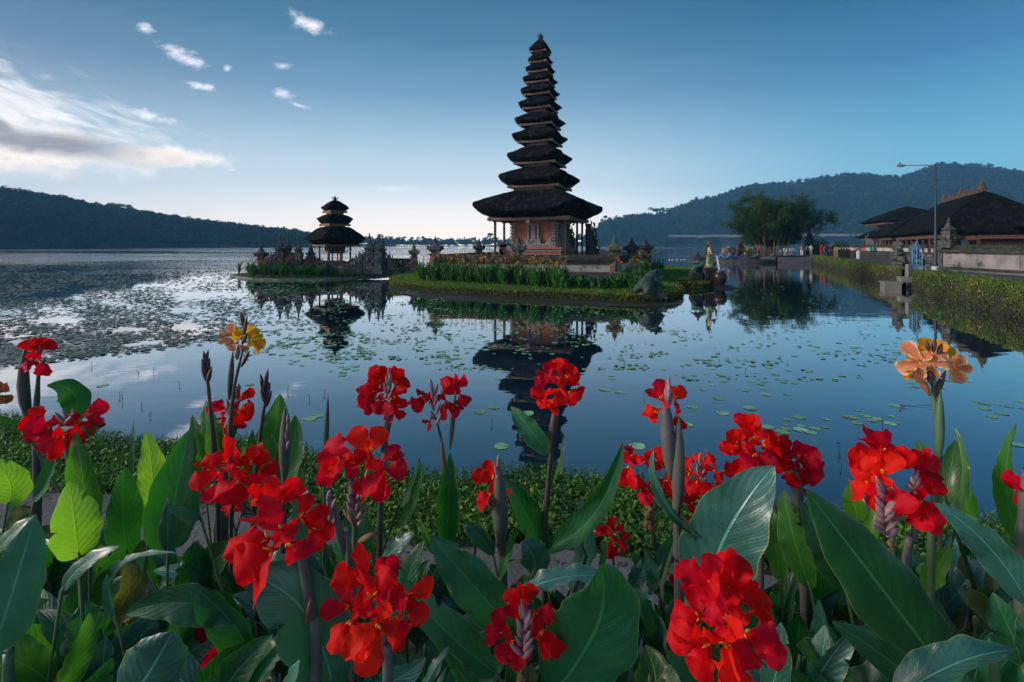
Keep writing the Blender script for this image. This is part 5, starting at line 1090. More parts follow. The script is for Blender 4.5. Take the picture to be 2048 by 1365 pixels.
mb = MB(); mb.add([(-8.5, 4.32 + 1.7 - 1.98, .43), (8, 4.32 - 1.6 - 1.98, .43), (8, 4.32 - 1.6 - 1.84, .43), (-8.5, 4.32 + 1.7 - 1.84, .43), (-8.5, 4.32 + 1.7 - 1.98, .2), (8, 4.32 - 1.6 - 1.98, .2), (8, 4.32 - 1.6 - 1.84, .2), (-8.5, 4.32 + 1.7 - 1.84, .2)], [(0, 1, 2, 3), (0, 4, 5, 1), (2, 6, 7, 3), (1, 5, 6, 2), (3, 7, 4, 0)]); tag(mb.build('kerb', mat('mossy_kerb', (.16, .15, .10), .95, (.10, .11, .05), 5, bump=.7, bscale=30)), kind='structure')
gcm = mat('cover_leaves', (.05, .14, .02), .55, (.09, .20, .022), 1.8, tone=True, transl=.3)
def cover(n, lo, hi, size, name, lab, m, zf=.09):
    x = rng.random(n) * 16 - 8.2; d = lo + (hi - lo) * rng.random(n); y = np.array([ye(a) for a in x]) - d
    hgt = np.array([noise.noise(Vector((a * 2.2, b * 2.2, 3))) for a, b in zip(x, y)]) * .05 + zf; z = .35 + rng.random(n) * np.maximum(hgt, .02); z = np.where(d < .1, z - (.1 - d) * 1.4 * rng.random(n), z)
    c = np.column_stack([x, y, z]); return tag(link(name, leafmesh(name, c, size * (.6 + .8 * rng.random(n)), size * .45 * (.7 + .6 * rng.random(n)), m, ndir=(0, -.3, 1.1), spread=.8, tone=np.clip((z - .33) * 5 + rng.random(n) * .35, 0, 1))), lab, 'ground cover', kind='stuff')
cover(90000, -.12, .95, .023, 'ground_cover', 'dense low leafy ground cover on the near bank', gcm, .13)
n = 9000; x = rng.random(n) * 16 - 8.2; d = -.08 + 1.0 * rng.random(n) ** 1.2; y = np.array([ye(a) for a in x]) - d
tag(link('grass', leafmesh('grass', np.column_stack([x, y, .42 + rng.random(n) * .05]), .055, .0035, mat('grass_blade', (.06, .14, .02), .6, tone=True, transl=.3), ldir=(0, 0, 1.6), lsp=.55)), 'thin grass blades growing through the near ground cover', 'grass', kind='stuff')
# a few taller weeds and yellow ground flowers
yfp = mat('yellow_ground_petals', (.9, .55, .02), .5, transl=.3)
fp = None
for (px, py) in [(1050, 968), (1062, 980), (1190, 975), (1215, 968), (1026, 978), (1128, 993), (1240, 985), (930, 1003), (872, 1010), (1262, 1043), (180, 911), (178, 880), (1340, 985), (640, 985), (1925, 1030), (1948, 1012), (1420, 1010), (760, 1040), (590, 940), (1080, 1010)]:
    g = G(px, py, .47)
    if fp is None:
        fp = MB()
        for k in range(5): a = k * 1.257; fp.add([(0, 0, 0), (math.cos(a - .4) * .011, math.sin(a - .4) * .011, .004), (math.cos(a) * .019, math.sin(a) * .019, .006), (math.cos(a + .4) * .011, math.sin(a + .4) * .011, .004)], [(0, 1, 2, 3)])
        fp.tube([(0, 0, 0), (0, .004, -.09)], .0015, 4); fp = fp.build('yellow_ground_flower', yfp); o = fp
    else: o = fp.copy(); C.objects.link(o)
    o.location = g; o.rotation_euler = (random.uniform(.2, .9), random.uniform(-.3, .3), random.uniform(0, 6)); s = random.uniform(.7, 1.15); o.scale = (s, s, s); tag(o, 'tiny yellow flower low in the leafy ground cover of the near bank', 'flower', 'yellow ground flowers')

# fallen leaves and crumbs on the path and soil, taller weeds on the bank
n = 900; x = rng.random(n) * 14 - 8; y = 4.32 - .2 * x - rng.uniform(.7, 3.2, n); tag(link('fallen_leaves', leafmesh('fallen_leaves', np.column_stack([x, y, np.full(n, .372) + rng.random(n) * .012]), .016 + .03 * rng.random(n) ** 3, .007 + .010 * rng.random(n), mat('dry_leaf', (.16, .09, .04), .9, (.08, .06, .03), 9, tone=True), ndir=(0, 0, 2.2), spread=.35)), 'dry fallen leaves and crumbs scattered on the path and soil', 'leaf litter', kind='stuff')
for (px, hh) in [(612, .20), (655, .12), (780, .16), (846, .14), (1150, .13), (1390, .18), (1585, .2), (1650, .14), (1955, .26), (2030, .18), (300, .16), (20, .2), (950, .12), (1265, .16)]:
    Y0 = 4.6 if px < 700 else 4.0; X0 = (px - 1024) / F * Y0; Y0 = ye(X0) - .06; t = thing('weed_sprig', 'leafy weed sprig rising from the water edge of the near bank', 'weed', ((px - 1024) / F * Y0, Y0, .36), 0, 'weed sprigs on the near bank'); mb = MB(); lean = Vector((random.uniform(-.04, .04), 0, hh)); mb.tube([(0, 0, -.05), lean * .5, lean], [.003, .0025, .0015], 5)
    for k in range(16):
        f = .25 + .75 * k / 15; a = k * 2.4; d = Vector((math.cos(a), math.sin(a), .35)) * random.uniform(.028, .05) * (1.2 - .5 * f); s_ = Vector((-math.sin(a), math.cos(a), 0)) * .012; c = lean * f; mb.add([c, c + d * .5 + s_, c + d, c + d * .5 - s_], [(0, 1, 2, 3)])
    mb.build('sprig', gcm, t)
# ---------------------------------------------------------------- canna leaf, petal and stem materials
def canna_leaf_mat(name, c1, c2, tr, trc, rough=.38, sheen=.5):
    m = bpy.data.materials.new(name); m.use_nodes = True; t = N(m.node_tree); t.n.clear()
    uvn = t.new('ShaderNodeUVMap'); uvn.uv_map = 'UVMap'; a, b, _ = t.sep(uvn.outputs[0]); co = t.new('ShaderNodeTexCoord').outputs['Object']
    off = t.m('ABSOLUTE', t.m('SUBTRACT', b, .5))
    ph = t.m('SUBTRACT', t.m('MULTIPLY', a, 1.0), t.m('MULTIPLY', off, .62))
    vein = t.m('SINE', t.m('MULTIPLY', t.m('ADD', ph, t.m('MULTIPLY', t.noise(co, 9, 3), .02)), 210.)); veinb = t.m('SINE', t.m('MULTIPLY', ph, 62.))
    big = t.noise(co, 5, 5, .6); oi = t.new('ShaderNodeObjectInfo').outputs['Random']
    c = t.mix(t.ss(big, .3, .7), c1, c2); c = t.mix(t.m('MULTIPLY', t.ss(vein, .2, 1.), .10), c, tuple(min(1, v * 1.9) for v in c2))
    hs = t.new('ShaderNodeHueSaturation'); t.put(hs.inputs['Color'], c); t.put(hs.inputs['Value'], t.m('MULTIPLY_ADD', oi, .6, .72)); t.put(hs.inputs['Hue'], t.m('MULTIPLY_ADD', oi, .035, .485)); c = hs.outputs[0]
    mid_ = t.ss(off, .028, .008); c = t.mix(t.m('MULTIPLY', mid_, .55), c, tuple(min(1, v * 3.2 + .02) for v in c2))
    edge = t.ss(t.m('ADD', off, t.m('MULTIPLY', t.noise(co, 26, 3), .02)), .488, .503); c = t.mix(t.m('MULTIPLY', edge, .8), c, (.34, .30, .09))
    tipb = t.ss(t.m('ADD', a, t.m('MULTIPLY', t.noise(co, 30, 4), .05)), 1.0, 1.03); c = t.mix(tipb, c, (.16, .09, .03))
    spots = t.ss(t.noise(co, 42, 4, .7), .70, .74); c = t.mix(t.m('MULTIPLY', spots, .6), c, (.12, .10, .03))
    p = t.new('ShaderNodeBsdfPrincipled'); t.put(p.inputs['Base Color'], c); t.put(p.inputs['Roughness'], t.m('MULTIPLY_ADD', t.noise(co, 38, 5, .7), .35, rough - .15)); p.inputs['Specular IOR Level'].default_value = sheen; p.inputs['Coat Weight'].default_value = .5; p.inputs['Coat Roughness'].default_value = .27
    bn = t.new('ShaderNodeBump'); bn.inputs['Strength'].default_value = .42; bn.inputs['Distance'].default_value = .006
    hgt = t.m('ADD', t.m('ADD', t.m('MULTIPLY', vein, .05), t.m('MULTIPLY', veinb, .15)), t.m('MULTIPLY', t.noise(co, 60, 5, .7), .9)); t.put(bn.inputs['Height'], t.m('SUBTRACT', hgt, t.m('MULTIPLY', mid_, 1.2))); t.put(p.inputs['Normal'], bn.outputs[0])
    tl_ = t.new('ShaderNodeBsdfTranslucent'); t.put(tl_.inputs[0], t.mix(t.m('MULTIPLY', t.ss(vein, -.2, 1), .3), trc, tuple(v * .55 for v in trc))); t.put(tl_.inputs[1], bn.outputs[0])
    ms = t.new('ShaderNodeMixShader'); ms.inputs[0].default_value = tr; t.l.new(p.outputs[0], ms.inputs[1]); t.l.new(tl_.outputs[0], ms.inputs[2]); t.l.new(ms.outputs[0], t.new('ShaderNodeOutputMaterial').inputs[0]); return m
LM = [canna_leaf_mat('canna_leaf', (.011, .075, .028), (.026, .13, .048), .28, (.05, .34, .02)), canna_leaf_mat('canna_leaf_mid', (.03, .11, .02), (.05, .16, .03), .36, (.14, .48, .02)),
      canna_leaf_mat('canna_leaf_young', (.085, .21, .02), (.13, .29, .03), .5, (.33, .72, .03)), canna_leaf_mat('canna_leaf_waxy', (.020, .10, .07), (.055, .19, .14), .16, (.05, .24, .05), .30, .8),
      canna_leaf_mat('canna_leaf_ageing', (.05, .075, .02), (.11, .11, .03), .3, (.22, .25, .03))]
def petal_mat(name, c1, c2, tr, rim=None):
    m = bpy.data.materials.new(name); m.use_nodes = True; t = N(m.node_tree); t.n.clear()
    uvn = t.new('ShaderNodeUVMap'); uvn.uv_map = 'UVMap'; a, b, _ = t.sep(uvn.outputs[0]); co = t.new('ShaderNodeTexCoord').outputs['Object']; oi = t.new('ShaderNodeObjectInfo').outputs['Random']
    st = t.noise(t.xyz(t.m('MULTIPLY', a, 2.5), t.m('MULTIPLY', b, 26.), t.m('MULTIPLY', oi, 9.)), 1, 4, .6)
    c = t.mix(t.ss(t.noise(co, 16, 4), .3, .7), c1, c2); c = t.mix(t.m('MULTIPLY', t.ss(st, .45, .75), .35), c, tuple(v * .6 for v in c1))
    if rim: c = t.mix(t.ss(t.m('ADD', t.m('MULTIPLY', t.noise(co, 30, 5, .7), .5), t.m('ABSOLUTE', t.m('SUBTRACT', b, .5))), .55, .72), c, rim)
    hs = t.new('ShaderNodeHueSaturation'); t.put(hs.inputs['Color'], c); t.put(hs.inputs['Value'], t.m('MULTIPLY_ADD', oi, .3, .85)); t.put(hs.inputs['Hue'], t.m('MULTIPLY_ADD', oi, .008, .495)); c = hs.outputs[0]
    p = t.new('ShaderNodeBsdfPrincipled'); t.put(p.inputs['Base Color'], c); p.inputs['Roughness'].default_value = .5; p.inputs['Specular IOR Level'].default_value = .2
    p.inputs['Sheen Weight'].default_value = .0
    bn = t.new('ShaderNodeBump'); bn.inputs['Strength'].default_value = .5; bn.inputs['Distance'].default_value = .003; t.put(bn.inputs['Height'], st); t.put(p.inputs['Normal'], bn.outputs[0])
    tl_ = t.new('ShaderNodeBsdfTranslucent'); t.put(tl_.inputs[0], c)
    ms = t.new('ShaderNodeMixShader'); ms.inputs[0].default_value = tr; t.l.new(p.outputs[0], ms.inputs[1]); t.l.new(tl_.outputs[0], ms.inputs[2]); t.l.new(ms.outputs[0], t.new('ShaderNodeOutputMaterial').inputs[0]); return m
PM = {'red': petal_mat('canna_petal_red', (.95, .003, .010), (.97, .009, .008), .48), 'deep': petal_mat('canna_petal_deep', (.78, .002, .012), (.88, .004, .014), .45), 'yellow': petal_mat('canna_petal_yellow', (.9, .48, .02), (.92, .36, .02), .4),
      'pinky': petal_mat('canna_petal_fading', (.78, .20, .10), (.80, .36, .20), .35, (.85, .62, .30)), 'wilt': petal_mat('canna_petal_wilted', (.30, .05, .02), (.45, .16, .05), .3, (.25, .12, .04))}
stamen = mat('stamen_orange', (.95, .28, .03), .4, (.95, .5, .08), 60, transl=.25)
stemg = mat('stem_green', (.07, .14, .06), .45, (.10, .16, .08), 14, c3=(.13, .10, .09), c3s=9); stemp = mat('stem_pale', (.105, .125, .10), .5, (.12, .085, .095), 14, c3=(.12, .16, .12), c3s=7)
stemd = mat('stem_dark', (.05, .07, .045), .5, (.09, .045, .05), 14, c3=(.12, .08, .06), c3s=9); budp = mat('bud_purple', (.24, .10, .12), .5, (.34, .20, .22), 30, c3=(.17, .15, .14), c3s=16); budd = mat('bud_dark', (.07, .03, .04), .5, (.12, .05, .06), 30); buddry = mat('dry_bract', (.16, .08, .04), .8, (.24, .14, .07), 30)
CAM = Vector((0, 0, H))
def bez(a, m, b, t): return a * (1 - t) ** 2 + m * 2 * t * (1 - t) + b * t * t
def surf_strip(a, m, b, w_, prof, roll, cup, wave, nu, nv, seed, N0=None, curl=0.0, tilt=0.0, rag=0.0):
    """a leaf or petal: centre line a-m-b, half width w_*prof(t), rolled about its axis"""
    r = random.Random(seed); ph = r.uniform(0, 6.28); ph2 = r.uniform(0, 6.28); k1 = r.uniform(5, 9); tears = [(r.uniform(.2, .8), r.uniform(.2, .6)) for _ in range(r.choice((0, 1, 2, 3)))] if nu > 30 else []; mb = MB(); L_ = (b - a).length
    Nb = (N0 if N0 is not None else Vector((CAM.x, CAM.y, CAM.z)) - (a + b) / 2).normalized()
    def f(u_, v_):
        c = bez(a, m, b, u_); T = (bez(a, m, b, min(1, u_ + .02)) - bez(a, m, b, max(0, u_ - .02))).normalized(); S = T.cross(Nb)
        S = S.normalized() if S.length > 1e-3 else Vector((1, 0, 0)); Nn = S.cross(T).normalized(); rr = roll + tilt * u_
        S2 = S * math.cos(rr) + Nn * math.sin(rr); N2 = Nn * math.cos(rr) - S * math.sin(rr); q = (v_ - .5) * 2; ww = w_ * prof(u_); aq = abs(q)
        wv = wave * ww * aq ** 2.2 * (math.sin(u_ * k1 * 2 + ph + q * .8) + .5 * math.sin(u_ * k1 * 4.3 + ph2)) ; edge = 1 + .05 * math.sin(u_ * 23 + ph) * aq + (rag * aq * (noise.noise(Vector((u_ * 9, q * 2, ph * 5))) + .6 * noise.noise(Vector((u_ * 27, q * 3, ph)))) if rag else 0)
        cc = curl * aq ** 3
        for (tu, td) in tears: edge *= 1 - td * math.exp(-((u_ - tu - .14 * aq) / .012) ** 2) * max(0, aq - .35) / .65 * (1 if q * (tu - .5) > 0 else 0)
        return c + S2 * (q * ww * edge * (1 - .35 * min(1, abs(cc)) * aq)) + N2 * (cup * ww * aq ** 1.35 + wv + cc * ww) + Vector((0, 0, -abs(q) * 0))
    mb.grid(f, nu, nv); return mb
def lp_leaf(t): return 1.68 * ((t + .012) ** .62) * (max(0, 1 - t) ** .82) * (1 - .18 * t) + .012 * (1 - t)
def lp_pet(t): return .16 + .84 * math.sin(min(1, t * 1.22) * math.pi / 2) ** 1.25 if t < .62 else max(.0, (1 - ((t - .62) / .385) ** 2.6)) ** .55 * (.16 + .84 * math.sin(min(1, .62 * 1.22) * math.pi / 2) ** 1.25 + .06)
class Plant:
    n = 0
    def __init__(s, label, stem, r=.010, sm=None, group=None, cat='flowering plant', name='canna_plant'):
        """stem: pixels with distances, top first; goes on straight down to the bed"""
        s.pts = [P(*q) for q in stem]; s.z0 = .34; last = s.pts[-1]
        prev_ = s.pts[-2] if len(s.pts) > 1 else last + Vector((0, 0, 1)); d = last - prev_; k = min(1.0, (last.z - s.z0) / max(.05, -d.z)) if d.z < 0 else 0
        gx_ = max(-.12, min(.12, d.x * k * .5)); gy_ = max(-.12, min(.12, d.y * k * .5))
        s.base = Vector((last.x + gx_, last.y + gy_, s.z0)); s.t = thing(name, label, cat, s.base, 0, group); s.pts.append(Vector((s.base.x, s.base.y, s.z0 - .05)))
        r *= .85; s.r = r; s.sm = sm or stemg; Plant.n += 1; s.seed = Plant.n * 17; n = len(s.pts)
        fine = []
        for i in range(n - 1):
            p0, p1, p2, p3 = s.pts[max(0, i - 1)], s.pts[i], s.pts[i + 1], s.pts[min(n - 1, i + 2)]
            for k in range(5): u_ = k / 5; fine.append(.5 * ((2 * p1) + (p2 - p0) * u_ + (2 * p0 - 5 * p1 + 4 * p2 - p3) * u_ * u_ + (3 * p1 - p0 - 3 * p2 + p3) * u_ ** 3))
        fine.append(s.pts[-1]); s.fine = fine; n = len(fine)
        rr = [r * (.5 + .75 * min(1, i / n * 2.2)) * (1.22 if i % 7 == 3 else 1) for i in range(n)]
        MB().tube([p - s.base for p in fine], rr, 10).build('stem', s.sm, s.t, smooth=True)
    def off(s, mb):
        mb.v = [(p[0] - s.base.x, p[1] - s.base.y, p[2] - s.base.z) for p in mb.v]; return mb
    def leaf(s, bx_, by_, tx, ty, w_, Y0, Y1=None, roll=.3, ox=0, oy=0, tone=0, cup=.22, wave=.06, curl=0, tilt=0, label=None, pet=True):
        Y1 = Y1 or Y0; a, b = P(bx_, by_, Y0), P(tx, ty, Y1); m_ = P((bx_ + tx) / 2 + ox * 2, (by_ + ty) / 2 + oy * 2, (Y0 + Y1) / 2 - .04); s.seed += 1; rl = random.Random(s.seed * 5 + 1); curl = curl or rl.uniform(-.3, .3); tilt = tilt or rl.uniform(-.35, .35)
        o = s.off(surf_strip(a, m_, b, w_ / 2 / F * (Y0 + Y1) / 2, lp_leaf, roll, cup, wave * 1.8, 46, 14, s.seed, curl=curl, tilt=tilt)).build('leaf', LM[tone], s.t, smooth=True)
        if label: o['label'] = label
        # leaf stalk down into the stem
        if pet:
            d = (a - m_).normalized(); z = s.z0 + .3 * (a.z - s.z0); q = Vector(min(s.fine, key=lambda p: abs(p.z - z))); mb = MB(); dn = Vector((d.x * .6, d.y * .6, -1)).normalized(); hh = max(.05, a.z - q.z)
            mid_ = a + dn * hh * .45; mid2 = q.lerp(mid_, .45) + Vector((0, 0, hh * .06)); mb.tube([a + (m_ - a) * .12, a + d * .012, mid_, mid2, q], [.003, .0055, .008, .010, .011], 8, flat=.6); s.off(mb).build('leaf_stalk', stemg, s.t, smooth=True)
        return o
    def petal(s, mb, c, ang, L_, wd, fwd, bend, roll, seed, cup=.25, wave=.16):
        """a petal rooted at c: ang measured in the plane facing the path, fwd = how far it leans out of it"""
        view = (CAM - c).normalized(); rt = view.cross(Vector((0, 0, 1))).normalized() * -1; up = rt.cross(view).normalized() * -1
        if up.z < 0: up = -up
        a_ = math.radians(ang); d = rt * math.cos(a_) + up * math.sin(a_); tip = c + (d * math.cos(fwd) + view * math.sin(fwd)) * L_
        m_ = c + (d * .52 + view * bend) * L_; mb2 = surf_strip(c, m_, tip, wd / 2, lp_pet, roll, cup, wave, 15, 10, seed, N0=view + Vector((0, 0, .2)), rag=.16, tilt=(seed % 7 - 3) * .16); mb.add(mb2.v, mb2.f, 0, mb2.u)
    def floret(s, x, y, L_, rot, Y, col='red', n=4, st=True):
        s.seed += 3; r = random.Random(s.seed); c = P(x, y, Y); Lm = L_ * (.88 if L_ > 54 else .95 if L_ > 30 else 1.0) / F * Y; mb = MB()
        # narrow tube and sepals behind
        offs = {3: (-24, 30), 4: (-50, -2, 46), 5: (-76, -36, 2, 40, 80)}.get(n, (0,))
        for i, o_ in enumerate(offs): s.petal(mb, c, rot + o_ + r.uniform(-22, 22), Lm * r.uniform(.8, 1.15), Lm * r.uniform(.68, 1.0), r.uniform(-.5, .5), r.uniform(.06, .5), r.uniform(-.9, .9), s.seed * 7 + i, cup=r.uniform(-.4, .55), wave=r.uniform(.12, .26))
        s.petal(mb, c, rot + 180 + r.uniform(-50, 50), Lm * r.uniform(.5, .72), Lm * r.uniform(.38, .5), r.uniform(.3, .8), r.uniform(.35, .6), r.uniform(-.4, .4), s.seed * 9, wave=.22)
        o = s.off(mb).build('blossom', PM[col], s.t, smooth=True)
        if st:
            mb = MB(); view = (CAM - c).normalized()
            for k in range(3):
                a_ = math.radians(rot + r.uniform(-70, 70)); e = c + view * Lm * r.uniform(.16, .30) + Vector((math.cos(a_), 0, math.sin(a_))) * Lm * r.uniform(.14, .3); mb.tube([c, c.lerp(e, .5) + view * Lm * .06, e], [Lm * .03, Lm * .045, Lm * .012], 6, flat=.5)
            so_ = s.off(mb).build('stamen', stamen, None, smooth=True); so_.parent = o
        return o
    def heads(s, Y, lst, col='red'):
        for q in lst: s.floret(q[0], q[1], q[2], q[3], Y + (q[4] if len(q) > 4 else random.uniform(-.03, .03)), col if len(q) < 6 else q[5], n=q[6] if len(q) > 6 else random.choice((3, 4, 4)), st=q[2] > 24)
    def spindle(s, x0, y0, x1, y1, w_, Y, m, name='bud', bow=0.0):
        a, b = P(x0, y0, Y), P(x1, y1, Y); rr = w_ * (.42 if name == 'sheath' else .5) / F * Y; pr_ = [(0, .25), (.12, .62), (.3, .95), (.5, 1.0), (.72, .78), (.88, .42), (1, .03)]; sd_ = (b - a).cross(Vector((0, 1, 0))) * bow
        mb = MB(); mb.tube([a.lerp(b, f) + sd_ * math.sin(f * math.pi) for f, _ in pr_], [rr * k for _, k in pr_], 9); return s.off(mb).build(name, m, s.t, smooth=True)
    def buds(s, x0, y0, x1, y1, n, L_, w_, Y, m, fan=.5, up=True):
        for i in range(n):
            f = i / max(1, n - 1); x, y = x0 + (x1 - x0) * f, y0 + (y1 - y0) * f; sg_ = (-1) ** i; an = sg_ * fan * (1 - .65 * f) + random.uniform(-.12, .12); l_ = L_ * random.uniform(.75, 1.15)
            s.spindle(x, y, x + math.sin(an) * l_, y - math.cos(an) * l_ * (1 if up else -.6), w_ * random.uniform(.8, 1.2), Y + random.uniform(-.02, .02), m)
    def sheath(s, x0, y0, x1, y1, w_, Y, m=None, bow=0): return s.spindle(x0, y0, x1, y1, w_, Y, m or stemp, 'sheath', bow)
random.seed(101)
# ---- the flowering plants of the near bed, left to right
p = Plant('tall canna at the left edge with a dark sheath and narrow half open red flower', [(78, 735, 2.2), (72, 850, 2.2), (74, 1000, 2.2)], .014, stemd)
p.heads(2.2, [(70, 702, 30, 88, 0, 'deep'), (80, 722, 30, -75, -.04, 'deep'), (86, 700, 26, 60, 0, 'deep'), (68, 722, 24, -110, 0, 'deep')]); p.sheath(60, 850, 52, 690, 24, 2.2, stemd, .06); p.buds(78, 700, 82, 690, 4, 20, 6, 2.2, budp)
p.leaf(150, 842, 93, 772, 90, 2.3, 2.15, .3, 25, -22, 0, cup=.1); p.leaf(70, 1000, 108, 880, 52, 2.15, 2.0, .7, 14, 0, 0, cup=.5); p.leaf(40, 850, -60, 838, 34, 2.1, 2.0, 1.1, 0, -10, 0)
p = Plant('canna with one broad drooping crimson flower and a wilted one at the left', [(122, 868, 1.5), (148, 960, 1.5), (165, 1120, 1.5)], .010, stemg)
p.heads(1.5, [(100, 855, 50, 195, 0, 'deep', 4), (128, 868, 48, -65, -.04, 'deep', 4), (84, 850, 40, 150, .02, 'deep', 3), (118, 852, 36, 30, .03, 'deep', 3), (165, 832, 42, 8, 0, 'deep', 3), (172, 845, 34, -50, .02, 'wilt', 4)]); p.buds(128, 850, 140, 842, 5, 30, 8, 1.48, budp, .8); p.buds(160, 850, 170, 865, 3, 26, 9, 1.5, buddry, .6, False)
p.leaf(178, 1075, 150, 862, 104, 1.5, 1.45, .25, 6, 12, 1, cup=.28, label='upright mid green leaf standing behind the yellow green one'); p.leaf(158, 1112, 140, 962, 138, 1.3, 1.28, -.12, 0, 4, 2, cup=.16, curl=.15, wave=.03, label='bright yellow green back lit leaf')
p.leaf(15, 1010, -20, 918, 105, 1.7, 1.6, .2, 22, 0, 2, label='bright yellow green leaf cut by the left edge'); p.leaf(-30, 1130, 75, 1030, 70, 1.4, 1.4, .9, 0, -10, 0)
p = Plant('canna with thick pale stem and small red flowers around a purple bud spike', [(468, 826, 2.1), (455, 890, 2.1), (446, 1010, 2.1)], .020, stemp)
p.heads(2.1, [(450, 818, 30, 140, .02, 'red', 3), (446, 835, 24, -110, .03, 'red', 3), (480, 802, 34, 75, -.03, 'red', 3), (476, 822, 32, -20, -.05, 'red', 4), (468, 845, 26, -90, -.03, 'red', 3)]); p.sheath(452, 900, 474, 800, 30, 2.08, stemp); p.buds(456, 830, 474, 788, 7, 26, 9, 2.05, budp, .3)
p.leaf(430, 905, 412, 800, 60, 2.15, 2.2, .5, -8, 0, 1); p.leaf(405, 930, 385, 830, 50, 2.1, 2.1, .4, 0, 0, 1); p.leaf(470, 1010, 505, 860, 62, 2.1, 2.1, -.5, 4, 0, 1)
p = Plant('tall canna carrying one yellow flower with a peach wilting one beside it', [(486, 700, 1.9), (470, 770, 1.9), (460, 860, 1.9), (462, 1000, 1.9)], .0075, stemd)
p.heads(1.9, [(498, 676, 28, 60, 0, 'yellow', 4), (506, 682, 26, -60, -.03, 'yellow', 3), (492, 668, 26, 175, -.02, 'yellow', 3), (468, 668, 24, 150, .02, 'pinky', 3), (466, 680, 24, -130, .02, 'pinky', 4), (478, 690, 20, -80, .03, 'pinky', 3)]); p.buds(484, 690, 490, 660, 4, 34, 8, 1.88, budd, .45); p.spindle(482, 735, 500, 700, 8, 1.9, budd); p.spindle(474, 720, 476, 690, 10, 1.9, budp); p.sheath(458, 800, 466, 700, 13, 1.9, stemd)
for lb, a in (('canna stalk with a dark pointed seed spike left of the yellow flower', [(414, 745, 2.0), (420, 810, 2.0), (428, 900, 2.0), (436, 1010, 2.0)]), ('canna stalk with a dark pointed bud spike right of the yellow flower', [(532, 790, 2.0), (522, 860, 2.0), (510, 960, 2.0), (508, 1040, 2.0)])):
    p = Plant(lb, a, .010, stemd); x, y = a[0][:2]; p.buds(x, y + 25, x - 3, y - 12, 9, 36, 7.5, 2.0, budd, .35)
    p.leaf(x + 22, y + 190, x + 8, y + 75, 70, 2.05, 2.05, .3, 6, 0, 1)
p = Plant('thick pale pointed bud standing before the big green leaves', [(572, 890, 1.9), (568, 960, 1.9), (566, 1060, 1.9)], .012, stemp); p.sheath(569, 965, 570, 815, 26, 1.9, stemp); p.buds(574, 900, 576, 850, 4, 24, 7, 1.87, budp, .15)
p.leaf(505, 965, 560, 788, 128, 2.1, 2.15, -.15, 10, 8, 1, cup=.3, label='tall green leaf with pale midrib right of the dark bud spike'); p.leaf(545, 1010, 590, 830, 96, 2.0, 2.1, .5, 14, 0, 1)
p = Plant('slender canna shoot with a tightly rolled pointed new leaf', [(654, 850, 1.9), (650, 930, 1.9), (648, 1060, 1.9)], .006, stemg); p.sheath(650, 930, 656, 788, 13, 1.9, mat('rolled_leaf', (.06, .12, .07), .45, (.12, .08, .08), 8)); p.leaf(628, 1050, 600, 930, 60, 1.95, 1.95, .8, 0, 0, 0)
p = Plant('canna with a wide ragged red flower cluster left of centre', [(478, 960, 1.45), (490, 1030, 1.45), (512, 1120, 1.45)], .008, stemd)
p.heads(1.45, [(452, 925, 50, 115, 0, 'red', 3), (440, 942, 54, 185, -.02, 'red', 3), (470, 932, 46, 60, .02, 'red', 3), (478, 960, 52, -80, -.03, 'deep', 4), (442, 965, 44, -120, 0, 'deep', 3), (500, 930, 46, 18, .02, 'red', 3), (520, 940, 38, -50, .02, 'deep', 3), (462, 990, 40, -95, .02, 'deep', 3)])
p.leaf(338, 1095, 380, 858, 168, 1.65, 1.7, .12, -6, 10, 0, cup=.22, label='large dark pointed leaf with fine veins'); p.leaf(302, 1020, 292, 862, 92, 1.95, 1.95, .1, 8, 8, 2, label='bright green pointed leaf behind the dark one'); p.leaf(255, 1110, 250, 935, 110, 1.75, 1.7, -.3, -6, 0, 0); p.leaf(335, 1105, 336, 995, 58, 1.5, 1.45, .2, 0, 0, 3)
p.leaf(262, 960, 268, 838, 20, 2.0, 2.0, .6, 0, 0, 0); p.leaf(400, 1040, 330, 1010, 60, 1.5, 1.4, .8, 0, -6, 3)
p = Plant('big bright orange red canna bloom on a thick pale stem, lower left of centre', [(588, 1060, 1.15), (606, 1130, 1.15), (622, 1230, 1.15), (632, 1345, 1.15)], .0135, stemp)
p.heads(1.15, [(558, 1010, 62, 105, .03, 'red', 4), (540, 1000, 48, 135, .05, 'red', 3), (535, 1078, 98, 172, -.02, 'red', 3), (545, 1100, 92, -140, -.05, 'red', 3), (560, 1060, 78, 118, -.06, 'red', 3), (600, 1035, 56, 8, .04, 'red', 4), (622, 1055, 46, -60, .03, 'red', 3), (575, 1085, 50, -60, -.07, 'red', 3)]); p.spindle(600, 1120, 585, 1075, 34, 1.17, stemp, 'sheath'); p.spindle(612, 1250, 622, 1195, 10, 1.12, buddry)
p.leaf(668, 1385, 476, 1150, 235, 1.22, 1.12, -.1, 30, -52, 3, cup=.12, wave=.04, label='huge round waxy leaf under the orange red bloom'); p.leaf(520, 1330, 380, 1170, 130, 1.35, 1.25, .8, 0, -20, 0)
p = Plant('canna with a purple bud spike between drooping scarlet petals left of centre', [(712, 950, 1.4), (714, 1040, 1.4), (708, 1150, 1.4)], .008, stemg)
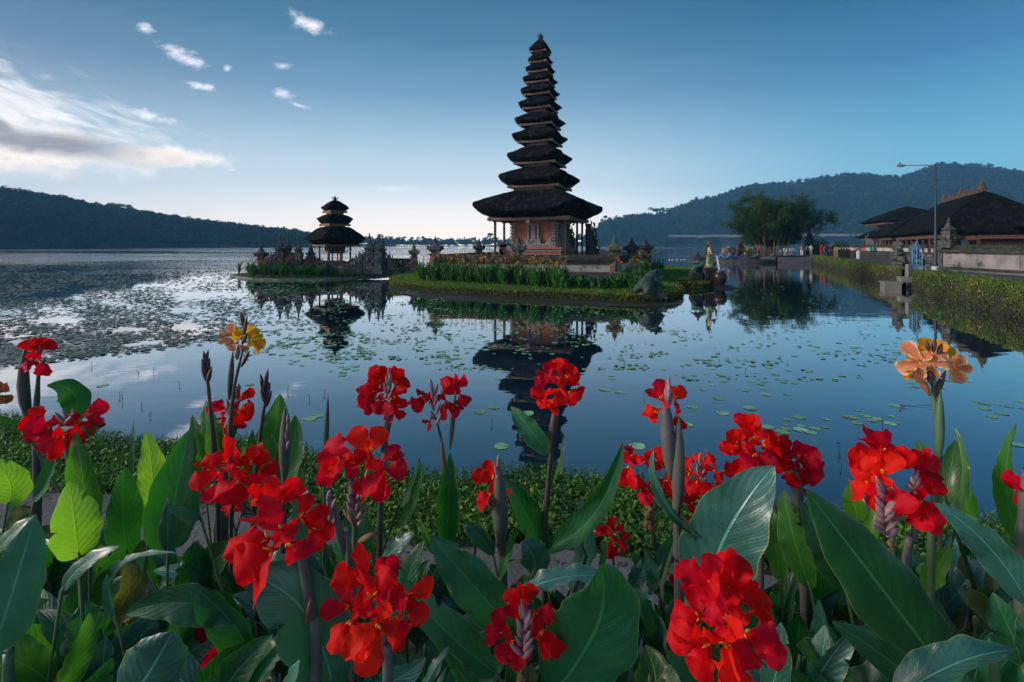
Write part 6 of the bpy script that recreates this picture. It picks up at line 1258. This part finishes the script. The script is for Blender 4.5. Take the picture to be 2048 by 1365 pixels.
p.heads(1.4, [(690, 925, 64, 168, 0, 'red', 3), (680, 915, 44, 200, -.03, 'red', 3), (708, 930, 40, 70, .04, 'red', 3), (740, 905, 64, 92, 0, 'red', 3), (765, 922, 44, 30, 0, 'red', 3), (768, 940, 66, -75, -.03, 'red', 4), (752, 945, 56, -105, .0, 'red', 3), (725, 925, 34, 130, .05, 'deep', 3)]); p.buds(712, 1055, 708, 970, 12, 34, 11, 1.38, budp, .85); p.buds(716, 1085, 714, 1060, 2, 44, 13, 1.36, buddry, 1.0); p.spindle(722, 1000, 738, 930, 12, 1.38, mat('pink_tube', (.6, .16, .13), .5))
p.leaf(640, 1110, 600, 960, 84, 1.6, 1.7, .4, -10, 0, 0); p.leaf(800, 1060, 845, 925, 58, 1.8, 1.75, .9, 10, 6, 0)
p = Plant('canna with a brown tipped bud spike leaning between the big blooms', [(668, 1010, 1.3), (682, 1080, 1.3), (700, 1160, 1.3)], .008, stemp); p.sheath(690, 1110, 662, 1005, 24, 1.3, stemp); p.buds(668, 1050, 656, 1005, 5, 30, 10, 1.28, budp, .35)
p.leaf(760, 1130, 830, 1065, 70, 1.4, 1.35, .6, 0, -4, 3, wave=.1); p.leaf(740, 1100, 700, 985, 90, 1.7, 1.75, .5, 0, 0, 0)
p = Plant('tall canna with a full crimson flower head against the water left of centre', [(772, 800, 2.0), (772, 880, 2.0), (766, 960, 2.0), (760, 1060, 2.0)], .012, stemp)
p.heads(2.0, [(755, 785, 46, 178, 0, 'deep', 4), (752, 798, 38, -150, -.02, 'deep', 3), (762, 768, 38, 110, .02, 'deep', 4), (775, 760, 32, 80, .03, 'deep', 3), (790, 770, 34, 55, 0, 'deep', 4), (788, 790, 34, -30, -.02, 'deep', 4), (770, 798, 36, -95, -.04, 'deep', 3), (785, 822, 24, -75, 0, 'red', 3)]); p.sheath(764, 905, 782, 800, 22, 1.98, stemp); p.buds(776, 800, 780, 760, 6, 24, 8, 1.93, budp, .3)
p.leaf(752, 960, 728, 868, 44, 2.05, 2.1, .9, 0, 0, 0)
p = Plant('canna with two separate red flower clusters and a narrow brown sheath', [(872, 835, 2.0), (886, 900, 2.0), (892, 990, 2.0), (890, 1090, 2.0)], .0075, stemd)
p.heads(2.0, [(852, 800, 38, 205, 0, 'deep', 3), (862, 795, 30, 150, .02, 'red', 3), (885, 788, 34, 60, 0, 'deep', 3), (892, 802, 36, -80, -.02, 'deep', 3), (912, 776, 30, 95, 0, 'deep', 4), (920, 790, 30, -65, 0, 'deep', 3), (860, 842, 18, -140, 0, 'red', 3)]); p.buds(872, 850, 866, 785, 8, 26, 7, 1.96, budp, .6); p.sheath(900, 900, 912, 780, 12, 2.0, stemg); p.sheath(894, 990, 882, 870, 11, 1.98, buddry)
p.leaf(894, 1090, 900, 905, 84, 1.95, 1.95, 0, 0, 6, 0, cup=.2, label='upright oval leaf cupping the stem'); p.leaf(870, 1110, 842, 1040, 40, 1.9, 1.9, .9, 0, 0, 1); p.leaf(800, 1010, 838, 915, 46, 2.0, 2.0, 1.0, 12, 0, 0)
p = Plant('tall canna with the crimson flower head nearest the pagoda reflection', [(1112, 810, 1.9), (1102, 900, 1.9), (1094, 1000, 1.9), (1090, 1100, 1.9)], .010, stemd)
p.heads(1.9, [(1115, 742, 34, 85, .03, 'deep', 4), (1098, 760, 34, 150, 0, 'deep', 4), (1092, 785, 30, 200, 0, 'deep', 3), (1132, 755, 32, 30, 0, 'deep', 4), (1136, 785, 32, -30, 0, 'red', 4), (1118, 778, 36, -90, -.05, 'deep', 4), (1104, 800, 38, -112, -.03, 'red', 3), (1118, 760, 28, 120, -.04, 'deep', 3)]); p.sheath(1098, 910, 1114, 800, 20, 1.9, stemd)
p.leaf(1098, 908, 1022, 814, 74, 1.9, 1.95, .3, -4, -6, 0, cup=.2, label='leaf branching left below the crimson head'); p.leaf(1090, 1100, 1246, 884, 88, 1.9, 1.7, .55, 22, 34, 0, cup=.3, tilt=-.5, label='long leaf sweeping up to the right'); p.leaf(1085, 1105, 1005, 955, 96, 1.95, 1.9, -.3, 6, -6, 0); p.leaf(1104, 965, 1125, 870, 26, 1.9, 1.9, .9, 8, 0, 1)
p = Plant('front canna with glowing scarlet petals at the bottom left of centre', [(765, 1265, 1.05), (772, 1320, 1.05), (776, 1385, 1.05)], .010, stemp)
p.heads(1.05, [(728, 1168, 72, 105, .03, 'red', 3), (772, 1172, 62, 75, .02, 'red', 3), (745, 1195, 78, 95, -.03, 'red', 3), (700, 1215, 60, 150, .05, 'red', 3), (705, 1240, 78, -125, 0, 'red', 3), (770, 1215, 62, 40, -.03, 'red', 3), (755, 1245, 86, -92, -.06, 'red', 4), (790, 1240, 44, -35, -.04, 'red', 3), (812, 1190, 70, -25, .02, 'red', 3)])
p.leaf(990, 1345, 800, 1155, 120, 1.25, 1.2, -.2, -6, 10, 0, cup=.2, label='dark glossy leaf pointing up left with a clear midrib'); p.leaf(840, 1385, 900, 1290, 60, 1.1, 1.1, .9, 0, 0, 3)
p = Plant('canna with a stout grey violet sheath and a red petal on its left', [(1000, 1000, 1.7), (1003, 1080, 1.7), (1006, 1200, 1.7)], .015, stemp)
p.heads(1.7, [(985, 960, 40, 120, 0, 'red', 3), (980, 985, 38, -140, -.02, 'red', 3), (1008, 985, 14, -20, .03, 'red', 3)]); p.sheath(1003, 1110, 997, 920, 38, 1.68, stemp); p.buds(994, 960, 996, 935, 4, 28, 8, 1.64, budp, .12)
p.leaf(1000, 1160, 1035, 1055, 44, 1.68, 1.7, .9, 0, 0, 1); p.leaf(985, 1110, 925, 1050, 62, 1.7, 1.65, .5, 0, -14, 3); p.leaf(1030, 1265, 860, 1072, 150, 1.45, 1.4, -.1, -6, -6, 0, cup=.18, label='broad dark leaf in front of the path'); p.leaf(810, 1230, 850, 1080, 84, 1.5, 1.5, .4, -14, 0, 0)
p.leaf(1065, 1150, 1040, 1085, 112, 1.55, 1.5, .1, 14, -6, 3, cup=.1, label='blue sheened leaf catching the sky')
p = Plant('small canna with a compact red head low in front of the path', [(1225, 1095, 2.4), (1228, 1150, 2.4), (1230, 1230, 2.4)], .008, stemd)
p.heads(2.4, [(1212, 1072, 26, 160, 0, 'deep', 4), (1228, 1062, 24, 75, 0, 'deep', 4), (1240, 1080, 24, -20, 0, 'deep', 4), (1224, 1090, 24, -95, -.03, 'deep', 4)]); p.leaf(1140, 1180, 1160, 992, 100, 2.2, 2.1, .7, 20, 6, 3); p.leaf(1260, 1190, 1300, 1110, 66, 2.2, 2.2, .4, 0, 0, 3); p.leaf(1200, 1150, 1215, 1080, 28, 2.2, 2.2, .7, 0, 0, 1)
p = Plant('front canna with narrow scarlet petals over pink buds at the bottom centre', [(1045, 1280, 1.2), (1042, 1330, 1.2), (1040, 1400, 1.2)], .009, stemg)
p.heads(1.2, [(1035, 1215, 42, 115, 0, 'red', 3), (1050, 1212, 46, 75, .02, 'red', 3), (1068, 1225, 52, -40, 0, 'red', 3), (1010, 1265, 44, 160, 0, 'red', 3), (1022, 1282, 48, -60, -.03, 'red', 4), (1085, 1260, 52, -70, 0, 'red', 3), (1040, 1240, 40, 120, -.02, 'red', 3)]); p.buds(1045, 1320, 1050, 1240, 12, 40, 11, 1.16, budp, .75); p.buds(1042, 1365, 1046, 1320, 7, 40, 9, 1.17, buddry, .4, False)
p.leaf(1100, 1395, 1200, 1130, 320, 1.25, 1.1, -.25, 45, -14, 0, cup=.14, wave=.03, label='enormous dark round leaf with a blue sheen at the bottom centre'); p.leaf(1028, 1195, 1240, 1158, 84, 1.3, 1.25, 1.0, -4, -22, 3, wave=.1, label='pale wet folded leaf lying over the big round one'); p.leaf(960, 1400, 890, 1300, 110, 1.15, 1.1, .9, 0, 0, 0)
p = Plant('tall canna with two long pale violet sheaths holding half open red petals', [(1350, 900, 1.5), (1352, 1000, 1.5), (1357, 1110, 1.5), (1358, 1200, 1.5)], .014, stemp)
p.heads(1.5, [(1322, 800, 40, 125, 0, 'red', 3), (1316, 822, 30, -150, .02, 'red', 3), (1350, 800, 34, 80, .02, 'red', 3), (1352, 830, 30, -80, .03, 'deep', 3)]); p.sheath(1342, 960, 1330, 785, 34, 1.5, stemp); p.sheath(1356, 1030, 1358, 830, 32, 1.49, stemp); p.buds(1338, 815, 1336, 790, 5, 36, 9, 1.46, budp, .18)
p.leaf(1376, 1062, 1308, 900, 46, 1.5, 1.42, .7, -26, 0, 3, cup=.4, label='narrow wavy leaf curling up beside the pale sheaths'); p.leaf(1368, 1040, 1400, 1080, 40, 1.5, 1.45, .8, 0, 0, 1)
p = Plant('red canna flowers hanging left of the pale sheaths on a brown stalk', [(1300, 950, 1.85), (1302, 1040, 1.85), (1318, 1140, 1.85), (1322, 1230, 1.85)], .010, stemd)
p.heads(1.85, [(1270, 910, 38, 160, 0, 'red', 3), (1262, 930, 44, -105, 0, 'red', 3), (1285, 925, 34, 30, .02, 'red', 3), (1325, 935, 38, 60, 0, 'red', 3), (1330, 960, 36, -80, 0, 'deep', 4), (1295, 975, 38, -130, -.02, 'deep', 4), (1345, 975, 30, -20, 0, 'deep', 3)]); p.buds(1298, 1050, 1300, 985, 8, 34, 14, 1.83, buddry, .35, False)
p.leaf(1325, 1190, 1290, 1095, 50, 1.8, 1.8, .7, 0, 0, 3); p.leaf(1300, 1180, 1345, 1070, 60, 1.8, 1.85, .5, 0, 0, 0)
p = Plant('pair of red canna flowers low behind the great round leaf', [(1412, 960, 1.8), (1408, 1060, 1.8)], .009, stemd)
p.heads(1.8, [(1382, 945, 40, 165, 0, 'red', 3), (1395, 960, 38, -95, 0, 'red', 4), (1405, 935, 28, 80, .03, 'red', 3), (1432, 940, 38, 140, 0, 'red', 3), (1445, 945, 38, 20, 0, 'red', 3), (1436, 962, 30, -80, 0, 'red', 3)]); p.buds(1400, 960, 1398, 935, 5, 28, 7, 1.76, budp, .5); p.heads(1.85, [(1390, 1030, 34, -60, 0, 'deep', 4), (1385, 1010, 30, 100, 0, 'deep', 3)])
p.leaf(1405, 1210, 1550, 932, 236, 1.42, 1.35, -.15, -22, -12, 3, cup=.14, wave=.04, label='great round leaf with drying brown edge right of centre')
p = Plant('canna with the higher of two full red heads right of centre', [(1508, 905, 1.65), (1512, 1000, 1.65), (1520, 1090, 1.65)], .010, stemp)
p.heads(1.65, [(1500, 868, 40, 92, .02, 'deep', 4), (1478, 890, 40, 160, 0, 'deep', 4), (1490, 905, 42, -150, 0, 'deep', 3), (1512, 905, 46, -60, -.03, 'deep', 4), (1495, 920, 44, -100, -.02, 'deep', 3), (1525, 890, 44, 10, 0, 'deep', 4), (1545, 905, 38, -20, .02, 'deep', 3), (1508, 880, 36, 60, -.03, 'red', 3)])
p.leaf(1620, 1175, 1566, 975, 92, 1.6, 1.65, .25, -6, 0, 1, label='striped bright leaf with a pale torn edge'); p.leaf(1560, 1160, 1540, 1010, 70, 1.65, 1.7, -.4, 0, 0, 1)
p = Plant('canna with the lower of two full red heads right of centre', [(1592, 945, 1.62), (1600, 1010, 1.62), (1608, 1100, 1.62)], .013, stemp)
p.heads(1.62, [(1578, 915, 44, 100, .02, 'deep', 4), (1595, 920, 42, 40, 0, 'deep', 4), (1562, 930, 38, 190, 0, 'deep', 3), (1580, 940, 40, -110, -.03, 'deep', 4), (1608, 935, 36, -40, 0, 'deep', 4), (1604, 975, 26, -80, .02, 'red', 3)]); p.sheath(1598, 1020, 1590, 935, 26, 1.6, stemp)
p.leaf(1690, 1180, 1600, 1000, 120, 1.5, 1.55, -.2, 0, -6, 0, label='dark veined leaf hanging right of the lower red head')
p = Plant('small crimson canna flower deep in the leaves under the pale sheaths', [(1385, 1150, 2.0), (1390, 1220, 2.0)], .008, stemd); p.heads(2.0, [(1395, 1125, 30, 60, 0, 'deep', 4), (1372, 1115, 30, 105, 0, 'red', 3), (1370, 1160, 34, -110, 0, 'deep', 4), (1388, 1150, 28, -40, 0, 'deep', 3)]); p.leaf(1420, 1260, 1440, 1150, 60, 1.9, 1.9, .5, 0, 0, 0)
p = Plant('largest scarlet canna bloom close to the lens at the bottom right of centre', [(1478, 1285, .98), (1488, 1340, .98), (1494, 1400, .98)], .0125, stemp)
p.heads(.98, [(1425, 1170, 76, 120, .03, 'red', 3), (1460, 1185, 76, 75, .03, 'red', 4), (1440, 1215, 70, 100, -.01, 'red', 3), (1400, 1235, 66, 165, .02, 'red', 4), (1420, 1280, 84, -155, -.03, 'red', 3), (1455, 1285, 100, -105, -.06, 'red', 4), (1490, 1265, 82, -30, -.04, 'red', 4), (1500, 1225, 60, 15, .02, 'red', 3), (1455, 1240, 56, 140, -.05, 'red', 3)])
p.leaf(1535, 1400, 1562, 1245, 84, 1.12, 1.08, .1, 8, 0, 3, label='pale upright leaf with a shrivelled edge beside the largest bloom'); p.leaf(1470, 1420, 1330, 1300, 130, 1.3, 1.25, .5, 0, -14, 0)
p = Plant('canna with a broad scarlet cluster above a shaggy purple seed spike at right', [(1795, 980, 1.35), (1784, 1080, 1.35), (1796, 1180, 1.35), (1806, 1310, 1.35)], .0085, stemg)
p.heads(1.35, [(1768, 905, 50, 115, .03, 'deep', 4), (1745, 935, 54, 165, .02, 'red', 4), (1740, 965, 56, -130, 0, 'red', 3), (1785, 930, 58, 60, 0, 'deep', 4), (1780, 970, 60, -90, -.04, 'deep', 4), (1820, 915, 46, 15, .02, 'deep', 3), (1765, 950, 50, 110, -.05, 'red', 4), (1830, 960, 46, 50, .02, 'deep', 3)])
p.buds(1772, 1075, 1768, 985, 18, 34, 11, 1.30, budp, 1.0); p.buds(1788, 1150, 1778, 1080, 5, 36, 10, 1.31, buddry, .8, False); p.sheath(1804, 1300, 1792, 1120, 24, 1.35, stemg)
p.leaf(1900, 1360, 1612, 980, 250, 1.3, 1.25, .05, 4, 4, 0, cup=.16, wave=.03, label='vast dark pointed leaf slanting up left with a pale midrib'); p.leaf(1715, 1040, 1700, 965, 66, 1.55, 1.55, .1, 0, 0, 2); p.leaf(1730, 1130, 1755, 1005, 60, 1.5, 1.5, .4, 0, 0, 2)
p = Plant('canna with drooping scarlet petals on a pale stalk beside the purple spike', [(1832, 1000, 1.32), (1828, 1080, 1.32), (1812, 1165, 1.32)], .010, stemp)
p.heads(1.32, [(1838, 985, 44, 40, 0, 'deep', 3), (1842, 1000, 58, -75, -.03, 'red', 4), (1825, 1010, 44, -120, 0, 'red', 3), (1855, 1035, 28, -85, .02, 'red', 3)]); p.buds(1828, 990, 1830, 965, 5, 26, 9, 1.28, budp, .6); p.leaf(1850, 1180, 1900, 1090, 70, 1.5, 1.5, .4, 0, 0, 2)
p = Plant('tall canna with yellow and peach streaked flowers above the water at right', [(1864, 760, 1.4), (1872, 840, 1.4), (1876, 920, 1.4), (1868, 1020, 1.4), (1862, 1110, 1.4)], .0095, stemg)
p.heads(1.4, [(1862, 712, 42, 95, .03, 'yellow', 4), (1850, 715, 36, 150, .04, 'yellow', 3), (1875, 712, 36, 25, .03, 'yellow', 3), (1842, 722, 42, 195, -.02, 'pinky', 4), (1860, 722, 36, -20, -.03, 'pinky', 4), (1835, 735, 32, -110, -.02, 'pinky', 3), (1896, 728, 36, 0, 0, 'pinky', 4), (1900, 735, 30, -50, 0, 'pinky', 3), (1832, 752, 24, 180, 0, 'yellow', 3)])
p.spindle(1858, 702, 1852, 680, 9, 1.36, budd); p.spindle(1867, 706, 1870, 676, 9, 1.36, budd); p.spindle(1876, 712, 1884, 686, 9, 1.36, budd); p.spindle(1860, 792, 1834, 744, 13, 1.39, mat('orange_tube', (.45, .16, .06), .5, (.2, .06, .06), 20)); p.spindle(1866, 800, 1892, 740, 12, 1.4, budd); p.spindle(1862, 770, 1858, 728, 14, 1.38, budd); p.sheath(1878, 925, 1880, 775, 20, 1.39, stemg)
p.leaf(1888, 1010, 1912, 880, 66, 1.6, 1.65, .1, 0, 0, 1); p.leaf(1915, 1030, 1910, 855, 40, 1.65, 1.7, .5, 14, 0, 1); p.leaf(1866, 930, 1835, 880, 50, 1.5, 1.55, .5, -4, 0, 1); p.leaf(1938, 1050, 1925, 950, 56, 1.7, 1.7, -.3, 0, 0, 2)
p = Plant('pale thick canna stalk with a red petal cut by the right edge', [(2050, 940, 1.3), (2046, 1040, 1.3), (2044, 1180, 1.3)], .014, stemp); p.heads(1.3, [(2062, 975, 46, 170, 0, 'red', 4), (2070, 960, 40, 60, 0, 'red', 3)])
p.leaf(2042, 1090, 2034, 846, 72, 1.7, 1.6, .35, -26, 0, 1, cup=.4, tilt=.6, label='upright curling green leaf at the right edge'); p.leaf(2060, 1215, 1868, 1005, 112, 1.25, 1.25, .3, 14, -16, 3, cup=.2, label='long blue sheened leaf reaching in from the right'); p.leaf(2050, 1330, 1985, 1185, 120, 1.2, 1.2, .2, 0, 0, 0)
p = Plant('leafy canna filling the bottom right corner with a wavy edged leaf', [(1985, 1330, 1.05), (1990, 1400, 1.05)], .010, stemg)
p.leaf(1790, 1400, 2030, 1300, 130, 1.02, 1.0, .5, 0, -22, 3, cup=.2, wave=.08, label='waxy leaf with a wavy pale edge in the bottom right corner'); p.leaf(1870, 1400, 1664, 1244, 110, 1.15, 1.1, .3, 0, -10, 0); p.leaf(2080, 1350, 2060, 1200, 100, 1.1, 1.1, 0, 0, 0, 0)
p = Plant('canna with blue grey leaves filling the left bottom edge', [(20, 1330, 1.1), (16, 1400, 1.1)], .011, stemg)
p.leaf(-30, 1345, 70, 1030, 170, 1.15, 1.12, .0, 4, 0, 3, cup=.12, label='large blue grey streaked leaf at the left edge'); p.leaf(235, 1250, 352, 1106, 60, 1.3, 1.2, 1.0, -60, -36, 3, label='leaf arching over like a bow with droplets'); p.leaf(125, 1180, 240, 1092, 64, 1.25, 1.2, .6, -14, -8, 3); p.leaf(205, 1240, 250, 1120, 110, 1.45, 1.4, .0, 30, 8, 4)
p = Plant('low canna with a striped blue green leaf at the bottom left', [(330, 1345, 1.1), (330, 1400, 1.1)], .011, stemg); p.leaf(245, 1420, 345, 1262, 215, 1.05, 1.0, .1, 10, -8, 3, cup=.1, wave=.05, label='pale streaked leaf with a burnt rim at the bottom left'); p.leaf(480, 1240, 250, 1230, 120, 1.3, 1.25, .5, 0, -30, 0); p.leaf(130, 1380, 180, 1225, 90, 1.2, 1.2, -.3, 0, 0, 1); p.leaf(560, 1410, 600, 1320, 70, 1.05, 1.0, .9, 0, 0, 3)
p = Plant('low red canna flowers hidden among leaves at the bottom left', [(432, 1260, 1.5), (434, 1330, 1.5)], .008, stemd); p.heads(1.5, [(440, 1250, 34, -10, 0, 'deep', 3), (425, 1245, 30, 170, 0, 'deep', 3), (438, 1325, 34, 100, -.2, 'deep', 3), (430, 1345, 30, -60, -.2, 'deep', 3)]); p.leaf(470, 1330, 420, 1180, 130, 1.6, 1.55, .4, 0, 0, 0)
p = Plant('wilted brown canna bloom cut by the left edge', [(-8, 790, 2.3), (-14, 900, 2.3), (-16, 1000, 2.3)], .008, stemd); p.heads(2.3, [(0, 792, 22, -60, 0, 'wilt', 3), (-10, 785, 22, 60, 0, 'wilt', 3)])
# ---- leafy shoots without flowers that fill the bed between them
random.seed(77)
def shoot(x, Y, top, nl, tones, wd):
    p = Plant('leafy canna shoot without flowers filling the gaps of the near bed', [(x, top + 60, Y), (x + random.uniform(-10, 10), top + 200, Y)], .010, stemg, 'leafy shoots between the flowering cannas', name='canna_shoot')
    for k in range(nl):
        a = random.uniform(-1.3, 1.3) if k else random.uniform(-.3, .3); l_ = random.uniform(120, 220) / Y * 1.5; by_ = top + random.uniform(110, 330) / Y * 1.2
        ty = by_ - l_ * math.cos(a); tx = x + l_ * math.sin(a)
        if ty < top: by_ += top - ty; ty = top
        p.leaf(x + random.uniform(-15, 15), by_, tx, ty, wd * random.uniform(.8, 1.3) / Y * 1.5, Y, Y + random.uniform(-.12, .12), random.uniform(-.8, .8), random.uniform(-20, 20), random.uniform(-24, 10), random.choice(tones), cup=random.uniform(.1, .35), wave=random.uniform(.03, .1), tilt=random.uniform(-.4, .4))
for x, Y, top in [(40, 2.4, 1010), (150, 2.5, 1060), (240, 2.45, 1030), (330, 2.4, 1070), (430, 2.35, 1060), (510, 2.3, 1090), (600, 2.3, 1100), (690, 2.3, 1080), (790, 2.2, 1120), (1000, 2.2, 1150), (1120, 2.1, 1180), (1350, 2.2, 1100), (1500, 2.2, 1080), (1620, 2.2, 1060), (1750, 2.1, 1080), (1900, 2.1, 1060), (200, 1.4, 1200), (350, 1.5, 1190), (620, 1.5, 1190), (850, 1.45, 1230), (1080, 1.5, 1260), (1550, 1.5, 1210), (60, 1.9, 1040), (200, 2.0, 1075), (150, 1.6, 1150), (280, 1.75, 1120), (400, 1.8, 1080), (450, 1.9, 1100), (520, 1.7, 1150), (640, 1.9, 1090), (720, 1.7, 1130), (850, 1.75, 1120), (940, 1.8, 1130), (1330, 1.7, 1180), (1430, 1.8, 1190), (1560, 1.7, 1140), (1640, 1.75, 1120), (1700, 1.6, 1190), (1840, 1.7, 1120), (1930, 1.7, 1110), (2010, 1.5, 1170), (1980, 1.9, 1060),
                  (90, 1.35, 1240), (420, 1.3, 1270), (560, 1.35, 1290), (700, 1.35, 1280), (900, 1.3, 1300), (1000, 1.45, 1280), (1300, 1.35, 1290), (1600, 1.3, 1250), (1680, 1.35, 1290), (1930, 1.35, 1240), (-60, 1.6, 1080), (2120, 1.6, 1060), (-40, 1.3, 1210), (1200, 1.6, 1260), (1130, 1.75, 1190)]:
    shoot(x, Y, top, random.randint(5, 7), (0, 0, 0, 3, 3, 1, 0, 4), 108)
# ---------------------------------------------------------------- morning haze over the lake
mb = MB(); mb.box((0, 745, 109), (5300, 1860, 224))
hm = bpy.data.materials.new('haze_air'); hm.use_nodes = True; t = N(hm.node_tree); t.n.clear()
pv = t.new('ShaderNodeVolumePrincipled'); pv.inputs['Color'].default_value = (.20, .57, .95, 1); pv.inputs['Density'].default_value = .00043
pv.inputs['Anisotropy'].default_value = .0
t.l.new(pv.outputs[0], t.new('ShaderNodeOutputMaterial').inputs[1])
hz = tag(mb.build('haze', hm), kind='stuff')
